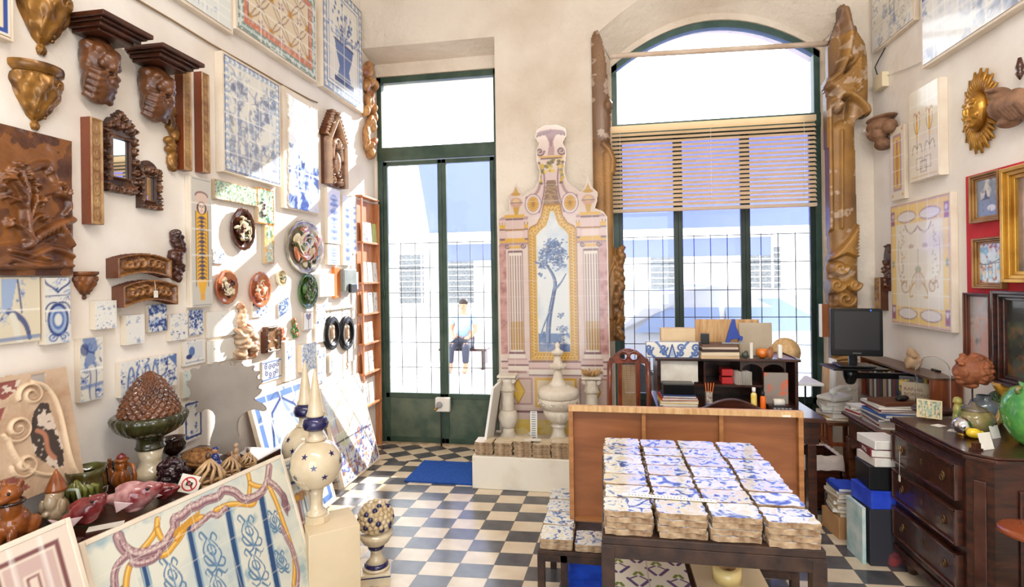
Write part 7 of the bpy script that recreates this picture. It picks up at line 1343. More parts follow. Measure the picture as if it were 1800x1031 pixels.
def d_blueflower(c):
    c.C[:] = L3((214, 196, 164)); W = c.W
    for cx_, cy_, k_ in ((0, .12, .45), (0, .42, .35)):
        for k in range(8): a_ = k * PI / 4 + .2; c.ell(cx_ + .16 * k_ * math.cos(a_), cy_ + .16 * k_ * math.sin(a_), .11 * k_, .035 * k_, (84, 104, 150), rot=a_); c.ell(cx_ + .16 * k_ * math.cos(a_), cy_ + .16 * k_ * math.sin(a_), .06 * k_, .015 * k_, (226, 160, 60), rot=a_)
    for s in (-1, 1): c.line(spiral(s * .25, .55, .08, .02, 0, s * 1.1), .02, (84, 104, 150)); c.ell(s * .3, .8, .06, .02, (100, 130, 160))
    c.line([(0, 0), (0, 1)], .004, (180, 160, 130)); c.line([(-W / 2, .6), (W / 2, .6)], .004, (180, 160, 130))
zt = LSZ + .0215
pa, pb2 = onZ(1072, 1000, zt), onZ(1207, 1000, zt)
def flatboard(px0, px1, ypx, y0, y1, draw, label, z, th=.02):
    a_, b_ = onZ(px0, ypx, z), onZ(px1, ypx, z); w = b_.x - a_.x; dd = y1 - y0; c = Cv(w, dd, .0022); draw(c); o = c.mesh('patterned_board', [GLAZE, GLAZE], None, th, (180, 160, 130), loc=Matrix.Translation(((a_.x + b_.x) / 2, (y0 + y1) / 2, z - th)) @ Matrix.Rotation(0, 4, 'X')); tag(o, label, 'tile panel')
flatboard(1070, 1206, 1000, 1.67, 2.34, d_geo, 'tile board of purple and green zigzags with orange flowers, under the iron table', zt)
flatboard(1216, 1335, 1000, 1.67, 2.34, d_blueflower, 'tan tile board with big blue flowers under the iron table', zt)
def tape(px, zz, r, h, label, col):
    p = onZ(px[0], px[1], zz); m_ = M('packing_tape' + str(col[0]), col, None, rough=.25, coat=.5); t = T('tape_roll', label, 'tape roll', loc=(p.x, p.y, zz)); MB().lathe([(r * .62, 0), (r, 0), (r, h), (r * .62, h)], 40, cap=False).build('tape', m_, t); MB().lathe([(r * .62, h), (r * .57, h), (r * .57, 0), (r * .62, 0)], 32, cap=False).build('cardboard_core', M('core_card', (206, 170, 120), None, rough=.8), t)
tape((1278, 1018), zt + .001, .053, .05, 'roll of clear packing tape standing on the blue-flower board', (222, 196, 130)); tape((1264, 978), zt + .001, .05, .05, 'farther tape roll, mostly hidden by the table rail', (170, 160, 96))
b = MB(); R = random.Random(6); n = 40; rows = 26; vs = []
for j in range(rows + 1):
    for i in range(n):
        th = 2 * PI * i / n; q = abs(math.cos(th)) ** 6 + abs(math.sin(th)) ** 6; k = q ** (-1 / 6); f = 1 + .05 * math.sin(j * 1.1 + 2 * math.sin(th * 2)) + .03 * math.sin(j * 2.3 + th * 3); tz = j / rows; vs.append((.15 * k * math.cos(th) * f * (1 - .1 * tz), .14 * k * math.sin(th) * f, .34 * tz + .01 * math.sin(th * 3)))
b.add(vs, [(j * n + i, j * n + (i + 1) % n, (j + 1) * n + (i + 1) % n, (j + 1) * n + i) for j in range(rows) for i in range(n)] + [tuple((rows) * n + i for i in range(n))], 0, True)
p = onZ(1040, 1010, .3); tag(b.build('blue_cloth_bundle', BLUEF, loc=Vector((p.x + .02, ly0 + .24, .005))), 'bright blue cloth bundle on the floor under the low table', 'cloth')
panel('tile_picture', 'R', (1532, -60, 1606, 68), 'tile panel of pale vine work at the top of the right wall, near the corner', 'tile picture', d_scene(101, 3, .45, (3, 6), strokes=22, wash=(226, 214, 176)), d=.03, border=.015)
def d_bigR(c):
    azul(c, 102, .52, 3, 30); c.tint((c.noise(2.5, 3, seed=4) - .46) * 3.5, (238, 238, 234)); c.tint((c.Y < .3) * .35, (240, 240, 238)); c.joints(8, 8)
panel('tile_picture', 'R', (1617, -200, 1830, 64), 'very large blue cloud-like tile panel along the top of the right wall', 'tile picture', d_bigR, d=.05, border=.02, px=.010)
def d_flowerp(c):
    W = c.W; c.C[:] = L3((232, 222, 202)); c.tint((c.noise(4, 3, seed=3) - .5) * 2, (220, 208, 186)); c.frame(.02, .006, (206, 180, 110))
    for s in (-1, 1):
        x = s * W * .22; c.line([(x, .3), (x, .72)], .005, (150, 140, 110)); c.ell(x, .56, .02, .10, (226, 176, 70)); c.ell(x, .66, .014, .06, (210, 150, 60))
        for q in (-1, 1):
            c.line(bez((x, .34), (x + q * .04, .42), (x + q * .08, .42), (x + q * .09, .30)), .005, (130, 130, 110)); c.line(bez((x, .5), (x + q * .05, .56), (x + q * .06, .62), (x + q * .05, .68)), .005, (150, 140, 100)); c.line(bez((x, .70), (x + q * .03, .76), (x + q * .05, .76), (x + q * .055, .72)), .006, (176, 110, 60))
        for q in range(3): c.frame
    for k, (x0, y0, x1, y1) in enumerate(((-.13, .12, -.02, .24), (.02, .12, .13, .24), (-.05, .08, .05, .2))): c.line([(x0, y0), (x1, y0), (x1, y1), (x0, y1), (x0, y0)], .003, (100, 96, 90))
    c.line([(-W * .45, .04), (W * .45, .04)], .004, (206, 170, 90)); c.joints(3, 6, w=c.p * .6)
panel('tile_picture', 'R', (1598, 150, 1650, 316), 'narrow cream tile panel with two yellow lilies on the right wall', 'tile picture', d_flowerp, d=.05, border=.006, frame=False)
def d_purple(c):
    W = c.W; c.C[:] = L3((236, 226, 210)); c.rect(-W * .3, .12, W * .3, .9, (190, 160, 170)); c.rect(-W * .2, .16, W * .2, .86, (236, 196, 110)); c.line([(0, .2), (0, .8)], .02, (176, 120, 130)); c.ell(0, .5, W * .12, .2, (206, 150, 90))
    for s in (-1, 1): c.ell(s * W * .36, .06, .018, .02, (230, 170, 60)); c.ell(s * W * .36, .95, .018, .02, (230, 170, 60))
    c.joints(1, 5)
panel('tile_strip', 'R', (1565, 222, 1590, 352), 'slim purple and yellow tile strip left of the lily panel', 'tile picture', d_purple, d=.02, border=.004, frame=False)
def d_bird(c):
    W = c.W; c.C[:] = L3((236, 230, 216)); c.tint((c.noise(4, 3, seed=6) - .5) * 2, (226, 220, 206)); c.frame(0, .012, (214, 180, 176)); c.frame(.014, .06, (240, 210, 140)); c.frame(.074, .004, (196, 150, 100))
    for y in (.89, .09):
        c.rect(-W * .42, y - .055, W * .42, y + .055, (238, 206, 130))
        for s in (-1, 1): c.ell(s * W * .2, y, W * .17, .045, (232, 226, 224)); c.line(arc(s * W * .2, y, W * .17, .045, 0, 2 * PI), .004, (140, 100, 120))
        for s in (-1, 1): c.rect(s * W * .46 - .03, y - .06, s * W * .46 + .03, y + .06, (160, 120, 150)); c.ell(s * W * .455, y + .02, .018, .02, (226, 206, 216)); c.ell(s * W * .455, y - .03, .014, .014, (190, 100, 110))
    for s in (-1, 1):
        for k in range(24): r = random.Random(k * 3 + s); x = s * W * (.28 + r.uniform(-.04, .04)); y = .78 - .02 * k + r.uniform(-.01, .01); c.ell(x, y, .010, .008, r.choice(((170, 150, 160), (160, 170, 140), (200, 150, 110), (150, 130, 170))), a=.8)
        c.line(bez((s * W * .34, .7), (s * W * .40, .4), (s * W * .3, .3), (s * W * .2, .36)), .004, (190, 150, 110)); c.line(spiral(s * W * .24, .32, .07, .02, 0, s * 1.1), .004, (180, 130, 90)); c.line(bez((0, .38), (s * W * .2, .30), (s * W * .18, .2), (s * W * .1, .24)), .007, (206, 176, 120))
        c.line(bez((0, .8), (s * .08, .72), (s * .14, .74), (s * .18, .82)), .006, (150, 120, 140)); c.ell(s * W * .12, .64, .04, .02, (180, 150, 140), a=.7); c.ell(s * W * .46, .5, .016, .03, (130, 160, 160))
    c.line([(0, .62), (0, .3)], .005, (160, 150, 130)); c.ell(0, .45, .04, .03, (150, 160, 140), a=.7); c.ell(0, .36, .05, .07, (226, 216, 206)); c.line(arc(0, .33, .09, .1, 0, PI), .004, (190, 160, 120)); c.joints(6, 8, w=c.p * .5)
panel('tile_picture', 'R', (1566, 350, 1672, 575), 'large cream tile panel with purple corners and garlands on the right wall', 'tile picture', d_bird, d=.035, border=.01)
m, w, h = wall('R', 1679, 121, 1745, 271, d=.05); t = T('gilded_sun', 'gilded wooden sun with a calm face and many rays', 'sun carving', m); SUNM = M('bright_gilding', (206, 156, 66), (150, 100, 36), 7, .3, .55, .002, 30)
for k in range(38):
    a_ = 2 * PI * k / 38; L = (1 if k % 2 else .9); dx, dy = math.cos(a_), math.sin(a_); b = MB(); b.tube([(dx * w * .2, dy * h * .2, .012), (dx * w * .34, dy * h * .34, .022), (dx * w * .5 * L, dy * h * .5 * L, .012)], [.010, .014, .006], 6); b.build('ray', SUNM, t)
E = [((0, 0, .03), (w * .245, h * .235, .05)), ((0, -.005, .085), (w * .03, h * .055, .022)), ((0, -h * .10, .075), (w * .07, h * .02, .014)), ((0, -h * .165, .06), (w * .08, h * .035, .02)), ((0, h * .13, .065), (w * .12, h * .04, .016))]
for s in (-1, 1): E += [((s * w * .095, h * .045, .072), (w * .05, h * .016, .012)), ((s * w * .1, h * .085, .076), (w * .07, h * .012, .010)), ((s * w * .12, -h * .06, .06), (w * .07, h * .05, .022))]
blob('sun_face', E, SUNM, t, .0045, smooth=1)
STN = M('carved_brown_stone', (150, 112, 84), (106, 74, 54), 16, .7, 0, .004, 40)
m, w, h = wall('R', 1738, 141, 1800, 224, d=.09); E = [((w * .22, 0, .06), (w * .3, h * .3, .07)), ((w * .30, h * .3, .07), (w * .14, h * .16, .06)), ((w * .2, h * .36, .11), (w * .07, h * .06, .05)), ((-w * .1, -h * .05, .06), (w * .34, h * .34, .05)), ((-w * .3, -h * .2, .05), (w * .2, h * .22, .04)), ((w * .15, -h * .36, .05), (w * .22, h * .12, .05))]; tb = [([(w * (.2 - .08 * k), h * .2 - k * .01, .1), (w * (.0 - .1 * k), -h * .1, .11), (w * (-.1 - .09 * k), -h * .38, .08)], [.012, .014, .008]) for k in range(5)]
E = [((-e[0][0], e[0][1], e[0][2]), e[1]) for e in E]; tb = [([(-p_[0], p_[1], p_[2]) for p_ in q], rr) for q, rr in tb]
o = blob('carved_eagle', E, STN, vox=.006, tubes=tb, smooth=1, loc=m); tag(o, 'brown carved winged bird beside the gilded sun', 'carving')
m, w, h = wall('R', 1522, 204, 1566, 266, d=.08); E = [((0, h * .2, .06), (w * .3, h * .22, .09)), ((0, -h * .02, .08), (w * .2, h * .2, .07)), ((0, -h * .3, .04), (w * .2, h * .18, .06)), ((0, 0, .15), (.012, .016, .014)), ((0, h * .42, .05), (w * .42, h * .08, .09))]
for s in (-1, 1): E += [((s * w * .3, h * .1, .05), (w * .16, h * .2, .05)), ((s * w * .1, h * .06, .13), (.012, .008, .008))]
o = blob('carved_corbel', E, STN, vox=.006, smooth=1, loc=m); tag(o, 'brown stone corbel head in the right corner, with a small white tag', 'wall bracket'); MB().box((-.02, h * .12, .165), (.03, .016, .002)).build('white_tag', PAPER, o)
m, w, h = wall('R', 1786, 98, 1800, 125, d=.03); o = MB().lathe([(.008, 0), (.014, .03), (.02, .05), (.012, .07), (.02, .08), (.010, .1), (.003, .115)], 16).build('small_finial', DKC, loc=m @ Matrix.Rotation(PI, 4, 'X') @ Matrix.Translation((0, -.03, -.03)) @ Matrix.Rotation(-PI / 2, 4, 'X')); tag(o, 'little reddish finial at the photo edge above the carved bird', 'carving')
m, w, h = wall('R', 1535, 131, 1551, 157, d=.05); o = MB().box((0, 0, .025), (w, h, .05)).build('junction_box', M('beige_plastic', (226, 212, 180), None, rough=.5), bev=.004, loc=m); tag(o, 'small beige junction box with cables high in the right corner', 'electrical box')
b = MB(); b.tube([onX(x, y, XR - .012) for x, y in ((1551, 135), (1566, 130), (1590, 122), (1612, 112), (1640, 98))], .004, 6); tag(b.build('cable', PAPER), 'thin white cable running from the junction box along the right wall', 'cable')
b = MB(); b.tube([onX(x, y, XR - .02) for x, y in ((1542, 131), (1538, 118), (1545, 104), (1552, 92), (1556, 84))], .004, 6); tag(b.build('cable', IRON), 'short dark cable looping above the junction box', 'cable')
relief('carved_leaf', 'R', (1549, 428, 1564, 512), 'slim dark carved wooden leaf ornament left of the garland panel', 'wood carving', lambda c: (c.K.__setitem__(slice(None), False), c.ell(0, .5, c.W * .5, .5, m=True), carve(c, 4, 10, (.03, .07), .03, False, (70, 38, 24), (130, 80, 46))), .02, .03)
relief('gilt_strip', 'R', (1538, 487, 1548, 545), 'short gilt carved strip with dark edge above the monitor', 'wood carving', d_strip, .05, .01, side=(80, 44, 26))
m, w, h = wall('R', 1699, 294, 1830, 517, d=.012); o = MB().box((0, 0, .006), (w, h, .012)).build('red_board', M('red_felt', (206, 52, 58), (190, 40, 46), 5, .8), loc=m); tag(o, 'bright red board behind the gilt-framed pictures', 'board')
GFR = M('gold_frame', (206, 160, 70), (160, 112, 40), 6, .3, .5, .001, 40); WFR = M('worn_gold_frame', (176, 134, 78), (134, 92, 48), 8, .4, .3, .001, 40)
def picture(box, label, frame, fw, draw, d0=.013, th=.035, tilt=0, steps=3, plane=None, cat='framed picture', mat=None, rx=0, loc=None):
    m, w, h = wall('R', *box, d=d0 + th, plane=plane); m = m @ Matrix.Translation((0, 0, d0)) @ Matrix.Rotation(tilt, 4, 'Z') @ Matrix.Rotation(rx, 4, 'X'); t = T('framed_picture', label, cat, m)
    for k in range(steps):
        a_ = fw * k / steps; e = fw / steps; zz = th * (1 - .55 * (k / max(1, steps - 1)) ** 1) if steps > 1 else th; b = MB(); W2, H2 = w / 2 - a_, h / 2 - a_
        for s in (-1, 1): b.box((s * (W2 - e / 2), 0, zz / 2), (e, 2 * H2, zz)); b.box((0, s * (H2 - e / 2), zz / 2), (2 * (W2 - e), e, zz))
        b.build(('outer_moulding', 'middle_moulding', 'inner_moulding')[k], frame, t, bev=.003)
    c = Cv(w - 2 * fw, h - 2 * fw, max(w, h) / 70); draw(c); c.mesh('canvas', [mat or PRINT, PRINT], t, .010); return t
OILP = MV('oil_paint', .22, .3)
def d_sea(c): c.C[:] = L3((110, 120, 128)); c.tint(c.Y * .8, (140, 150, 154)); c.tint((c.noise(5, 3, seed=1) - .5) * 4 * (c.Y > .45), (206, 200, 186)); c.poly([(-.3, .45), (-.12, .5), (-.06, .75), (0, .55), (.12, .45)], (70, 78, 92)); c.tint((c.Y < .45) * .6, (120, 132, 140)); c.ell(.15, .2, .16, .09, (214, 212, 204)); c.tint((c.noise(12, 3, seed=2) - .6) * 3, (80, 86, 92))
def d_abs(c): c.C[:] = L3((206, 216, 220)); c.tint((c.noise(6, 4, seed=3) - .48) * 8, (120, 170, 196)); c.tint((c.noise(7, 4, seed=4) - .56) * 9, (226, 196, 150)); c.tint((c.noise(9, 3, seed=5) - .62) * 10, (150, 70, 60)); [c.line(bez((-.4, .5), (-.1, .4), (.1, .55), (.4, .5 + k * .1)), .012, (40, 44, 60)) for k in range(2)]; [c.line([(-.3 + k * .12, .5), (-.33 + k * .13, .1)], .008, (60, 60, 66)) for k in range(5)]
def d_port(c): c.C[:] = L3((150, 126, 108)); c.tint((c.noise(3, 4, seed=6) - .45) * 4, (196, 160, 136)); c.tint((c.noise(4, 3, seed=7) - .5) * 4 * (c.Y < .3), (90, 86, 84)); c.ell(.1, .55, .2, .25, (206, 170, 150), a=.6); c.tint((c.X < -.2) * .4, (110, 104, 96))
def d_dark(c): c.C[:] = L3((46, 44, 36)); c.tint((c.noise(3, 4, seed=8) - .48) * 4, (76, 84, 60)); c.tint((c.noise(5, 4, seed=9) - .6) * 5, (120, 84, 50)); c.tint((c.Y < .3) * (c.noise(9, 3, seed=10) - .4) * 3, (130, 84, 46)); [c.line(bez((-.1, .75), (.1, .7), (.3, .76), (.45, .66 - k * .02)), .006, (150, 140, 100)) for k in range(3)]
def d_pink(c): c.C[:] = L3((186, 168, 156)); c.tint((c.noise(4, 4, seed=11) - .48) * 4, (206, 150, 130)); c.tint((c.noise(6, 3, seed=12) - .55) * 5, (120, 118, 112)); c.tint((c.Y > .7) * .5, (150, 156, 160))
picture((1702, 304, 1754, 390), 'small gold-framed seascape, upper one on the red board', WFR, .035, d_sea, mat=OILP)
picture((1707, 417, 1760, 507), 'small gold-framed pale abstract picture, lower one on the red board', WFR, .035, d_abs, mat=OILP)
picture((1757, 285, 1860, 497), 'large gold-framed painting cut by the right photo edge', GFR, .06, d_port, th=.06, mat=OILP)
picture((1692, 515, 1738, 646), 'brown-framed pinkish picture leaning behind the clay bust', M('brown_frame', (112, 62, 44), (84, 44, 30), 6, .4, coat=.3), .022, d_pink, th=.04, mat=OILP, d0=.002)
picture((1741, 513, 1890, 690), 'large dark landscape painting in a heavy dark frame at the right edge', DKWOOD, .05, d_dark, th=.06, mat=OILP, d0=.06)
CXF, CH = 1.60, .877; c0 = onX(1697, 792, CXF); c1 = onX(1573, 733, CXF); y0c, y1c = c0.y, c1.y; CH = (c0.z + c1.z) / 2
t = T('chest_of_drawers', 'dark walnut chest of three drawers with a canted corner', 'chest of drawers', loc=(CXF, (y0c + y1c) / 2, 0)); L = y1c - y0c; DP = XR - CXF - .012; cc = .07
def cprism(b, off, z0, z1):
    b.prism([(-off, L / 2 + off), (-off, -L / 2 - off * .5), (cc, -L / 2 - cc - off), (DP, -L / 2 - cc - off), (DP, L / 2 + off)][::-1], z0, z1)
b = MB(); cprism(b, 0, .12, CH - .03); b.build('carcass', DKWOOD, t); b = MB(); cprism(b, .018, CH - .03, CH - .012); cprism(b, .01, CH - .012, CH); b.build('top', DKWOOD, t, bev=.004)
b = MB(); cprism(b, .022, .10, .14); cprism(b, .012, .14, .17); b.build('base_moulding', DKWOOD, t, bev=.004)
EDGE = M('polished_edge', (84, 48, 38), (60, 32, 24), 6, .15, coat=.5)
dh = (CH - .03 - .19) / 3
for k in range(3):
    z = CH - .05 - dh * (k + .5) + .0; dr_ = MB().box((-.012, .0, z), (.026, L * .93, dh * .80)).build('drawer', DKWOOD, t, bev=.003)
    b = MB(); 
    for s in (-1, 1): b.box((-.028, 0, z + s * dh * .37), (.012, L * .93, .012)); b.box((-.028, s * L * .455, z), (.012, .012, dh * .78))
    b.build('drawer_moulding', EDGE, dr_, bev=.002)
    for s in (-1, 1):
        q = MB(); q.lathe([(.001, .004), (.014, .003), (.017, 0)], 20, mx=Matrix.Translation((-.026, s * L * .30, z)) @ Matrix.Rotation(-PI / 2, 4, 'Y') @ Matrix.Diagonal((1.3, .8, 1, 1))); q.tube([(-.034, s * L * .30 + .011 * math.cos(a_), z - .010 + .013 * math.sin(a_)) for a_ in [i * PI / 8 for i in range(16)]], .0025, 6, closed=True); q.build('ring_handle', M('aged_brass', (120, 92, 60), None, rough=.4, metal=.8), dr_)
    q = MB(); q.box((-.027, 0, z + .005), (.003, .012, .026)); q.build('keyhole_plate', M('aged_brass', (120, 92, 60)), dr_)
for q in (-1, 1):
    b = MB(); mxx = Matrix.Translation((cc / 2 - .004, -L / 2 - cc / 2 - .004, CH * .55)) @ Matrix.Rotation(-PI / 4, 4, 'Z') 
b = MB(); b.box((0, 0, 0), (.045, .008, CH * .62), mx=mxx); b.build('corner_panel', EDGE, t, bev=.003)
b = MB(); b.box((DP / 2 + .06, -L / 2 - cc - .004, CH * .52), (DP - .2, .012, CH * .62)); b.build('side_panel', DKWOOD, t, bev=.004)
for x in (.03, DP - .06):
    for y in (-L / 2 - .02, L / 2 - .06): b = MB(); b.lathe([(.02, 0), (.035, .03), (.045, .07), (.035, .10)], 16, c=(x + .02, y, 0)); b.build('foot', DKWOOD, t)
p = Vector((CXF - .036, y1c - L * .20, CH - .05 - dh * .42)); t = T('key_tag', 'brass key in the top drawer with a hanging white paper tag', 'key', loc=p); b = MB(); b.tube([(0, .010 * math.cos(a_), .012 * math.sin(a_)) for a_ in [i * PI / 8 for i in range(16)]], .0025, 6, closed=True); b.tube([(0, 0, -.012), (.015, 0, -.02)], .003, 6); b.build('key', BRASS, t); MB().tube([(0, 0, -.012), (-.002, .002, -.15)], .0009, 5).build('string', PAPER, t); MB().box((-.002, .002, -.165), (.002, .018, .034)).build('paper_tag', PAPER, t, bev=.0008)
KZ = CH + .001
def onC(x, y): p = onZ(x, y, KZ); return p
p = onC(1640, 722); t = T('glass_dome', 'tall clear glass dome on a dark base, on the chest', 'glass dome', loc=p); R0 = 25 * (p - cam.location).dot(Fv) / F; tt = (p - cam.location).dot(Fv); Hd = (722 - 626) * tt / F
MB().lathe([(R0 * 1.25, 0), (R0 * 1.25, .012), (R0 * 1.15, .022), (R0 * 1.05, .022)], 40).build('wooden_base', DKWOOD, t)
TG = M('thin_glass', (250, 252, 252), None, rough=.02, trans=1, ior=1.12)
pr = [(R0, .022), (R0, Hd - R0)] + [(R0 * math.cos(a_), Hd - R0 + R0 * math.sin(a_)) for a_ in [i * PI / 2 / 10 for i in range(1, 11)]]; pr[-1] = (.001, Hd)
inn = [(max(r_ - .0025, .001), z_ - (.0025 if r_ < R0 * .99 else 0)) for r_, z_ in pr]; MB().lathe(pr + inn[::-1], 48, cap=False).build('dome', TG, t)
p = onC(1710, 748); tt = (p - cam.location).dot(Fv); s = tt / F; t = T('bust_head', 'terracotta head with curly hair facing left on a thin stand', 'bust', loc=(p.x, p.y, KZ), rz=YAW); TC = M('terracotta', (162, 96, 58), (120, 66, 38), 14, .6, 0, .002, 40)
zc_ = (748 - 650) * s; HR = 27 * s
E = [((0, 0, zc_), (HR * .95, HR * .85, HR * .95)), ((-HR * .35, 0, zc_ - HR * .35), (HR * .62, HR * .62, HR * .62)), ((-HR * .74, 0, zc_ - HR * .74), (HR * .24, HR * .3, HR * .2)), ((-HR * .75, 0, zc_ - HR * .1), (HR * .3, HR * .62, HR * .5)), ((-HR * 1.1, 0, zc_ - HR * .16), (HR * .16, HR * .12, HR * .2)), ((-HR * .97, 0, zc_ - HR * .48), (HR * .14, HR * .24, HR * .09)), ((-HR * .80, 0, zc_ + HR * .2), (HR * .14, HR * .5, HR * .09)), ((-.1 * HR, 0, zc_ - HR * .95), (HR * .42, HR * .42, HR * .25))]
R = random.Random(9)
for k in range(90):
    a_, e_ = R.uniform(-1.5, 1.5), R.uniform(-.9, 1.5); x_, y_, z_ = math.cos(e_) * math.cos(a_), math.cos(e_) * math.sin(a_), math.sin(e_)
    E.append(((x_ * HR * .98 + HR * .04, y_ * HR * .9, zc_ + z_ * HR * .98), (HR * .2, HR * .2, HR * .16)))
for k in range(5): E.append(((-HR * (.5 + .1 * k), R.uniform(-.3, .3) * HR, zc_ + HR * (.95 - .12 * k)), (HR * .2, HR * .2, HR * .14)))
for s_ in (-1, 1): E.append(((-HR * .78, s_ * HR * .33, zc_ - HR * .02), (HR * .14, HR * .13, HR * .07))); E.append(((HR * .0, s_ * HR * .82, zc_ - HR * .12), (HR * .12, HR * .12, HR * .2)))
blob('head', E, TC, t, .0035, smooth=1); MB().tube([(0, 0, .01), (0, 0, zc_ - HR * .9)], .004).build('stand_rod', IRON, t); MB().lathe([(.035, 0), (.035, .008), (.02, .012)], 24).build('stand_foot', IRON, t)
def onCT(name, label, cat, x, y): p = onC(x, y); return T(name, label, cat, loc=p), (p - cam.location).dot(Fv) / F
t, s = onCT('monkey_teapot', 'brown and green ceramic teapot with an animal figure handle', 'teapot', 1712, 760)
MB().lathe([(14 * s, 0), (24 * s, 6 * s), (30 * s, 18 * s), (29 * s, 30 * s), (24 * s, 38 * s), (20 * s, 40 * s)], 40, fn=lambda th, q: 1 + .03 * math.sin(th * 9)).build('pot_body', G('mottled_teapot', (150, 130, 84), (92, 96, 60)), t); MB().lathe([(21 * s, 39 * s), (18 * s, 44 * s), (6 * s, 48 * s), (5 * s, 52 * s), (0.001, 55 * s)], 32).build('pot_lid', G('grey_lid', (120, 108, 90), (86, 78, 62)), t)
MB().tube([(26 * s, 0, 12 * s), (38 * s, 0, 22 * s), (44 * s, 0, 44 * s)], [8 * s, 6 * s, 4 * s]).build('spout', G('spout_glaze', (190, 160, 96), (150, 116, 60)), t)
blob('animal_handle', [((-26 * s, 0, 40 * s), (6 * s, 6 * s, 12 * s)), ((-25 * s, 0, 56 * s), (7 * s, 7 * s, 7 * s)), ((-29 * s, 0, 54 * s), (4 * s, 3 * s, 3 * s)), ((-22 * s, 0, 48 * s), (8 * s, 3 * s, 3 * s)), ((-28 * s, 0, 24 * s), (5 * s, 5 * s, 12 * s))], G('animal_glaze', (170, 150, 70), (90, 110, 60)), t, .003)
t, s = onCT('blue_vase', 'squat grey-blue vase behind the teapot', 'vase', 1730, 740); MB().lathe([(12 * s, 0), (20 * s, 8 * s), (23 * s, 22 * s), (18 * s, 36 * s), (10 * s, 40 * s), (11 * s, 46 * s), (9 * s, 46 * s)], 36, cap=False).build('vase_body', G('grey_blue', (120, 132, 140), (90, 100, 110)), t)
t, s = onCT('pinecone_ornament', 'dark green ceramic pinecone between the vase and the green jar', 'ornament', 1752, 738); b = MB(); pinecone(b, 20 * s, 52 * s, 8, 14, 0, .14, prof=lambda q: max(.02, math.sin(PI * (.15 + .84 * q)) ** .8)); b.build('cone', G('dark_green_cone', (50, 84, 40), (30, 54, 26)), t)
t, s = onCT('yellow_vase', 'yellow ceramic vase with a ruffled rim behind the green jar', 'vase', 1778, 742); MB().lathe([(14 * s, 0), (10 * s, 20 * s), (12 * s, 40 * s), (22 * s, 58 * s), (26 * s, 70 * s), (22 * s, 68 * s)], 48, fn=lambda th, q: 1 + .06 * math.sin(th * 8) * q, cap=False).build('vase_body', G('yellow_glaze', (222, 176, 60), (206, 150, 50)), t); MB().ell((-12 * s, -6 * s, 38 * s), (7 * s, 7 * s, 9 * s)).build('lemon', G('lemon', (240, 206, 40), (226, 190, 50)), t)
t, s = onCT('green_jar', 'big round glossy green jar at the right photo edge', 'jar', 1818, 782); MB().lathe([(18 * s, 0), (30 * s, 10 * s), (42 * s, 34 * s), (46 * s, 58 * s), (42 * s, 80 * s), (30 * s, 98 * s), (18 * s, 104 * s), (20 * s, 110 * s), (16 * s, 110 * s)], 56, cap=False).build('jar_body', G('bright_green_glaze', (104, 170, 76), (60, 130, 70)), t); MB().tube([(-30 * s, -10 * s, 92 * s), (-34 * s, -12 * s, 100 * s), (-26 * s, -10 * s, 104 * s)], 4 * s).build('lug_handle', G('jar_handle', (90, 110, 60), (130, 120, 70)), t)
t, s = onCT('silver_ball', 'shiny silver ball ornament standing in front of the teapot', 'ornament', 1692, 764); MB().ell((0, 0, 17 * s), (15 * s, 15 * s, 15 * s), n=24).build('ball', M('silver_mirror', (214, 214, 218), None, rough=.12, metal=1), t); MB().lathe([(9 * s, 0), (6 * s, 3 * s), (5 * s, 5 * s)], 20).build('ball_foot', BRASS, t)
t, s = onCT('lemon_ornament', 'yellow lemon-shaped ceramic touching the silver ball', 'ornament', 1712, 770); blob('lemon', [((0, 0, 9 * s), (12 * s, 9 * s, 9 * s)), ((12 * s, 0, 10 * s), (4 * s, 4 * s, 4 * s))], G('lemon', (240, 206, 40)), t, .003)
t, s = onCT('dish_on_easel', 'square marbled green dish on a wire easel at the chest corner', 'dish', 1634, 738); c = Cv(.11, .10, .0028); c.C[:] = L3((150, 170, 150)); c.tint((c.noise(5, 3, sx=4, seed=3) - .45) * 6, (214, 190, 150)); c.tint((c.noise(7, 3, sx=5, seed=5) - .55) * 8, (96, 110, 90)); c.frame(0, .08, (206, 190, 150)); c.mesh('marbled_dish', [CERAM, CERAM], t, .008, loc=Matrix.Translation((0, 0, .06)) @ Matrix.Rotation(-.55, 4, 'Z') @ Matrix.Rotation(PI / 2 - .35, 4, 'X'), back=True)
b = MB()
for q in (-1, 1): b.tube([(q * .035, -.03, .03), (q * .035, -.035, .012), (q * .035, .0, .003), (q * .03, .04, .003), (q * .01, .03, .09)], .002, 6)
b.tube([(-.035, .0, .003), (.035, 0, .003)], .002, 6); b.build('wire_easel', BRASS, t)
def card(x, y, w, h, rz, label, rx=-.25): p = onC(x, y); o = MB().box((0, 0, h / 2), (w, .0015, h)).build('price_card', PAPER, loc=at(p, YAW + rz, rx)); tag(o, label, 'card')
def flat(x, y, w, h, rz, label): p = onC(x, y); o = MB().box((0, 0, .0012), (w, h, .0015)).build('price_card', PAPER, loc=at(p, rz)); tag(o, label, 'card')
flat(1650, 748, .06, .045, .5, 'white card lying between the marbled dish and the chest edge'); flat(1676, 757, .05, .04, .8, 'small white card with a pink mark beside the silver ball')
card(1737, 790, .075, .075, .25, 'larger white card standing in a dark wooden holder on the chest'); card(1752, 770, .06, .06, .3, 'smaller white card behind the larger standing card')
p = onC(1716, 790); b = MB(); 
for k in range(4): b.box((-.012 + k * .008, 0, .016), (.004, .02, .032))
b.box((0, 0, .004), (.04, .03, .008)); tag(b.build('card_holder', DKC, loc=at(p, .3)), 'small dark slatted wooden card holder at the chest edge', 'card holder')
SX0 = 1.62; sd = T('side_desk', 'old wooden side desk with carved apron, covered with papers, beside the chest', 'desk', loc=(1.88, 3.62, 0)); SDZ = .68
a0_ = onZ(1470, 745, SDZ); a1_ = onZ(1572, 770, SDZ)
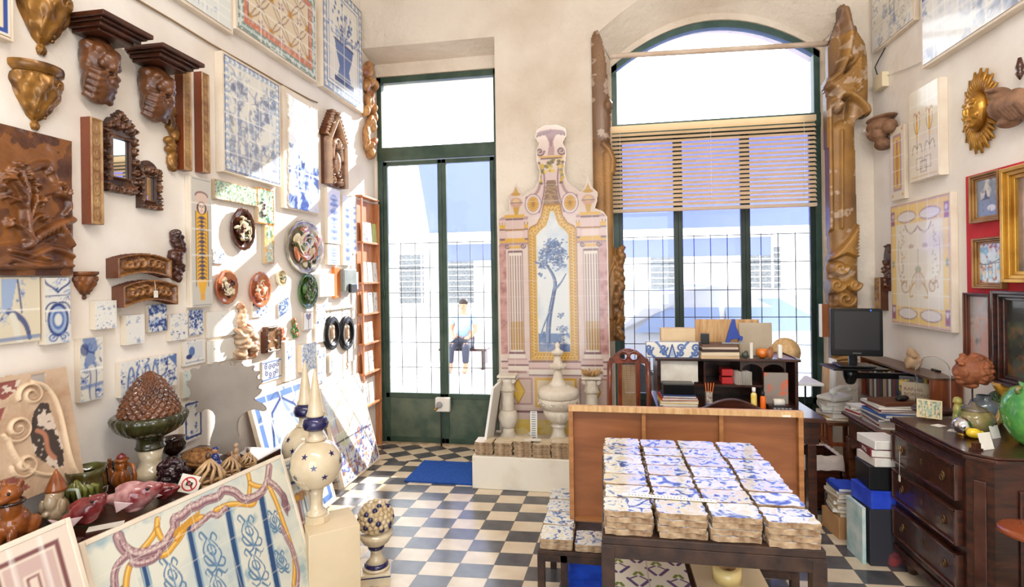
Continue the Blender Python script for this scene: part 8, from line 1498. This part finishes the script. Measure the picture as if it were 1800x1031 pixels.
SL = .76; SY = 3.72
sd.location = (1.905, SY, 0); SWD = M('oak_brown', (104, 60, 34), (66, 36, 20), 6, .35, stretch=(1, 5, 5), wood=True, coat=.2)
MB().box((0, 0, SDZ - .012), (.53, SL, .024)).build('desktop', SWD, sd, bev=.004); MB().box((-.0, 0, SDZ - .10), (.46, SL - .06, .15)).build('drawer_case', SWD, sd)
MB().box((-.235, .12, SDZ - .10), (.012, .36, .12)).build('drawer', SWD, sd, bev=.003); MB().ell((-.25, .12, SDZ - .10), (.012, .014, .012)).build('knob', DKC, sd)
b = MB(); q = [(-.36 + .72 * k / 40, -.03 - .035 * abs(math.sin(k / 40 * PI * 5)) - .03 * math.sin(k / 40 * PI) ** 4) for k in range(41)]; b.prism([(-.36, .0)] + [(x_, z_) for x_, z_ in q] + [(.36, 0)], -.008, .008, mx=Matrix.Translation((-.232, 0, SDZ - .17)) @ Matrix(((0, 0, 1, 0), (1, 0, 0, 0), (0, 1, 0, 0), (0, 0, 0, 1)))); b.build('carved_apron', SWD, sd)
for sx in (-1, 1):
    for sy in (-1, 1): MB().box((sx * .22, sy * (SL / 2 - .04), (SDZ - .17) / 2), (.05, .05, SDZ - .17)).build('leg', SWD, sd, bev=.004)
SZ = SDZ + .001
zz1 = pile(1.79, 3.76, SZ, .24, .27, [(.014, (196, 190, 180)), (.012, (150, 60, 50)), (.016, (214, 206, 196)), (.014, (90, 90, 110)), (.012, (220, 214, 204)), (.020, (70, 100, 170)), (.014, (210, 200, 186)), (.012, (130, 60, 60)), (.016, (228, 222, 212))], 'magazine of the pile', 'under the brown album on the side desk', 'magazines piled on the side desk', 'magazine', 'magazine', .12)
o = MB().box((0, 0, .012), (.22, .17, .024)).build('brown_album', M('leather_brown', (96, 56, 38), None, rough=.4), bev=.004, loc=at((1.80, 3.74, zz1 + .001), .2)); tag(o, 'brown leather album on top of the magazine pile', 'album')
o = blob('computer_mouse', [((0, 0, .012), (.05, .03, .016)), ((.02, 0, .016), (.03, .026, .014))], BLACKP, vox=.003, loc=at((1.84, 3.72, zz1 + .027), .5)); tag(o, 'black computer mouse on the brown album', 'mouse')
zz2 = pile(1.76, 4.02, SZ, .20, .15, [(.012, (226, 220, 208)), (.010, (190, 50, 50)), (.014, (230, 226, 216)), (.012, (206, 196, 180)), (.010, (236, 232, 224))], 'paper stack layer', 'beyond the magazine pile on the side desk', 'papers at the far end of the side desk', 'papers', 'paper_stack', .25)
m, w, h = wall('B', 1463, 542, 1552, 626, d=0, plane=3.90); t = T('monitor', 'black flat computer monitor on a swing arm', 'monitor', m @ Matrix.Rotation(-.10, 4, 'Y'))
MB().box((0, 0, -.03), (w, h, .035)).build('casing', BLACKP, t, bev=.006); b = MB(); b.box((0, h * .035, -.0115), (w * .86, h * .80, .003)); b.build('screen', M('dark_screen', (44, 42, 44), None, rough=.35), t)
text('brand_lettering', 'SAMSUNG', h * .035, GREYP, t, Matrix.Translation((0, -h * .44, -.012)), .0003); MB().ell((w * .27, h * .46, -.011), (.004, .004, .002), n=8).build('power_light', M('blue_led', (40, 110, 255), None, emit=3), t)
MB().box((0, -h * .62, -.10), (.05, h * .4, .03)).build('stand_neck', BLACKP, t, bev=.004); MB().box((0, -h * .72, -.08), (w * .7, .012, .17)).build('stand_foot', BLACKP, t, bev=.004)
px_ = onY(1497, 668, 3.96); b = MB(); zt_ = m.translation.z - h * .72
arm = T('swing_bracket', 'black wall-mounted swing arm carrying the monitor', 'bracket', loc=(px_.x, 3.98, zt_ - .02)); MB().box((.02, 0, .005), (.34, .24, .012)).build('platform', BLACKP, arm, bev=.003); MB().lathe([(.05, 0), (.045, -.05), (.028, -.10), (.02, -.11)], 24).build('pivot', BLACKP, arm); 
MB().box(((XR - px_.x) / 2, .0, -.05), (XR - px_.x - .012, .03, .04)).build('arm', BLACKP, arm, bev=.003); MB().box((XR - px_.x - .012, 0, -.05), (.02, .08, .10)).build('wall_plate', BLACKP, arm)
BCL = [(120, 30, 34), (60, 40, 34), (40, 44, 60), (190, 150, 70), (150, 146, 140), (90, 50, 40), (206, 196, 176), (50, 70, 60)]
R = random.Random(31); y = 4.02
bs = T('wall_bookshelf', 'low wooden bookcase against the right wall behind the papers', 'bookcase', loc=(XR - .102, 4.17, SZ)); MB().box((0, 0, .008), (.18, .92, .016)).build('bottom_board', SWD, bs); MB().box((0, 0, .30), (.18, .92, .014)).build('top_board', SWD, bs)
for s_ in (-1, 1): MB().box((0, s_ * .45, .155), (.18, .016, .28)).build('side_board', MIDWOOD, bs)
y = 4.17 + .44
for k in range(30):
    th = R.uniform(.018, .034); h_ = R.uniform(.19, .25)
    if y - th < 3.94: break
    cv = BCL[k % 8]; b = MB(); b.box((0, 0, h_ / 2), (.135, th * .8, h_ * .96), 1); b.box((-.068, 0, h_ / 2), (.006, th, h_)); 
    for s_ in (-1, 1): b.box((0, s_ * (th / 2 - .001), h_ / 2), (.14, .002, h_))
    o = b.build('upright_book', [M('cover_%d_%d_%d' % cv, cv, None, rough=.55), PAPER], loc=(XR - .095, y - th / 2, SZ + .017)); tag(o, ('dark red', 'dark brown', 'navy', 'ochre', 'grey', 'reddish brown', 'cream', 'bottle green')[k % 8] + ' book upright on the right-wall bookcase, ' + ('in the corner half' if k < 9 else 'midway along' if k < 17 else 'at the chest end'), 'book', 'books in the right-wall bookcase'); y -= th + .001
p = onY(1607, 685, 3.22); t = T('titled_book', 'grey book lettered Rafael Bordalo Pinheiro standing face out', 'book', loc=(1.99, 3.845, SZ + .001), rz=-YAW - .35); w_ = .135; h_ = .19; h_ = .25; w_ = .16; MB().box((0, .008, h_ / 2), (w_, .016, h_)).build('cover', M('kraft_grey', (176, 160, 136), None, rough=.6), t, bev=.001)
for k, wd_ in enumerate(('RAFAEL', 'BORDALO', 'PINHEIRO')): text('title_line', wd_, .030, M('title_brown', (104, 60, 44), None, rough=.6), t, Matrix.Translation((-w_ * .42, -.001, h_ * .82 - k * .034)) @ Matrix.Rotation(PI / 2, 4, 'X'), .0003, 'LEFT')
o = MB().box((0, .012, .14), (.15, .024, .28)).build('picture_book', M('picture_cover', (70, 70, 76), (206, 170, 60), 9, .5, thr=(.55, .6)), bev=.002, loc=at(t.location + Vector((.0, .04, .0)), -YAW - .35)); tag(o, 'dark picture book with yellow spots standing behind the titled book', 'book')
p = onX(1603, 650, XR - .10); o = blob('carved_lion_stone', [((0, 0, .045), (.045, .04, .05)), ((0, 0, .10), (.032, .032, .035)), ((0, -.03, .09), (.018, .02, .018)), ((.03, .0, .06), (.02, .03, .05)), ((-.03, -.01, .03), (.016, .02, .03)), ((0, .01, .125), (.02, .02, .02))], M('beige_stone', (190, 160, 126), (160, 128, 96), 20, .8, bump=.002), vox=.0045, smooth=1, loc=Vector((XR - .10, p.y, SZ + .303))); tag(o, 'small beige stone lion sitting on top of the bookcase', 'sculpture')
b = MB(); R = random.Random(3); n = 16
for k in range(9):
    x_, y_ = R.uniform(-.05, .05), R.uniform(-.07, .07); mm = Matrix.Translation((x_, y_, 0.012 + .015 * k)) @ Matrix.Rotation(R.uniform(-.5, .5), 4, 'Z') @ Matrix.Rotation(R.uniform(-.06, .06), 4, 'X'); vs = [((i / 7 - .5) * .19, (j / 5 - .5) * .13, .006 * math.sin(i * 1.3 + k) + .005 * math.cos(j * 1.7 + k)) for j in range(6) for i in range(8)]; b.add(vs, [(j * 8 + i, j * 8 + i + 1, (j + 1) * 8 + i + 1, (j + 1) * 8 + i) for j in range(5) for i in range(7)], 0, True, mm)
o = b.build('loose_papers', PAPER, loc=(1.98, 3.56, SZ)); o.modifiers.new('s', 'SOLIDIFY').thickness = .0012; tag(o, 'loose heap of white papers between the magazine pile and the glass dome', 'papers', kind='stuff')
def crate(name, label, cat, px, w, d, h, mat, rz=0, z=0, bev=.003, dx=0, dy=0): p = onZ(px[0], px[1], z); o = MB().box((0, 0, h / 2), (w, d, h)).build(name, mat, bev=bev, loc=at((p.x + dx, p.y + dy, z), rz)); tag(o, label, cat); return p
KR = M('cardboard', (190, 144, 96), (170, 124, 80), 5, .8)
def gate(x, y, label):
    t = T('wooden_stool', label, 'stool', loc=(x, y, 0)); hh_ = .54
    for sx in (-1, 1):
        for sy in (-1, 1): MB().box((sx * .10, sy * .12, hh_ / 2), (.028, .028, hh_)).build('leg', MIDWOOD, t, bev=.002)
    MB().box((0, 0, hh_ + .012), (.26, .30, .024)).build('seat', SWD, t, bev=.004)
    for z in (.40, .16): MB().box((-.10, 0, z), (.02, .24, .025)).build('stretcher', MIDWOOD, t); MB().box((0, -.12, z), (.2, .02, .025)).build('stretcher', MIDWOOD, t)
    for k in range(3): MB().box((-.10, -.06 + k * .06, .48), (.012, .012, .14)).build('spindle', MIDWOOD, t)
g1_ = onZ(1462, 872, 0); gate(1.72, 4.36, 'reddish wooden stool with spindles near the window end of the side desk')
zz3 = pile(1.70, 4.36, .566, .20, .22, [(.02, (190, 150, 90)), (.03, (226, 210, 190)), (.02, (60, 80, 110)), (.03, (230, 222, 206)), (.03, (214, 202, 186))], 'item of the paper heap', 'on the spindled stool by the window', 'papers heaped on the stool', 'papers', 'paper_stack', .3)
t = T('telephone', 'white desk telephone with a coiled cord on the paper stack', 'telephone', loc=(1.70, 4.36, zz3 + .002), rz=.5); b = MB(); b.prism([(-.09, 0), (.09, 0), (.09, .045), (-.09, .025)], -.08, .08, mx=Matrix(((1, 0, 0, 0), (0, 0, 1, 0), (0, 1, 0, 0), (0, 0, 0, 1)))); b.build('phone_body', M('white_plastic', (226, 222, 210), None, rough=.35), t, bev=.008); blob('handset', [((-.07, -.05, .065), (.032, .026, .022)), ((.08, -.05, .08), (.032, .026, .022))], M('white_plastic', (226, 222, 210)), t, .004, tubes=[([(-.07, -.05, .078), (0, -.05, .10), (.08, -.05, .092)], [.018, .018, .018])]); b = MB(); b.tube([(-.09 - .006 * math.cos(q * 1.3), -.06 + .006 * math.sin(q * 1.3), .06 - .0018 * q) for q in range(90)], .0022, 5); b.build('coiled_cord', PAPER, t)
p = onZ(1464, 914, 0); t = T('water_bottle', 'big clear plastic water bottle with blue cap on the floor', 'bottle', loc=(p.x, p.y, 0)); tt = (p - cam.location).dot(Fv) / F; rb = 12.5 * tt; hb = 74 * tt; PB = M('bottle_plastic', (220, 234, 246), None, rough=.05, trans=.9, ior=1.1)
MB().lathe([(rb * .9, 0), (rb, hb * .03), (rb, hb * .3), (rb * .93, hb * .33), (rb, hb * .36), (rb, hb * .68), (rb * .8, hb * .82), (rb * .36, hb * .92), (rb * .36, hb * .95)], 40, fn=lambda th, q: 1 + .015 * math.sin(th * 10)).build('bottle_body', PB, t); MB().lathe([(rb * .42, hb * .94), (rb * .42, hb), (rb * .3, hb * 1.005)], 24).build('blue_cap', M('cap_blue', (40, 90, 200), None, rough=.4), t)
p = crate('cardboard_box', 'open brown cardboard box on the floor beside the water bottle', 'box', (1496, 948), .17, .20, .13, KR, .12, dy=.10)
bx, by = p.x, p.y + .10
ze = pile(bx, by, .131, .15, .17, [(.02, (196, 170, 130)), (.02, (226, 216, 196)), (.025, (206, 176, 130)), (.02, (232, 222, 204)), (.025, (190, 160, 120)), (.02, (226, 214, 190)), (.02, (214, 200, 176)), (.022, (30, 70, 190))], 'booklet of the pile', 'on the cardboard box, blue cover on top', 'booklets on the cardboard box', 'booklet', 'booklet', .15)
p = onZ(1530, 1000, 0); qx, qy = 1.45, 2.98
qx, qy = 1.545, 3.40
o = MB().box((0, 0, .16), (.18, .20, .32)).build('printed_carton', M('printed_carton', (50, 50, 58), (150, 60, 60), 6, .5, thr=(.6, .66)), bev=.003, loc=at((qx, qy, 0), .05)); tag(o, 'tall dark printed carton on the floor, lowest of the box tower by the chest', 'box')
o = MB().box((0, 0, .16), (.02, .18, .32)).build('pale_folder', M('pale_folder', (216, 226, 220), (150, 190, 190), 9, .6), bev=.002, loc=at((qx - .113, qy, 0), .05)); tag(o, 'pale green-white folder standing against the dark carton', 'folder')
o = MB().box((0, 0, .05), (.18, .20, .10)).build('blue_box', M('blue_box', (30, 60, 190), (60, 90, 220), 7, .4), bev=.003, loc=at((qx + .0, qy, .321), .12)); tag(o, 'bright blue carton in the middle of the box tower', 'box')
o = MB().box((0, 0, .065), (.17, .19, .13)).build('black_box', BLACKP, bev=.003, loc=at((qx + .01, qy, .4225), -.05)); tag(o, 'glossy black box above the bright blue carton', 'box')
zt2 = .554
for k, (hh_, col, lb) in enumerate(((.05, (226, 214, 206), 'white book with red swirl, lowest on the black box'), (.045, (112, 34, 44), 'dark red thick book lettered IMAG, middle on the black box'), (.05, (230, 226, 222), 'white hardback at the top of the box tower'))):
    t = T('thick_book', lb, 'book', mat=at((qx + .02, qy + .0, zt2), .1 * (-1) ** k), group='thick books on the box tower'); MB().box((0, 0, hh_ / 2), (.16, .18, hh_)).build('cover', M('tower_%d' % k, col, None, rough=.4), t, bev=.004); MB().box((.005, 0, hh_ / 2), (.155, .182, hh_ * .8)).build('pages', PAPER, t)
    if k == 1: text('title', 'IMAG', .03, PAPER, t, Matrix.Translation((-.081, 0, hh_ / 2)) @ Matrix(((0, 0, -1, 0), (-1, 0, 0, 0), (0, 1, 0, 0), (0, 0, 0, 1))), .0003)
    zt2 += hh_ + .001
for (x0_, x1_, yb_, yt_, Y, mt, lb, rx_) in ((1441, 1452, 765, 640, 4.70, PINE, 'pale wooden board leaning in the corner behind the monitor', 0), (1452, 1462, 770, 630, 4.62, WHITE, 'white-edged tall board leaning beside the pale wooden one', 0)):
    p0_ = onY(x0_, yb_, Y); p1_ = onY(x0_ + 6, yt_, Y); o = MB().box((0, 0, (p1_.z) / 2), (.02, .10, p1_.z)).build('leaning_board', mt, bev=.002, loc=at((p0_.x + .01, Y, .001), 0, 0, .05)); tag(o, lb, 'board')
m, w, h = wall('B', 1442, 534, 1462, 592, d=.05, plane=4.74); t = T('hanging_board', 'small orange-brown board with a white edge hanging left of the monitor', 'board', m); MB().box((w * .1, 0, .03), (w * .8, h, .02)).build('board', ORWOOD, t); MB().box((-w * .42, 0, .032), (w * .18, h, .026)).build('white_edge', WHITE, t)
p = onZ(1812, 935, .62); t = T('round_side_table', 'rim of a polished round wooden table at the right photo edge', 'table', loc=(p.x + .01, p.y, 0)); MB().lathe([(.08, .60), (.10, .605), (.115, .615), (.105, .628), (.09, .632), (.001, .634)], 48, cap=False).build('round_top', M('polished_cherry', (150, 74, 40), (110, 50, 26), 4, .2, coat=.5, wood=True), t); MB().lathe([(.09, 0), (.03, .03), (.02, .2), (.03, .4), (.02, .58), (.07, .60)], 24).build('pedestal_leg', DKWOOD, t)
